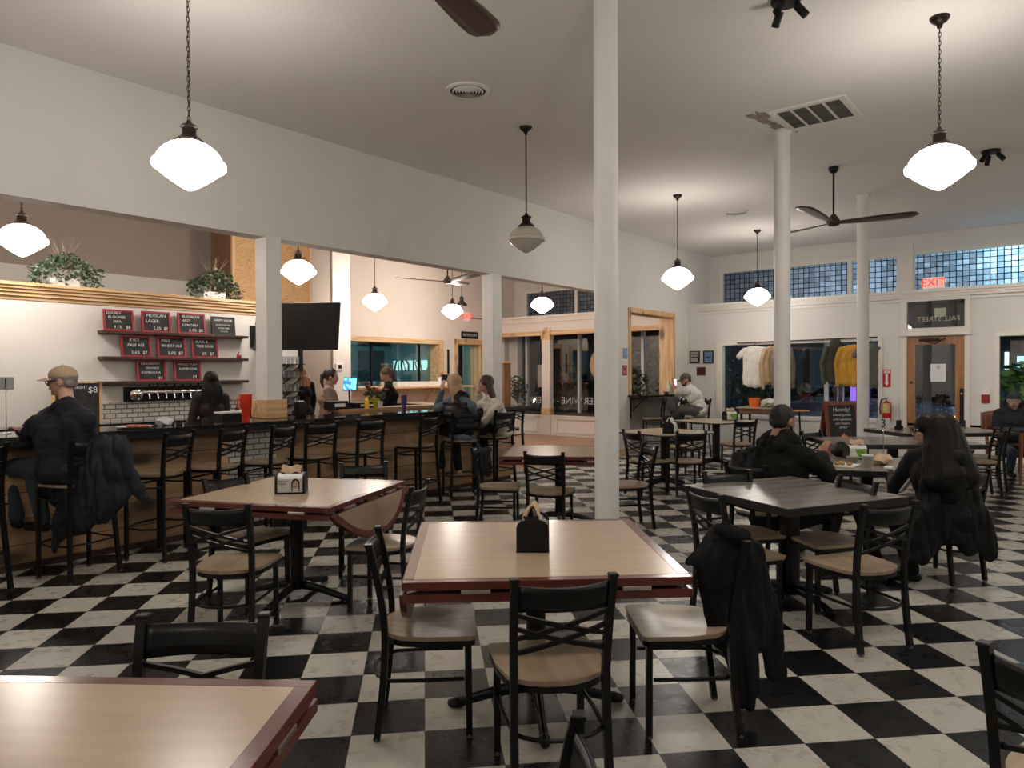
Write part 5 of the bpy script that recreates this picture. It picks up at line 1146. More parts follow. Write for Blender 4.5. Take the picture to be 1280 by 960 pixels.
t, w_, h_ = picture(862.5, 874.8, 439, 454, 'black-framed grey certificate, left of the two beside the clothes window', M_BLACK, mat('grey_print', (.38, .36, .32), .5)); MB().box((-w_ * .3, -.010, -.01), (w_ * .15, -.008, .01)).box((-w_ * .3, -.010, .05), (w_ * .3, -.008, .06)).box((w_ * .2, -.010, -.02), (w_ * .32, -.008, .02)).build('print_marks', M_BLACK, t)
t, w_, h_ = picture(879.5, 892, 438.5, 454, 'blue print in a dark frame, right of the two beside the clothes window', M_BLACK, mat('blue_print', (.16, .24, .42), .5, var=.3, scale=15)); MB().box((-w_ * .25, -.010, -.03), (w_ * .25, -.008, .01)).build('print_marks', mat('dark_blue_print', (.04, .06, .12), .5), t)
picture(871.5, 882, 459, 469, 'small dark red framed picture under the two framed prints', mat('dark_red_frame', (.16, .015, .02), .4), mat('dark_red_print', (.06, .015, .02), .5, var=.8, scale=20))
for px0, px1, py0, py1, lb, m_ in ((777.8, 785.2, 433, 451, 'blue and white leaflet on the wall left of the pine-framed opening', mat('blue_leaflet', (.20, .32, .50), .6, var=.8, scale=14)), (776.8, 784.4, 455, 471.5, 'white leaflet with a red picture on the wall left of the pine-framed opening', mat('red_leaflet', (.35, .10, .10), .6, var=.9, scale=14))):
    a, b_ = onY(px0, py0, YA - .005), onY(px1, py1, YA - .005); o = MB().box((a.x, YA - .006, b_.z), (b_.x, YA - .001, a.z)).build('leaflet', M_PAPER); tag(o, lb, 'leaflet'); q = .02; MB().box((a.x + q, YA - .008, b_.z + q * 1.5), (b_.x - q, YA - .006, a.z - q)).build('printed_picture', m_, o)
o = MB().box((-.115, -.004, -.155), (.115, 0, .155)).build('door_notice', M_PAPER); o.location = (XB + .018, onX(1172.5, 466, XB).y, onX(1172.5, 466, XB).z); o.rotation_euler.z = -PI / 2; tag(o, 'white sheet taped on the glass of the entrance door', 'notice'); MB().lathe([(.035, 0), (.035, .001), (0, .001)], 20, M=TR(0, -.004, .10) @ FACE_NY).build('logo', mat('pale_grey_ink', (.5, .5, .5), .8), o)
# clothes hanging in the window
rod = tag(MB().tube([(XB - .06, 5.55, 2.11), (XB - .06, 2.95, 2.14)], .012).build('clothes_rail', M_DARKWOOD), 'thin dark clothes rail above the big window', 'rail')
for y in (5.2, 3.9, 3.2): MB().tube([(XB - .06, y, 2.11), (XB, y, 2.13)], .01).build('bracket', M_BLACK, rod)
def garment(y, ztop, w_, h_, sl, m_, label, name, rot=0, hood=False, long=False):
    mb = MB(); hw = w_ / 2; f_ = .34
    for z, q in ((-.10, 1), (-.2, .97), (-.32, .95), (-.44, .96), (-.56, .98), (-h_ + .05, 1)): mb.ell((0, 0, z), (hw * q * .98, .036, .11))
    mb.cap((-hw * .8, 0, -.07), (-.07, 0, -.03), .035, .035); mb.cap((hw * .8, 0, -.07), (.07, 0, -.03), .035, .035); mb.box((-hw * .93, -.04, -h_), (hw * .93, .04, -.08))
    for s_ in (-1, 1):
        if long: mb.cap((s_ * hw * .85, 0, -.08), (s_ * (hw + .05), 0, -.35), .055, .05); mb.cap((s_ * (hw + .05), 0, -.35), (s_ * (hw + .02), .0, -sl), .05, .04)
        else: mb.cap((s_ * hw * .8, 0, -.08), (s_ * (hw + .07), 0, -.20), .058, .062)
    if hood: mb.ell((0, .02, .0), (.12, .08, .12))
    else: mb.cap((-.08, 0, -.02), (.08, 0, -.02), .025, .025)
    o = remesh(mb, name, m_, None, .012, 2, lambda p_: .007 * math.sin(p_.x * 38 + 3 * noise.noise(p_ * 4)) * (1 if p_.z < -.15 else .4) + .006 * noise.noise(p_ * 14))
    o.location = (XB - .06, y, ztop); o.rotation_euler.z = -PI / 2 + rot; tag(o, label, 'clothing'); MB().tube([(0, 0, -.02), (0, 0, .04), (.02, 0, .06), (.01, 0, .08)], .004, seg=6).build('hanger_hook', M_BLACK, o); return o
garment(5.19, 2.04, .50, .78, 0, mat('white_cotton', (.74, .69, .64), .85), 'white T-shirt hanging in the big window', 'tshirt')
garment(4.83, 2.03, .40, .72, .82, mat('tan_cotton', (.50, .34, .20), .85), 'tan long-sleeved shirt hanging behind the white T-shirt', 'long_sleeve_shirt', .9, long=True)
garment(4.63, 2.03, .40, .74, .80, mat('mauve_grey_cotton', (.20, .165, .15), .85), 'grey-brown shirt hanging left of the second column', 'long_sleeve_shirt', 1.0, long=True)
garment(3.66, 2.03, .42, .70, .72, mat('olive_fleece', (.065, .065, .045), .9), 'dark olive hoodie hanging left of the mustard sweatshirt', 'hoodie', .75, hood=True, long=True)
garment(3.37, 2.01, .46, .72, .74, mat('mustard_fleece', (.55, .28, .035), .9), 'mustard yellow sweatshirt hanging in the big window', 'sweatshirt', .1, long=True)
garment(3.07, 2.02, .40, .75, 0, mat('grey_green_cotton', (.12, .12, .10), .9), 'grey-green shirt hanging beside the third column', 'tshirt', .6)
# display table in the window
t = thing('crate_table', 'small wooden crate table with goods below the T-shirt window', 'table', (13.75, 4.85, 0)); MB().box((-.25, -.38, .72), (.25, .38, .82)).build('crate', mat('rust_crate', (.20, .09, .05), .6, var=.3), t); MB().box((-.28, -.43, .82), (.28, .43, .845)).build('top', M_PALETOP, t)
for sx in (-1, 1):
    for sy in (-1, 1): MB().tube([(sx * .22, sy * .34, 0), (sx * .22, sy * .34, .72)], .018, sq=True).build('leg', M_BLACK, t)
o = MB().lathe([(.09, 0), (.115, .17), (.11, .17), (.085, .01), (0, .01)], 24).build('orange_bucket', mat('bucket_orange', (.80, .17, .02), .5), None, 50); o.location = (13.75, 5.02, .845); tag(o, 'orange bucket on the crate table', 'bucket'); MB().tube([(0, .11 * math.cos(a), .17 + .13 * math.sin(a)) for a in [PI * k / 10 for k in range(11)]], .004, seg=5).build('bail', M_BLACK, o)
crumple('white_cloth', 'crumpled pale cloth on the crate table beside the orange bucket', 'cloth', (13.70, 4.70, .845), .17, mat('pale_green_cloth', (.48, .50, .42), .9), 11)
t = thing('small_round_table', 'little yellow-topped stand with curved dark leg behind the head of the hoodie man', 'table', tuple(dd(999, 512, 13.0).xy) + (0,)); MB().lathe([(.17, .80), (.18, .82), (0, .825)], 28).build('top', mat('yellow_wood', (.62, .38, .12), .5), t, 50); MB().tube([(0, 0, .8), (.05, 0, .5), (.03, 0, .2), (.0, 0, 0)], .016).lathe([(.12, 0), (.12, .015), (0, .02)], 20).build('stand', M_BLACK, t)
t = thing('purple_led_bar', 'upright purple LED light bar in the window behind the chalk stand', 'light', (14.8, onX(1066.5, 490, 14.8).y, .60)); MB().box((-.03, -.045, .20), (.03, .045, .66)).build('tube', emis('purple_led', (.26, .12, .85), .55), t); MB().box((-.05, -.07, 0), (.05, .07, .2)).build('foot', M_BLACK, t)
for px_ in (1046, 1053):
    c = onX(px_, 492, 14.7); t = thing('plant_stand_leg', 'thin pale leg standing in the window under the mustard sweatshirt', 'stand', (14.7, c.y, .6), 0, 'pale legs in the window'); MB().tube([(0, .03, 0), (0, -.02, .42), (0, -.02, .62)], .014).build('rod', mat('purple_lit_grey', (.45, .42, .6), .4), t); MB().lathe([(.04, 0), (.04, .01)], 14).build('foot', M_BLACK, t)  # purple light falling on the legs is put into their colour
# backpack and jackets
def soft(name, parts, m_, label, cat, vox=.012, amp=.008, fr=9, it=3, seed=0, fold=0):
    mb = MB()
    for p_ in parts:
        if p_[0] == 'c': mb.cap(*p_[1:])
        elif p_[0] == 'e': mb.ell(*p_[1:])
        elif p_[0] == 'b': mb.box(*p_[1:])
    def dsp(q): return amp * noise.noise(q * fr + Vector((seed, 0, 0))) + amp * .35 * noise.noise(q * fr * 2.7) - amp * 1.3 * (1 - abs(noise.noise(Vector((q.x * 13, q.y * 13, q.z * 3.2 + q.x * 2 + seed))) * 2)) ** 2
    return tag(remesh(mb, name, m_, None, vox, it, dsp), label, cat)
M_COAT = mat('black_wool', (.0065, .0068, .008), .85, var=.3, scale=40, spec=.25); M_NAVY = mat('navy_shell', (.009, .011, .019), .6, var=.2, spec=.3); M_PUFF = mat('black_nylon', (.0035, .0035, .004), .5, spec=.3)
# ------------------------------------------------------------------ jackets and bags over chairs
def P_(x, y, D, dz=0): v = dd(x, y, D); v.z += dz; return v
def px_parts(D, lst, flat=.55):
    k = D / FPX; out = []
    for a in lst:
        (x0, y0), (x1, y1), r0, r1 = a[:4]; o = a[4] if len(a) > 4 else 0; o2 = a[5] if len(a) > 5 else o
        out.append(('c', dd(x0, y0, D + o), dd(x1, y1, D + o2), r0 * k, r1 * k, 14, flat, RT))
    return out
def flatc(D, lst, fl=.5): 
    # capsules squashed along the viewing direction of the drape (its thin direction)
    k = D / FPX; out = []
    for a in lst:
        (x0, y0), (x1, y1), r0, r1 = a[:4]; o = a[4] if len(a) > 4 else 0; o2 = a[5] if len(a) > 5 else o
        out.append(('c', dd(x0, y0, D + o), dd(x1, y1, D + o2), r0 * k, r1 * k, 14, fl, FW))
    return out
soft('draped_coat', flatc(3.08, [((898, 668), (930, 684), 15, 17, .02), ((893, 676), (860, 702), 15, 8, 0, -.05), ((905, 685), (918, 800), 24, 26), ((925, 690), (934, 800), 24, 22, .02), ((918, 800), (933, 878), 24, 12), ((930, 800), (938, 860), 20, 14), ((942, 696), (962, 780), 18, 17, .03, .05), ((962, 780), (972, 842), 17, 16, .05), ((890, 705), (905, 795), 26, 20, -.04), ((903, 662), (929, 672), 13, 14, -.05), ((908, 690), (885, 715), 22, 14, -.03), ((940, 690), (948, 800), 16, 18, .02)], .42), M_COAT,
     'black coat draped over the chair at the right of the foreground table, sleeve hanging down', 'coat', .010, .010, 9, 4, 1, 0)
soft('draped_jacket', flatc(5.28, [((98, 556), (152, 553), 9, 11), ((105, 565), (98, 645), 18, 24), ((125, 565), (125, 630), 24, 26), ((140, 565), (146, 620), 20, 18), ((92, 615), (76, 664), 22, 12), ((74, 660), (68, 688), 10, 5), ((152, 560), (160, 595), 13, 12), ((160, 590), (179, 621), 12, 9)], .45), M_NAVY,
     'dark navy jacket hung over the bar stool of the man in the tan cap', 'jacket', .012, .012, 8, 4, 2, 0)
soft('draped_puffer_coat', flatc(5.0, [((1164, 598), (1208, 600), 12, 13), ((1165, 608), (1150, 690), 18, 18), ((1185, 610), (1188, 655), 30, 30), ((1205, 608), (1216, 668), 20, 20), ((1216, 640), (1238, 692), 20, 12), ((1150, 655), (1142, 696), 16, 12), ((1195, 650), (1210, 680), 22, 16), ((1175, 640), (1160, 684), 22, 16)], .5), M_PUFF,
     'long black puffer coat over the chair of the woman with the striped sleeve', 'coat', .012, .012, 9, 4, 3, 0)
soft('draped_jacket', flatc(6.9, [((603, 565), (606, 585), 7, 6), ((610, 562), (603, 578), 6, 6), ((604, 585), (610, 592), 7, 5)], .7), M_NAVY, 'dark blue jacket hanging on the chair left of the small brown table', 'jacket', .014, .01, 7, 2, 4)
soft('draped_jacket', flatc(12.6, [((836, 498), (848, 498), 3, 3), ((838, 500), (840, 508), 5, 6), ((846, 499), (842, 510), 4, 5)], .7), mat('slate_jacket', (.06, .062, .07), .8), 'grey jacket hanging on the high stool at the window counter', 'jacket', .02, .01, 7, 2, 5)
soft('backpack', flatc(5.75, [((925, 572), (950, 566), 12, 12), ((928, 585), (955, 585), 18, 20), ((935, 600), (955, 600), 16, 16)], .8), M_PUFF, 'black backpack hanging beside the man in the dark hoodie', 'bag', .014, .012, 8, 3, 6)

# ------------------------------------------------------------------ people
M_SKIN = mat('skin_light', (.46, .27, .19), .5, var=.06, scale=14); M_SKIN2 = mat('skin_tan', (.33, .17, .105), .5, var=.08, scale=14)
M_EYEW = mat('eye_white', (.6, .58, .55), .2); M_EYEB = mat('eye_dark', (.012, .009, .007), .15); M_LIP = mat('lips', (.33, .12, .10), .45)
M_DENIM = mat('blue_denim', (.035, .055, .085), .85, var=.2, scale=60); M_BLKCL = mat('black_cloth', (.0045, .0045, .005), .85, var=.2, scale=60, spec=.25)
def hair_disp(fr=26, amp=.006):
    return lambda q: amp * noise.noise(Vector((q.x * fr, q.y * fr, q.z * fr * .18))) + amp * .5 * noise.noise(Vector((q.x * fr * 3, q.y * fr * 3, q.z * fr * .4)))
def arm_frame(w, e):
    d_ = (w - e).normalized(); return d_
def hand(mb, wr, d_, palm_n, s, curl=.5, thumb_side=None):
    """palm, four unequal bent fingers and a thumb leaving the side of the palm"""
    d_ = d_.normalized(); n = (palm_n - d_ * palm_n.dot(d_)).normalized(); a = d_.cross(n)
    if thumb_side is not None and a.dot(thumb_side) < 0: a = -a
    pc = wr + d_ * .045 * s
    mb.ell(pc, (.040 * s, .015 * s, .050 * s), (a, n, d_)); mb.cap(wr - d_ * .01, wr + d_ * .02 * s, .024 * s, .026 * s, 10)
    for k, (off, L_) in enumerate(((.028, .070), (.0095, .080), (-.0095, .074), (-.028, .058))):
        b_ = wr + d_ * .085 * s + a * off * s; f1 = (d_ * math.cos(curl * .6) + n * math.sin(curl * .6)); f2 = (d_ * math.cos(curl * 1.8) + n * math.sin(curl * 1.8)); f3 = (d_ * math.cos(curl * 2.6) + n * math.sin(curl * 2.6))
        p1 = b_ + f1 * L_ * .45 * s; p2 = p1 + f2 * L_ * .32 * s; p3 = p2 + f3 * L_ * .23 * s
        mb.cap(b_ - d_ * .01 * s, p1, .0088 * s, .0082 * s, 8); mb.cap(p1, p2, .0080 * s, .0075 * s, 8); mb.cap(p2, p3, .0075 * s, .0066 * s, 8)
    t0 = wr + d_ * .030 * s + a * .026 * s; t1 = t0 + (d_ * .5 + a * .75 + n * .25).normalized() * .036 * s; t2 = t1 + (d_ * .85 + a * .35 + n * .35).normalized() * .030 * s
    mb.cap(t0, t1, .0125 * s, .0102 * s, 8); mb.cap(t1, t2, .0098 * s, .0080 * s, 8)
def person(label, J, s=.95, look=None, up=None, fem=False, skin=M_SKIN, bulk=1.0, vox=.007, top=None, legs=None, shoes=None, hair=None, cap_=None, glasses=False, sleeves='long', toplen=0, beard=None, chair_a=None, seat=None, curl=.5, palmL=None, palmR=None, torso_amp=.006, standing=False, name='person', hood=None, hairw=1.0, xhair=(), xtop=()):
    """J: joints in room space.  Builds one continuous body, then clothes and hair as children."""
    V = {k: Vector(v) for k, v in J.items() if k != 'foot_z'}
    shL, shR = V['shL'], V['shR']; side = (shR - shL).normalized(); mid = (shL + shR) / 2
    hip = V['hip']; upv = (mid - hip).normalized(); fw = upv.cross(side) * -1
    if look is None: look = fw
    look = Vector(look).normalized(); hu = (Vector(up) if up is not None else Vector((0, 0, 1))); hu = (hu - look * hu.dot(look)).normalized(); hr = look.cross(hu)
    hw = .088 * s * bulk
    hs = Vector((side.x, side.y, 0)).normalized(); hipL, hipR = hip - hs * hw, hip + hs * hw
    if 'hf' in J: hf = Vector(J['hf']).normalized()
    else: hf = Vector((fw.x, fw.y, 0)).normalized()
    for sd, hp in (('L', hipL), ('R', hipR)):
        if standing:
            V.setdefault('kn' + sd, hp + Vector((0, 0, -.42 * s)) + hf * .02); V.setdefault('an' + sd, Vector((hp.x, hp.y, .08)))
        else:
            q = -1 if sd == 'L' else 1
            V.setdefault('kn' + sd, hp + hf * .41 * s + hs * q * .05 + Vector((0, 0, .0)))
            zf = J.get('foot_z', .09); V.setdefault('an' + sd, Vector((V['kn' + sd].x, V['kn' + sd].y, 0)) + Vector((-hf.x * .10, -hf.y * .10, zf)))
    H = V['head']; root = thing(name, label, 'person', (hip.x, hip.y, 0)); inv = TR(hip.x, hip.y, 0)
    def F(mb, nm, m_, v_=vox, it=2, disp=None, par=root): return remesh(mb, nm, m_, par, v_, it, disp, inv)
    def torso(mb, g, neck=True):
        b_ = bulk; c1 = hip + upv * .03 * s; c3 = mid - upv * .13 * s; c2 = (c1 + c3) / 2
        f_ = .92 if fem else 1
        mb.ell(c1, ((.155 if not fem else .165) * s * b_ + g, .115 * s * b_ + g, .12 * s + g), (side, fw, upv)); mb.ell(c2, (.138 * f_ * s * b_ + g, .108 * s * b_ + g, .17 * s + g), (side, fw, upv)); mb.ell(c3, (.162 * f_ * s * b_ + g, .118 * s * b_ + g, .165 * s + g), (side, fw, upv))
        if fem:
            for q in (-1, 1): mb.ell(c3 + fw * .075 * s + side * q * .065 * s - upv * .0, (.058 * s + g, .055 * s + g, .06 * s + g), (side, fw, upv))
        mb.cap(shL, shR, .052 * s + g, .052 * s + g); mb.cap(shL, V['neck'], .046 * s + g, .048 * s + g); mb.cap(shR, V['neck'], .046 * s + g, .048 * s + g)
    def arms(mb, g, lo=1.0, up_only=False, cut=1.0):
        for sd in 'LR':
            sh, el, wr = V['sh' + sd], V['el' + sd], V['wr' + sd]; b_ = (1 + bulk) / 2
            if up_only: mb.cap(sh, sh.lerp(el, .72), .054 * s * b_ + g, .050 * s * b_ + g * 1.3); continue
            mb.cap(sh, el, .052 * s * b_ + g, .041 * s * b_ + g); mb.cap(el, el.lerp(wr, cut), .041 * s * b_ + g, (.041 + (.027 - .041) * cut) * s * b_ + g * .8)
    def leg(mb, g, full=True):
        for sd, hp in (('L', hipL), ('R', hipR)):
            mb.cap(hp, V['kn' + sd], .082 * s * bulk + g, .056 * s + g); mb.cap(V['kn' + sd], V['an' + sd], .052 * s + g, .036 * s + g * 1.2)
        mb.ell(hip, (.155 * s * bulk + g, .115 * s * bulk + g, .10 * s + g), (hs, hf, Vector((0, 0, 1))))
    # --- continuous body
    b = MB(); torso(b, 0); arms(b, 0); leg(b, 0)
    b.cap(V['neck'] - upv * .02, H - hu * .05 * s - look * .015 * s, .056 * s, .050 * s)
    b.ell(H + hu * .022 * s - look * .008 * s, (.072 * s, .092 * s, .092 * s), (hr, look, hu), 24); b.ell(H - hu * .038 * s + look * .020 * s, (.056 * s, .066 * s, .072 * s), (hr, look, hu), 20)
    b.cap(H - hu * .045 * s + look * .01 * s - hr * .035 * s, H - hu * .078 * s + look * .058 * s, .026 * s, .020 * s, 10); b.cap(H - hu * .045 * s + look * .01 * s + hr * .035 * s, H - hu * .078 * s + look * .058 * s, .026 * s, .020 * s, 10)
    b.ell(H - hu * .085 * s + look * .068 * s, (.022 * s, .018 * s, .017 * s), (hr, look, hu), 12)
    b.cap(H + hu * .016 * s + look * .080 * s, H - hu * .022 * s + look * .100 * s, .0085 * s, .012 * s, 8)
    for q in (-1, 1):
        b.ell(H - hu * .025 * s + look * .094 * s + hr * q * .010 * s, (.009 * s, .009 * s, .008 * s), (hr, look, hu), 8); b.ell(H - hu * .012 * s + hr * q * .074 * s - look * .005 * s, (.011 * s, .019 * s, .031 * s), (hr, look, hu), 12)
        b.cap(H + hu * .030 * s + look * .078 * s + hr * q * .012 * s, H + hu * .028 * s + look * .066 * s + hr * q * .045 * s, .010 * s, .009 * s, 8); b.ell(H - hu * .02 * s + look * .066 * s + hr * q * .034 * s, (.018 * s, .014 * s, .016 * s), (hr, look, hu), 10)
    b.cap(H - hu * .050 * s + look * .082 * s - hr * .016 * s, H - hu * .050 * s + look * .082 * s + hr * .016 * s, .009 * s, .009 * s, 8)
    for sd in 'LR':
        d_ = (V['wr' + sd] - V['el' + sd]).normalized(); pn = {'L': palmL, 'R': palmR}[sd]; pn = Vector(pn) if pn is not None else Vector((0, 0, -1))
        if abs(pn.normalized().dot(d_)) > .95: pn = look
        hand(b, V['wr' + sd], Vector(J.get('hd' + sd, d_)), pn, s, curl, (Vector((0, 0, 1)) if abs(d_.z) < .6 else look))
    F(b, 'body', skin, vox, 2)
    # --- face details
    for q in (-1, 1):
        c = H + hu * .010 * s + look * .078 * s + hr * q * .031 * s
        e = MB(); e.ell(c - inv.translation, (.0125 * s, .010 * s, .0085 * s), (hr, look, hu), 12); eo = e.build('eye', M_EYEW, root, True)
        MB().ell(c - inv.translation + look * .007 * s, (.0055 * s, .0045 * s, .0058 * s), (hr, look, hu), 10).build('iris', M_EYEB, eo, True)
        MB().cap(c - inv.translation + hu * .021 * s - hr * q * .014 * s + look * .006 * s, c - inv.translation + hu * .020 * s + hr * q * .017 * s - look * .006 * s, .0038 * s, .0026 * s, 8).build('eyebrow', hair[0] if hair else M_EYEB, root, True)
    mo = H - hu * .050 * s + look * .0895 * s - inv.translation
    MB().ell(mo + hu * .003 * s, (.021 * s, .006 * s, .0045 * s), (hr, look, hu), 12).ell(mo - hu * .005 * s, (.018 * s, .006 * s, .005 * s), (hr, look, hu), 12).build('lips', M_LIP, root, True)
    if glasses:
        g_ = MB()
        for q in (-1, 1):
            c = H + hu * .008 * s + look * .098 * s + hr * q * .033 * s - inv.translation; g_.tube([c + hr * .027 * s * math.cos(2 * PI * k / 16) + hu * .021 * s * math.sin(2 * PI * k / 16) for k in range(16)], .0032 * s, seg=6, closed=True); g_.tube([c + hr * q * .027 * s, c + hr * q * .044 * s - look * .10 * s], .0028 * s, seg=6)
        g_.tube([H + hu * .010 * s + look * .100 * s + hr * q * .008 * s - inv.translation for q in (-1, 1)], .003 * s, seg=6); g_.build('glasses', M_BLACK, root)
    # --- clothes
    if legs is not None:
        l_ = MB(); leg(l_, .014 * s); F(l_, 'trousers', legs, max(vox, .010), 3, lambda q: .006 * noise.noise(q * 14))
        for sd in 'LR':
            a_ = V['an' + sd]; k_ = J.get('toe', hf); k_ = Vector(k_).normalized(); sh_ = MB(); sh_.cap(a_ + Vector((0, 0, -.02)), a_ + Vector((0, 0, -.045)) + k_ * .03, .040 * s, .042 * s); sh_.cap(a_ + Vector((0, 0, -.05)) - k_ * .03, a_ + Vector((0, 0, -.055)) + k_ * .15 * s, .036 * s, .036 * s, 12)
            F(sh_, 'shoe', shoes or M_BLACK, .010, 2)
    if top is not None:
        t_ = MB(); torso(t_, .016 * s + toplen * .0)
        if sleeves == 'long': arms(t_, .014 * s, cut=.93)
        elif sleeves == 'short': arms(t_, .020 * s, up_only=True)
        if toplen: t_.ell(hip - upv * toplen, (.165 * s * bulk + .012, .125 * s * bulk + .012, .10 * s), (side, fw, upv))
        for q_ in xtop: t_.cap(*q_)
        t_.cap(V['neck'] - upv * .06 * s, V['neck'] - upv * .018 * s, .076 * s, .064 * s)
        wv = lambda q: torso_amp * noise.noise(q * 9) + torso_amp * .6 * noise.noise(Vector((q.x * 16, q.y * 16, q.z * 30)))
        to = F(t_, 'top', top, max(vox, .010), 3, wv)
        if hood:
            h_ = MB(); c = V['neck'] - fw * .045 * s + upv * .012; h_.cap(c - side * .08 * s, c + side * .08 * s, .075 * s, .075 * s); h_.cap(c + upv * .035 - side * .05 * s, c + upv * .035 + side * .05 * s, .058 * s, .058 * s); h_.cap(c - side * .13 * s - upv * .02, c + side * .13 * s - upv * .02, .06 * s, .06 * s); h_.ell(c - upv * .03 - fw * .02, (.15 * s, .09 * s, .09 * s), (side, fw, upv)); h_.cap(V['neck'] + side * .07 * s + upv * .02, V['neck'] + side * .09 * s - upv * .03 + fw * .05, .045 * s, .045 * s); h_.cap(c - upv * .02 - side * .05 * s - fw * .03, c - upv * .06 + side * .05 * s - fw * .03, .055 * s, .055 * s); h_.cap(V['neck'] + fw * .04 * s - side * .06 * s, c - side * .08 * s, .03 * s, .04 * s); h_.cap(V['neck'] + fw * .04 * s + side * .06 * s, c + side * .08 * s, .03 * s, .04 * s)
            F(h_, 'hood', hood, .010, 2, lambda q: .006 * noise.noise(q * 18))
    if hair is not None:
        hm, style = hair; h_ = MB(); bk = -look
        hq = 1.0 + .07 * (style in ('long', 'verylong', 'medium')) + .05 * (hairw > 1); h_.ell(H + hu * .034 * s + bk * .018 * s, (.081 * s * hq, .096 * s * hq, .088 * s * (hq * .5 + .5)), (hr, look, hu), 24)
        if style == 'short': h_ = MB(); h_.ell(H + hu * .035 * s + bk * .020 * s, (.077 * s, .092 * s, .083 * s), (hr, look, hu), 24); h_.cap(H - hu * .02 * s + bk * .06 * s - hr * .04 * s, H - hu * .02 * s + bk * .06 * s + hr * .04 * s, .034 * s, .034 * s)
        elif style == 'buzz': h_ = MB(); h_.ell(H + hu * .038 * s + bk * .017 * s, (.077 * s, .096 * s, .082 * s), (hr, look, hu), 24); h_.ell(H - hu * .006 * s + bk * .046 * s, (.071 * s, .062 * s, .062 * s), (hr, look, hu), 20); h_.ell(H + hu * .020 * s + bk * .032 * s, (.0765 * s, .078 * s, .066 * s), (hr, look, hu), 20)
        else:
            L_ = {'long': .34, 'verylong': .44, 'tail': .0, 'medium': .24}[style] * s
            for q in (-1, -.5, 0, .5, 1):
                a0 = H + hr * q * .058 * s + bk * (.058 - .03 * abs(q)) * s + hu * .02 * s
                if L_:
                    a1 = a0 - Vector((0, 0, L_ * .45)) + bk * .045 * s + hr * q * .030 * hairw * s; a2 = a0 - Vector((0, 0, L_)) + bk * .065 * s + hr * q * .034 * hairw * s
                    h_.cap(a0, a1, .038 * s, .044 * hairw * s); h_.cap(a1, a2, .044 * hairw * s, .026 * hairw * s)
                else: h_.cap(a0, a0 - hu * .05 * s, .034 * s, .024 * s)
            if style == 'tail':
                c = H + bk * .10 * s + hu * .01 * s; h_.ell(c, .032 * s); h_.cap(c + bk * .02 * s, c - Vector((0, 0, .10 * s)) + bk * .03 * s, .028 * s, .024 * s); h_.cap(c - Vector((0, 0, .10 * s)) + bk * .03 * s, c - Vector((0, 0, .17 * s)) + bk * .01 * s, .024 * s, .012 * s)
            if style in ('long', 'verylong', 'medium'):
                for q in (-1, 1): h_.cap(H + hu * .075 * s + look * .035 * s + hr * q * .02 * s, H + hu * .01 * s + look * .005 * s + hr * q * .074 * s, .020 * s, .020 * s); h_.cap(H + look * .0 * s + hr * q * .074 * s, H - hu * .11 * s - look * .025 * s + hr * q * .080 * s, .022 * s, .026 * s)
                h_.cap(H + hu * .095 * s + look * .04 * s - hr * .03 * s, H + hu * .095 * s + look * .04 * s + hr * .03 * s, .018 * s, .018 * s)
        for q_ in xhair: h_.cap(*q_)
        F(h_, 'hair', hm, .008, 1, hair_disp())
    if beard is not None:
        h_ = MB(); h_.ell(H - hu * .075 * s + look * .052 * s, (.040 * s, .036 * s, .030 * s), (hr, look, hu), 14)
        for q in (-1, 1): h_.cap(H - hu * .03 * s + hr * q * .060 * s + look * .01 * s, H - hu * .07 * s + hr * q * .035 * s + look * .05 * s, .012 * s, .018 * s)
        F(h_, 'beard', beard, .007, 1, hair_disp(40, .003))
    if cap_ is not None:
        cm, back = cap_; ld = -look if back else look; c_ = MB(); c_.ell(H + hu * .048 * s - look * .006 * s, (.087 * s, .102 * s, .080 * s), (hr, look, hu), 24); c_.box((-.2, -.2, -.2), (-.199, -.199, -.199))
        c_ = MB(); c_.ell(H + hu * .046 * s - look * .008 * s, (.086 * s, .103 * s, .080 * s), (hr, look, hu), 24)
        for vtx in c_.bm.verts:
            d_ = (vtx.co - H).dot(hu)
            if d_ < .028 * s: vtx.co += hu * (.028 * s - d_)
        co_ = F(c_, 'cap_crown', cm, .007, 1)
        def brim(u, v):
            a = (u - .5) * 2.0; r0 = .082; r1 = .082 + .068 * math.cos(a * .75) * v
            p = H + hu * (.034 - .014 * v - .012 * a * a) * s + (ld * math.cos(a) * 1.12 + hr * math.sin(a)) * r1 * s
            return p - inv.translation
        MB().grid(brim, 14, 4, .005).build('cap_brim', cm, root, True)
        MB().ell(H + hu * .126 * s - inv.translation - look * .008 * s, .008 * s).build('cap_button', cm, root, True)
    return root
def sit(hip, a, lean=0, sidelean=0, s=.95, shw=.175, tl=.47, yaw=0):
    """joints of a seated torso: hip, facing angle a (deg), forward lean, sideways lean (deg)"""
    a = D2R(a); f = Vector((math.cos(a), math.sin(a), 0)); r = Vector((f.y, -f.x, 0)); le, sl = D2R(lean), D2R(sidelean)
    up_ = (Vector((0, 0, 1)) * math.cos(le) + f * math.sin(le)) * math.cos(sl) + r * math.sin(sl)
    ya = D2R(yaw); rr_ = r * math.cos(ya) + f * math.sin(ya); rr_ = (rr_ - up_ * rr_.dot(up_)).normalized()
    mid = Vector(hip) + up_ * tl * s; return dict(hip=Vector(hip), shL=mid - rr_ * shw * s, shR=mid + rr_ * shw * s, neck=mid + up_ * .055 * s, hf=f), f, r, up_
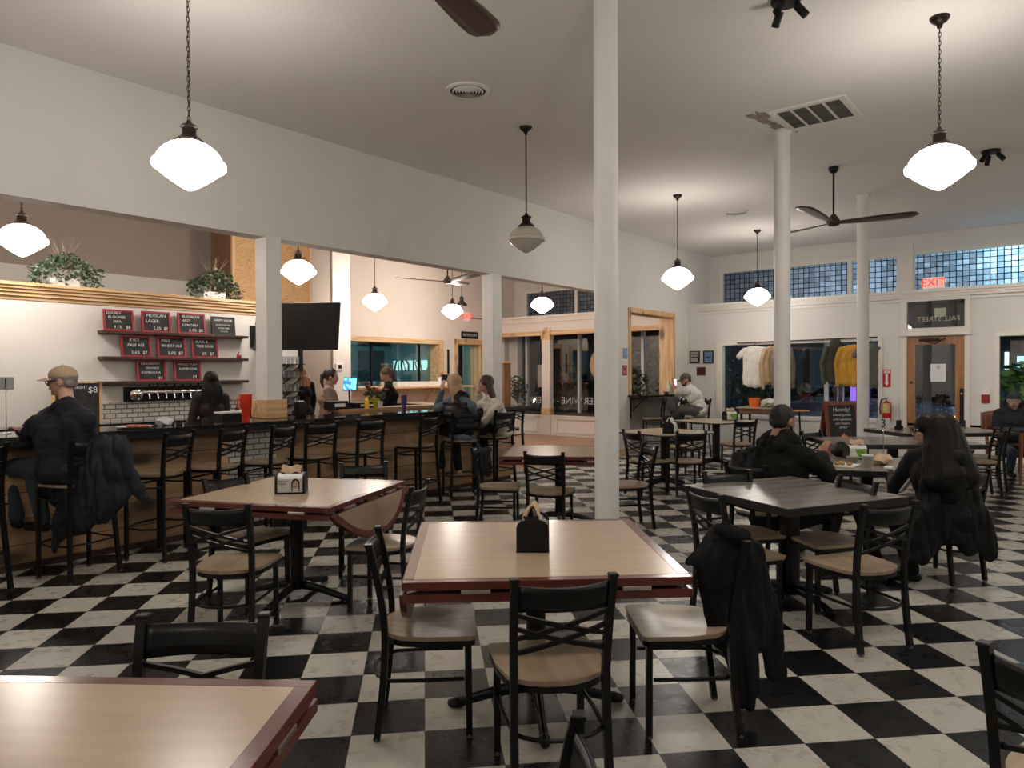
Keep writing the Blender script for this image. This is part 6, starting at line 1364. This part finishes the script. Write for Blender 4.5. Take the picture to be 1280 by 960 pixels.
# 1. man in the tan cap at the bar
J, f, r, u = sit((2.13, 5.98, .80), 112, 20, -16, .98, .19, .50)
J['head'] = dd(78, 477, 5.42); J['neck'] = dd(84, 505, 5.36); J['shL'] = dd(48, 528, 5.5); J['shR'] = dd(110, 526, 5.28); J['elL'] = dd(20, 552, 5.95); J['wrL'] = dd(-30, 548, 6.1)
J['elR'] = J['shR'] + f * .10 + Vector((.02, 0, -.26)); J['wrR'] = Vector((1.95, 6.42, 1.085)); J['hip'] = Vector((2.05, 5.97, .80)); J['foot_z'] = .42
m_tan = mat('tan_cap', (.42, .31, .20), .85)
person('man in a tan cap, glasses and navy pullover leaning on the bar at the left', J, .98, look=(-.75, .60, -.05), top=mat('navy_knit', (.006, .0065, .016), .9, var=.2, scale=80), legs=mat('teal_jeans', (.022, .034, .042), .85), hair=(mat('grey_hair', (.22, .2, .18), .8), 'short'), cap_=(m_tan, False), glasses=True, bulk=1.2, toplen=.02, xtop=[(dd(66, 535, 5.45), dd(84, 612, 5.42), .15, .15), (dd(98, 532, 5.32), dd(98, 612, 5.38), .13, .14), (dd(58, 528, 5.45), dd(104, 524, 5.30), .09, .09)], torso_amp=.010)
# 2. long black-haired bartender, from behind
p = onY(263, 475, 8.0); J, f, r, u = sit((p.x + .02, 8.0, .90), 80, 0, 0, .9, .165, .47); J['head'] = onY(263, 476, 8.0) + Vector((0, 0, 0)); J['neck'] = J['head'] - Vector((0, 0, .14)); 
for q, k in ((-1, 'L'), (1, 'R')): J['sh' + k] = J['neck'] - Vector((0, 0, .06)) + r * q * .15; J['el' + k] = J['sh' + k] + r * q * .05 - Vector((0, 0, .24)) + f * .03; J['wr' + k] = J['el' + k] + f * .2 - Vector((0, 0, .02)) - r * q * .04
J['hip'] = J['neck'] - Vector((0, 0, .53))
person('bartender with long black hair in a dark top facing the beer taps', J, .92, look=f, fem=True, top=mat('maroon_black_top', (.018, .010, .012), .85), legs=M_BLKCL, hair=(mat('black_hair', (.0045, .004, .004), .6, spec=.25), 'long'), standing=True, vox=.009)
# 3. bartender in beige sweatshirt
def stander(px_, py, D, a, s, label, look, arms_px, **kw):
    H = dd(px_, py, D); a = D2R(a); f = Vector((math.cos(a), math.sin(a), 0)); r = Vector((f.y, -f.x, 0))
    J = dict(head=H, neck=H - Vector((0, 0, .135 * s)) - f * .03, hf=f); c = J['neck'] - Vector((0, 0, .055 * s))
    J['hip'] = c - Vector((0, 0, .47 * s)) - f * .02
    for q, k in ((-1, 'L'), (1, 'R')):
        J['sh' + k] = c + r * q * .155 * s
        el, wr = arms_px[k]; J['el' + k] = J['sh' + k] + f * el[0] + r * q * el[1] + Vector((0, 0, el[2])); J['wr' + k] = J['el' + k] + f * wr[0] + r * q * wr[1] + Vector((0, 0, wr[2]))
    return person(label, J, s, look=look, standing=True, vox=kw.pop('vox', .009), **kw)
stander(414, 471, 9.3, -40, .95, 'bartender in a beige sweatshirt with dark ponytail, looking right at the blue screen', (.66, -.72, -.12), {'L': ((.05, .04, -.25), (.22, -.03, .05)), 'R': ((.06, .04, -.25), (.21, -.04, .04))}, fem=True, top=mat('beige_fleece', (.26, .19, .14), .9), legs=M_BLKCL, hair=(mat('dark_brown_hair', (.022, .013, .010), .5), 'tail'), torso_amp=.012)
stander(483, 469, 10.2, 135, .93, 'bartender in a black shirt with tied brown hair, looking down to the left', (-.76, .38, -.42), {'L': ((.07, .04, -.25), (.2, -.06, .03)), 'R': ((.07, .04, -.25), (.2, -.05, .03))}, fem=True, top=M_BLKCL, legs=M_BLKCL, hair=(mat('brown_hair', (.07, .04, .025), .5), 'tail'))
stander(377, 468, 12.2, 75, .97, 'woman in a black dress with red-blonde hair standing in the passage under the television', (.3, .9, -.1), {'L': ((.02, .05, -.26), (.05, .0, -.22)), 'R': ((.02, .05, -.26), (.05, 0, -.22))}, fem=True, top=M_BLKCL, legs=M_BLKCL, hair=(mat('red_blonde_hair', (.30, .15, .08), .5), 'medium'))
# 6. blonde woman in vest
J, f, r, u = sit((6.52, 6.00, .80), 72, 12, -6, .93, .165, .46); J['head'] = dd(567, 479, 8.85); J['neck'] = dd(573, 496, 8.75); J['shL'] = dd(556, 507, 8.9); J['shR'] = dd(590, 508, 8.65); J['elL'] = dd(546, 511, 9.1); J['wrL'] = dd(553, 488, 9.05); J['elR'] = dd(592, 530, 8.85); J['wrR'] = Vector((6.75, 6.3, 1.075)); J['foot_z'] = .33; J['hdL'] = Vector((.1, 0, 1))
J['hip'] = Vector((6.45, 5.98, .80))
b6 = person('blonde woman in a black quilted vest over a blue sweater, seated at the bar', J, .95, look=(-.10, .99, -.1), fem=True, top=mat('blue_grey_sweater', (.085, .12, .15), .9), legs=M_BLKCL, shoes=mat('beige_boot', (.34, .25, .17), .8), hair=(mat('blonde_hair', (.42, .27, .14), .5, var=.3, scale=40), 'long'), bulk=1.05, vox=.009, toplen=.05)
vs = MB(); hb, mb_ = Vector(J['hip']), (Vector(J['shL']) + Vector(J['shR'])) / 2; sd = (Vector(J['shR']) - Vector(J['shL'])).normalized(); upb = (mb_ - hb).normalized(); fb = -upb.cross(sd)
vs.ell(hb + upb * .10, (.21, .175, .16), (sd, fb, upb)); vs.ell((hb + mb_) / 2, (.20, .165, .2), (sd, fb, upb)); vs.ell(mb_ - upb * .12, (.215, .17, .17), (sd, fb, upb)); vs.cap(Vector(J['shL']).lerp(Vector(J['shR']), .14), Vector(J['shR']).lerp(Vector(J['shL']), .14), .075, .075); vs.cap(Vector(J['neck']) - upb * .03 - fb * .03, mb_ - upb * .05, .10, .13); vs.cap(Vector(J['neck']) - sd * .06 - fb * .04, Vector(J['neck']) + sd * .06 - fb * .04, .06, .06)
remesh(vs, 'quilted_vest', M_PUFF, b6, .010, 2, lambda q: .010 * abs(math.sin(q.z * 42)) + .004 * noise.noise(q * 12), TR(b6.location.x, b6.location.y, 0))
# 7. woman in the white sweater
J, f, r, u = sit((7.17, 6.0, .80), 110, 14, -4, .95, .165, .46); J['head'] = dd(607, 480, 9.35); J['neck'] = dd(613, 497, 9.35); J['shL'] = dd(603, 505, 9.45); J['shR'] = dd(624, 508, 9.2); J['elL'] = dd(598, 513, 9.6); J['wrL'] = dd(598, 492, 9.5); J['elR'] = dd(606, 526, 9.2); J['wrR'] = dd(602, 532, 9.35); J['hdL'] = Vector((.05, 0, 1)); J['foot_z'] = .33; J['hip'] = Vector((7.25, 5.98, .80))
person('woman in a cream white sweater with long brown hair sitting at the bar', J, .97, look=(-.78, .50, 0), fem=True, top=mat('cream_knit', (.62, .56, .48), .9, var=.06, scale=80), legs=mat('dark_navy_jeans', (.014, .018, .028), .85), hair=(mat('chestnut_hair', (.055, .022, .015), .45), 'verylong'), vox=.009, toplen=.03, torso_amp=.012, bulk=1.05)
# 8. man in white T-shirt at the window counter
J, f, r, u = sit((12.62, 5.98, .80), 165, 28, 0, .98, .18, .48); J['head'] = dd(857, 475, 13.0); J['neck'] = dd(863, 484, 12.95); J['shL'] = dd(859, 489, 12.8); J['shR'] = dd(866, 487, 13.1); J['elL'] = dd(844, 491, 13.1); J['wrL'] = dd(842, 483, 13.1); J['elR'] = dd(846, 491, 13.3); J['wrR'] = dd(844, 482, 13.3); J['hip'] = dd(874, 512, 12.95); J['hf'] = Vector((-.62, .78, 0)); J['foot_z'] = .33; J['hdL'] = Vector((.1, 0, 1)); J['hdR'] = Vector((.1, 0, 1))
person('man in a white T-shirt and olive cap bent over the window counter', J, 1.0, look=(-.70, .66, -.25), top=mat('white_tee', (.66, .64, .60), .9), sleeves='short', legs=mat('grey_trousers', (.10, .10, .09), .9), cap_=(mat('olive_cap', (.11, .09, .055), .85), False), hair=(mat('dark_hair', (.012, .01, .009), .5), 'short'), beard=mat('dark_hair', (0, 0, 0)), vox=.010, bulk=1.25, toplen=.05, torso_amp=.012)
# 9. man in the dark hoodie
J, f, r, u = sit((5.75, 1.97, .53), -22, 8, 6, 1.05, .20, .50); J['head'] = dd(979, 526, 5.62); J['neck'] = dd(968, 553, 5.6); J['shL'] = dd(951, 571, 5.75); J['shR'] = dd(1003, 569, 5.42); J['elR'] = dd(1034, 592, 5.45); J['wrR'] = dd(1027, 568, 5.78); J['elL'] = dd(975, 600, 5.95); J['wrL'] = dd(1015, 570, 6.2); J['hip'] = dd(972, 640, 5.62); J['hdR'] = Vector((.35, -.2, .75)); J['hdL'] = Vector((.5, -.5, .3))
M_HOOD = mat('olive_black_hoodie', (.0065, .0065, .005), .9, var=.2, scale=60, spec=.25)
person('stocky man with short black hair in a dark olive hoodie at the diners table', J, 1.08, look=(.85, -.42, -.12), top=M_HOOD, hood=M_HOOD, legs=M_BLKCL, skin=M_SKIN2, hair=(mat('black_buzz_hair', (.010, .008, .007), .7), 'buzz'), beard=mat('black_goatee', (.012, .01, .009), .7), bulk=1.32, vox=.007, torso_amp=.014, toplen=.04, curl=.8)
# 10. woman with the striped sleeve
J, f, r, u = sit((6.08, .86, .53), 100, 10, -8, .98, .165, .48); J['head'] = dd(1160, 538, 5.1); J['neck'] = dd(1170, 563, 5.05); J['shL'] = dd(1143, 573, 5.2); J['shR'] = dd(1196, 574, 4.9); J['elL'] = dd(1120, 607, 5.35); J['wrL'] = dd(1112, 592, 5.7); J['elR'] = dd(1205, 610, 5.1); J['wrR'] = dd(1150, 596, 5.5); J['hip'] = dd(1178, 648, 5.1); 
m10 = mat('black_track_top', (.0045, .0045, .005), .7, spec=.3)
b10 = person('woman with long black hair and glasses, black track top with three white sleeve stripes', J, 1.0, look=(-.42, .88, -.05), fem=True, top=m10, legs=M_BLKCL, hair=(mat('long_black_hair', (.004, .0032, .003), .55, spec=.25), 'verylong'), glasses=True, bulk=1.15, vox=.007, toplen=.03, hairw=1.25, xhair=[(dd(1176, 535, 5.05), dd(1184, 598, 4.93), .115, .125), (dd(1188, 545, 5.02), dd(1206, 596, 4.92), .085, .095), (dd(1168, 560, 5.0), dd(1168, 600, 4.95), .075, .08), (dd(1186, 596, 4.92), dd(1190, 618, 4.90), .12, .07)])
for k in (-1, 0, 1):
    a, e, w_ = Vector(J['shL']), Vector(J['elL']), Vector(J['wrL']); 
    nrm = (Vector((-.45, -.75, .55))).normalized(); d1 = (e - a).normalized(); sdv = d1.cross(nrm).normalized(); n1 = sdv.cross(d1).normalized()
    if n1.dot(nrm) < 0: n1 = -n1
    pts = [a + n1 * .062 + Vector((.03, .0, .035)) + sdv * k * .018, a.lerp(e, .25) + n1 * .070 + sdv * k * .018, a.lerp(e, .6) + n1 * .066 + sdv * k * .018, e + n1 * .060 + sdv * k * .018]
    MB().tube([q - Vector((b10.location.x, b10.location.y, 0)) for q in pts], .0075, seg=6).build('white_stripe', M_WHITE, b10)
# 11. man at the far right
J, f, r, u = sit((12.75, .80, .53), 205, -4, 0, 1.0, .18, .48); J['head'] = dd(1267, 500.5, 10.45); J['neck'] = dd(1266, 513, 10.5); J['shL'] = J['neck'] - Vector((0, 0, .05)) - r * .19; J['shR'] = J['neck'] - Vector((0, 0, .05)) + r * .19
J['hip'] = J['neck'] - Vector((0, 0, .58)); 
for q, k in ((-1, 'L'), (1, 'R')): J['el' + k] = J['sh' + k] + r * q * .06 - Vector((0, 0, .26)) + f * .06; J['wr' + k] = J['el' + k] + f * .2 - r * q * .10 + Vector((0, 0, .03))
person('man in a dark cap, glasses and dark jacket sitting before the right window', J, 1.0, look=(-.95, -.1, -.05), top=mat('charcoal_jacket', (.009, .010, .011), .8, spec=.3), legs=M_DENIM, cap_=(mat('navy_cap', (.012, .014, .022), .8), True), glasses=True, beard=mat('grey_stubble', (.16, .12, .10), .8), bulk=1.25, vox=.009, torso_amp=.012)
t = thing('wooden_armchair', 'brown wooden chair of the man at the right window', 'chair', (12.85, .88, 0), D2R(205 - 90)); wc_ = wood('red_brown_chair', ((.12, .045, .025), (.18, .07, .04), (.22, .09, .05)), .4, 'Z', 2)
for sx in (-1, 1):
    MB().tube([(sx * .23, .22, 0), (sx * .23, .22, .42)], .018, sq=True).build('leg', wc_, t); MB().tube([(sx * .22, -.24, 0), (sx * .22, -.22, .42), (sx * .24, -.30, .86)], .018, sq=True).build('leg', wc_, t)
MB().box((-.25, -.23, .42), (.25, .24, .455), None, .01).build('seat', wc_, t); MB().grid(lambda u_, v: ((u_ - .5) * .56, -.28 - .05 * (1 - (2 * u_ - 1) ** 2) - .03 * v, .60 + .28 * v + .03 * (1 - (2 * u_ - 1) ** 2)), 10, 4, .02).build('backrest', wc_, t, True)
t = thing('small_wood_table', 'small table with orange-brown legs in front of the man at the right window', 'table', (11.95, .55, 0), .5)
MB().box((-.35, -.35, .70), (.35, .35, .725), None, .004).build('tabletop', M_GREYEDGE, t)
for sx in (-1, 1):
    for sy in (-1, 1): MB().tube([(sx * .30, sy * .30, .70), (sx * .32, sy * .32, 0)], [.024, .016], seg=10).build('leg', mat('orange_brown_leg', (.26, .09, .035), .4), t)
tag(MB().lathe([(.025, 0), (.032, .11), (.029, .11), (.023, .01), (0, .01)], 16, (11.8, .62, .725)).build('glass_tumbler', M_GLS, None, 50), 'clear glass on the small table before the man at the right window', 'glass')
# phone held by the man at the counter, bottles near him
o = MB().box((-.035, -.006, -.07), (.035, .006, .07), None, .003).build('phone', M_BLACK); c = dd(843.5, 478, 13.15); o.location = c; o.rotation_euler = (-.2, 0, 1.9); tag(o, 'phone glowing white in the hands of the man in the white T-shirt', 'phone'); MB().box((-.031, -.008, -.062), (.031, -.006, .062)).build('display', emis('phone_glow', (.75, .80, 1), .8), o); MB().box((-.031, .006, -.062), (.031, .008, .062)).build('display', emis('phone_glow', (0, 0, 0), 0), o)
for px_, lb, m_, nm in ((822, 'white upright bottle on the window counter', M_WHITE, 'white_bottle'), (826.5, 'green bottle on the window counter', mat('green_bottle', (.05, .22, .10), .15), 'green_bottle')):
    c = onZ(px_, 491.5, 1.10); tag(MB().lathe([(.035, 0), (.036, .14), (.015, .20), (.015, .25), (0, .25)], 16, (c.x, min(c.y, 6.55), 1.10)).build(nm, m_, None, 50), lb, 'bottle')
c = onZ(833, 492, 1.10); crumple('takeaway_pile', 'small white and red takeaway wrappers on the window counter', 'wrappers', (c.x, min(c.y, 6.5), 1.10), .09, mat('wrappers', (.5, .35, .3), .8, var=.8, scale=30), 5)
# ------------------------------------------------------------------ outside and light
struct(MB().box((15.6, -25, -.2), (60, 40, -.12)).build('ground', mat('wet_asphalt', (.018, .018, .02), .25, var=.4, scale=2)))
def car(x, y, a, label, body, tail=True):
    t = thing('parked_car', label, 'car', (x, y, -.12), a)
    prof = [(-2.2, .35), (-2.25, .75), (-2.05, .95), (-1.5, 1.02), (-.85, 1.42), (.35, 1.46), (1.15, 1.02), (2.0, .88), (2.22, .62), (2.2, .32)]
    mb = MB(); n = 9
    rows = []
    for j in range(n):
        v = -1 + 2 * j / (n - 1); k = 1 - .10 * abs(v) ** 3; yy = .88 * math.sin(v * PI / 2 * .98); row = []
        for (px_, pz) in prof: row.append(mb.bm.verts.new((px_ * (1 - .03 * abs(v)), yy * (1 - .16 * max(0, pz - .9) / .5), .32 + (pz - .32) * k)))
        rows.append(row)
    for A, Bv in zip(rows, rows[1:]):
        for i in range(len(prof) - 1): mb.bm.faces.new((A[i], A[i + 1], Bv[i + 1], Bv[i]))
    mb.bm.faces.new(rows[0]); mb.bm.faces.new(rows[-1][::-1])
    mb.build('car_body', body, t, 35)
    wg_ = MB()
    for s_ in (-1, 1): wg_.prism([(-1.35, 1.03), (-.82, 1.36), (.32, 1.40), (.98, 1.03)], .765, .80, Matrix(((1, 0, 0, 0), (0, 0, s_, 0), (0, 1, 0, 0), (0, 0, 0, 1))))
    wg_.build('side_windows', M_SCREEN, t)
    for sx in (-1.4, 1.4):
        for s_ in (-1, 1): MB().lathe([(0, -.1), (.2, -.1), (.31, -.08), (.32, .08), (.2, .1), (0, .1)], 24, M=TR(sx, s_ * .80, .32) @ Matrix.Rotation(PI / 2, 4, 'X')).build('wheel', M_BLACK, t)
    for s_ in (-1, 1):
        MB().box((-2.26, s_ * .6 - .14, .70), (-2.18, s_ * .6 + .14, .84)).build('tail_lamp', emis('tail_red', (1, .02, .02), 9) if tail else M_REDFR, t)
        MB().box((2.17, s_ * .6 - .14, .60), (2.24, s_ * .6 + .14, .72)).build('head_lamp', M_WHITE if tail else emis('head_white', (.8, .9, 1), 22), t)
    return t
ya, yb = onX(985, 490, 18.7).y, onX(1190, 512, 18.7).y
c1 = car(18.7, (ya + yb) / 2, -PI / 2, 'dark wet parked car with red tail lamps outside the big window and the door', mat('plum_car_paint', (.12, .11, .14), .25, metal=.4)); c1.scale = ((ya - yb + .4) / 4.5, 1, .95)
MB().box((2.19, -.78, .58), (2.25, -.60, .70)).box((2.19, .60, .58), (2.25, .78, .70)).build('indicator_lamp', emis('amber', (1, .4, .03), 14), c1)
for s_ in (-1, 1): MB().box((2.2, s_ * .48 - .09, .58), (2.26, s_ * .48 + .09, .70)).build('side_lamp', emis('lamp_white', (.75, .9, 1), 16), c1)
car(21.2, 13.2, PI / 2, 'dark parked car outside the bar-side windows', mat('slate_car_paint', (.03, .035, .04), .2, metal=.5), False)
t = thing('shop_building', 'dark building across the street with a few lit windows', 'building', (30, 4, -.12)); MB().box((0, -22, 0), (3, 22, 7)).build('facade', mat('dark_brick', (.05, .035, .03), .9, var=.3, scale=6), t)
for k, (y, z, w_, h_, c, e) in enumerate(((-2.55, 1.75, .42, .40, (.35, .75, 1), 1.5), (-1.9, 1.7, .12, .6, (.7, .85, 1), 1.2), (1.5, .4, 3.2, 2.2, (.25, .40, .5), .03), (8, .4, 3.6, 2.3, (.2, .35, .4), .02), (12.5, .4, 2.6, 2.3, (.5, .4, .3), .03), (-11, .4, 2.8, 2.2, (.2, .45, .55), .08))):
    o = MB().box((-.06, y, z), (-.01, y + w_, z + h_)).build('lit_window', emis('lit_window_%d' % k, c, e), t)
MB().prism([(0, 0), (-.9, -.45), (-.9, -.62), (0, -.2)], -8.5, -2.2, Matrix(((1, 0, 0, 0), (0, 0, 1, 0), (0, 1, 0, 2.85), (0, 0, 0, 1)))).build('awning', mat('red_awning', (.30, .06, .04), .8), t)
def tree(x, y, h, seed, label):
    t = thing('street_tree', label, 'tree', (x, y, -.12)); MB().tube([(0, 0, 0), (.05, .03, h * .4), (0, 0, h * .8)], [.09, .07, .03]).build('trunk', mat('bark', (.04, .03, .022), .9), t)
    foliage('leaves', M_DLEAF, t, lambda q: (q.gauss(0, .5), q.gauss(0, .5), h * .75 + q.gauss(0, .45)), 500, .09, seed)
tree(17.4, 7.2, 2.2, 3, 'small dark street tree outside the left part of the clothes window')
tree(17.4, 9.0, 2.2, 5, 'small dark street tree outside the bar-side window')
t = thing('bicycle', 'bicycle parked outside the bar-side window', 'bicycle', (16.6, 10.7, -.12), PI / 2)
for s_ in (-.5, .5): MB().tube([(s_ + .33 * math.cos(a), 0, .35 + .33 * math.sin(a)) for a in [2 * PI * k / 24 for k in range(24)]], .018, seg=6, closed=True).build('wheel', mat('tyre_rim', (.12, .14, .16), .3), t)
MB().tube([(-.5, 0, .35), (-.15, 0, .85), (.3, 0, .82), (0, 0, .35), (-.5, 0, .35)], .015).tube([(.5, 0, .35), (.33, 0, .95), (.4, 0, 1.05)], .015).tube([(-.15, 0, .85), (-.18, 0, .98)], .014).tube([(0, 0, .35), (-.15, 0, .85)], .014).build('bicycle_frame', M_BLACK, t); MB().cap((-.28, 0, 1.0), (-.08, 0, 1.0), .04, .02).build('saddle', M_BLACK, t)
t = thing('street_lamp', 'street lamp outside shining on the right clerestory', 'street lamp', (18.2, -1.2, -.12)); MB().tube([(0, 0, 0), (0, 0, 4.7), (-.5, 0, 5.0)], .05).build('pole', M_BLACK, t); MB().cap((-.5, 0, 4.95), (-.8, 0, 4.95), .09, .08).build('lamp_head', emis('street_glow', (.6, .85, 1.0), 12), t)
# brew room: lit strip window with leaf-like shapes, sign and door
t = thing('lit_panel', 'bright strip with dark leafy cut-outs seen through the service window', 'lit panel', (0, 0, 0)); zz = 2.05
a0 = onX(494, 457, 15.58); a1 = onX(556, 457, 15.58); MB().box((15.50, a1.y, a0.z - .15), (15.52, a0.y, a0.z + .15)).build('glow', emis('panel_glow', (.85, 1, .92), .8), t)
rr = random.Random(2); k_ = MB(); x = a1.y
while x < a0.y:
    w_ = rr.uniform(.014, .034); k_.tube([(15.46, x, a0.z - .17), (15.46, x + rr.uniform(-.1, .1), a0.z + rr.uniform(-.05, .1)), (15.46, x + rr.uniform(-.16, .16), a0.z + .18)], [w_, w_ * rr.uniform(.3, 1.2), w_ * rr.uniform(.5, 1.5)], seg=6); x += rr.uniform(.11, .24)
k_.build('cut_outs', mat('teal_cutout', (.03, .06, .07), .8), t)
t = thing('service_door', 'dark door with a sign above it in the room beyond the service window', 'door', (onY(468, 470, 17.3).x, 17.45, 0)); MB().box((-.5, -.05, 0), (.5, 0, 2.25)).build('door_leaf', mat('dark_teal_door', (.03, .045, .05), .6), t); MB().box((-.5, -.06, 2.42), (.75, 0, 2.62)).build('sign_panel', M_BLACK, t); MB().box((-.03, -.07, 1.2), (.12, -.05, 1.3)).build('notice', M_PAPER, t)
for x in (10.2, 12.5, 14.4): t = thing('brewing_tank', 'dim steel tank in the room beyond the service window', 'tank', (x, 16.2, 0), 0, 'tanks in the room beyond'); MB().lathe([(.05, .25), (.35, .5), (.35, 1.25), (.2, 1.42), (0, 1.45)], 24).build('vessel', mat('dull_steel', (.12, .15, .16), .35, metal=.8), t, 50); MB().tube([(.25, 0, 0), (.25, 0, .5)], .02).tube([(-.2, .2, 0), (-.2, .2, .5)], .02).tube([(-.2, -.2, 0), (-.2, -.2, .5)], .02).build('legs', M_BLACK, t)

def light(kind, name, loc, energy, col=(1, 1, 1), size=.2, rot=None):
    l = bpy.data.lights.new(name, kind); l.energy = energy; l.color = col
    if kind == 'AREA': l.size = size
    elif kind in ('POINT', 'SPOT'): l.shadow_soft_size = size
    o = bpy.data.objects.new(name, l); COL.objects.link(o); o.location = loc
    if rot: o.rotation_euler = rot
    return o
light('POINT', 'brew_room_lamp', (12, 15, 3.1), 95, (.55, .86, .92), .3)
light('POINT', 'street_lamp_glow', (16.2, .7, 3.75), 95, (.50, .78, 1.0), .25)
for k, (tx, ty, tz) in enumerate(((14.3, .9, 1.3), (14.3, -1.2, 1.3))):
    o_ = light('SPOT', 'track_beam', (10.2, .9, HC - .22), 75, (1, .92, .82), .05); o_.data.spot_size = D2R(78); o_.data.spot_blend = .9
    o_.rotation_euler = (Vector((tx, ty, tz)) - o_.location).to_track_quat('-Z', 'Y').to_euler()
light('POINT', 'street_glow_far', (26, 6, 6), 30, (.7, .75, .9), .5)
light('POINT', 'car_fill', (17.0, 3.4, 2.8), 70, (.45, .6, .8), .3)  # unseen fill light, added to brighten the parked car
W = bpy.data.worlds.new('night'); SC.world = W; W.use_nodes = True
bg = W.node_tree.nodes['Background']; bg.inputs[0].default_value = (.012, .018, .035, 1); bg.inputs[1].default_value = 1.0

SC.view_settings.view_transform = 'Standard'; SC.view_settings.look = 'None'; SC.view_settings.gamma = 1; SC.view_settings.use_curve_mapping = False
SC.view_settings.exposure = 1.15
SC.cycles.max_bounces = 8; SC.cycles.diffuse_bounces = 4; SC.cycles.glossy_bounces = 4; SC.cycles.transparent_max_bounces = 8; SC.cycles.transmission_bounces = 4
SC.cycles.caustics_reflective = False; SC.cycles.caustics_refractive = False; SC.cycles.sample_clamp_indirect = 6
SC.cycles.use_denoising = True
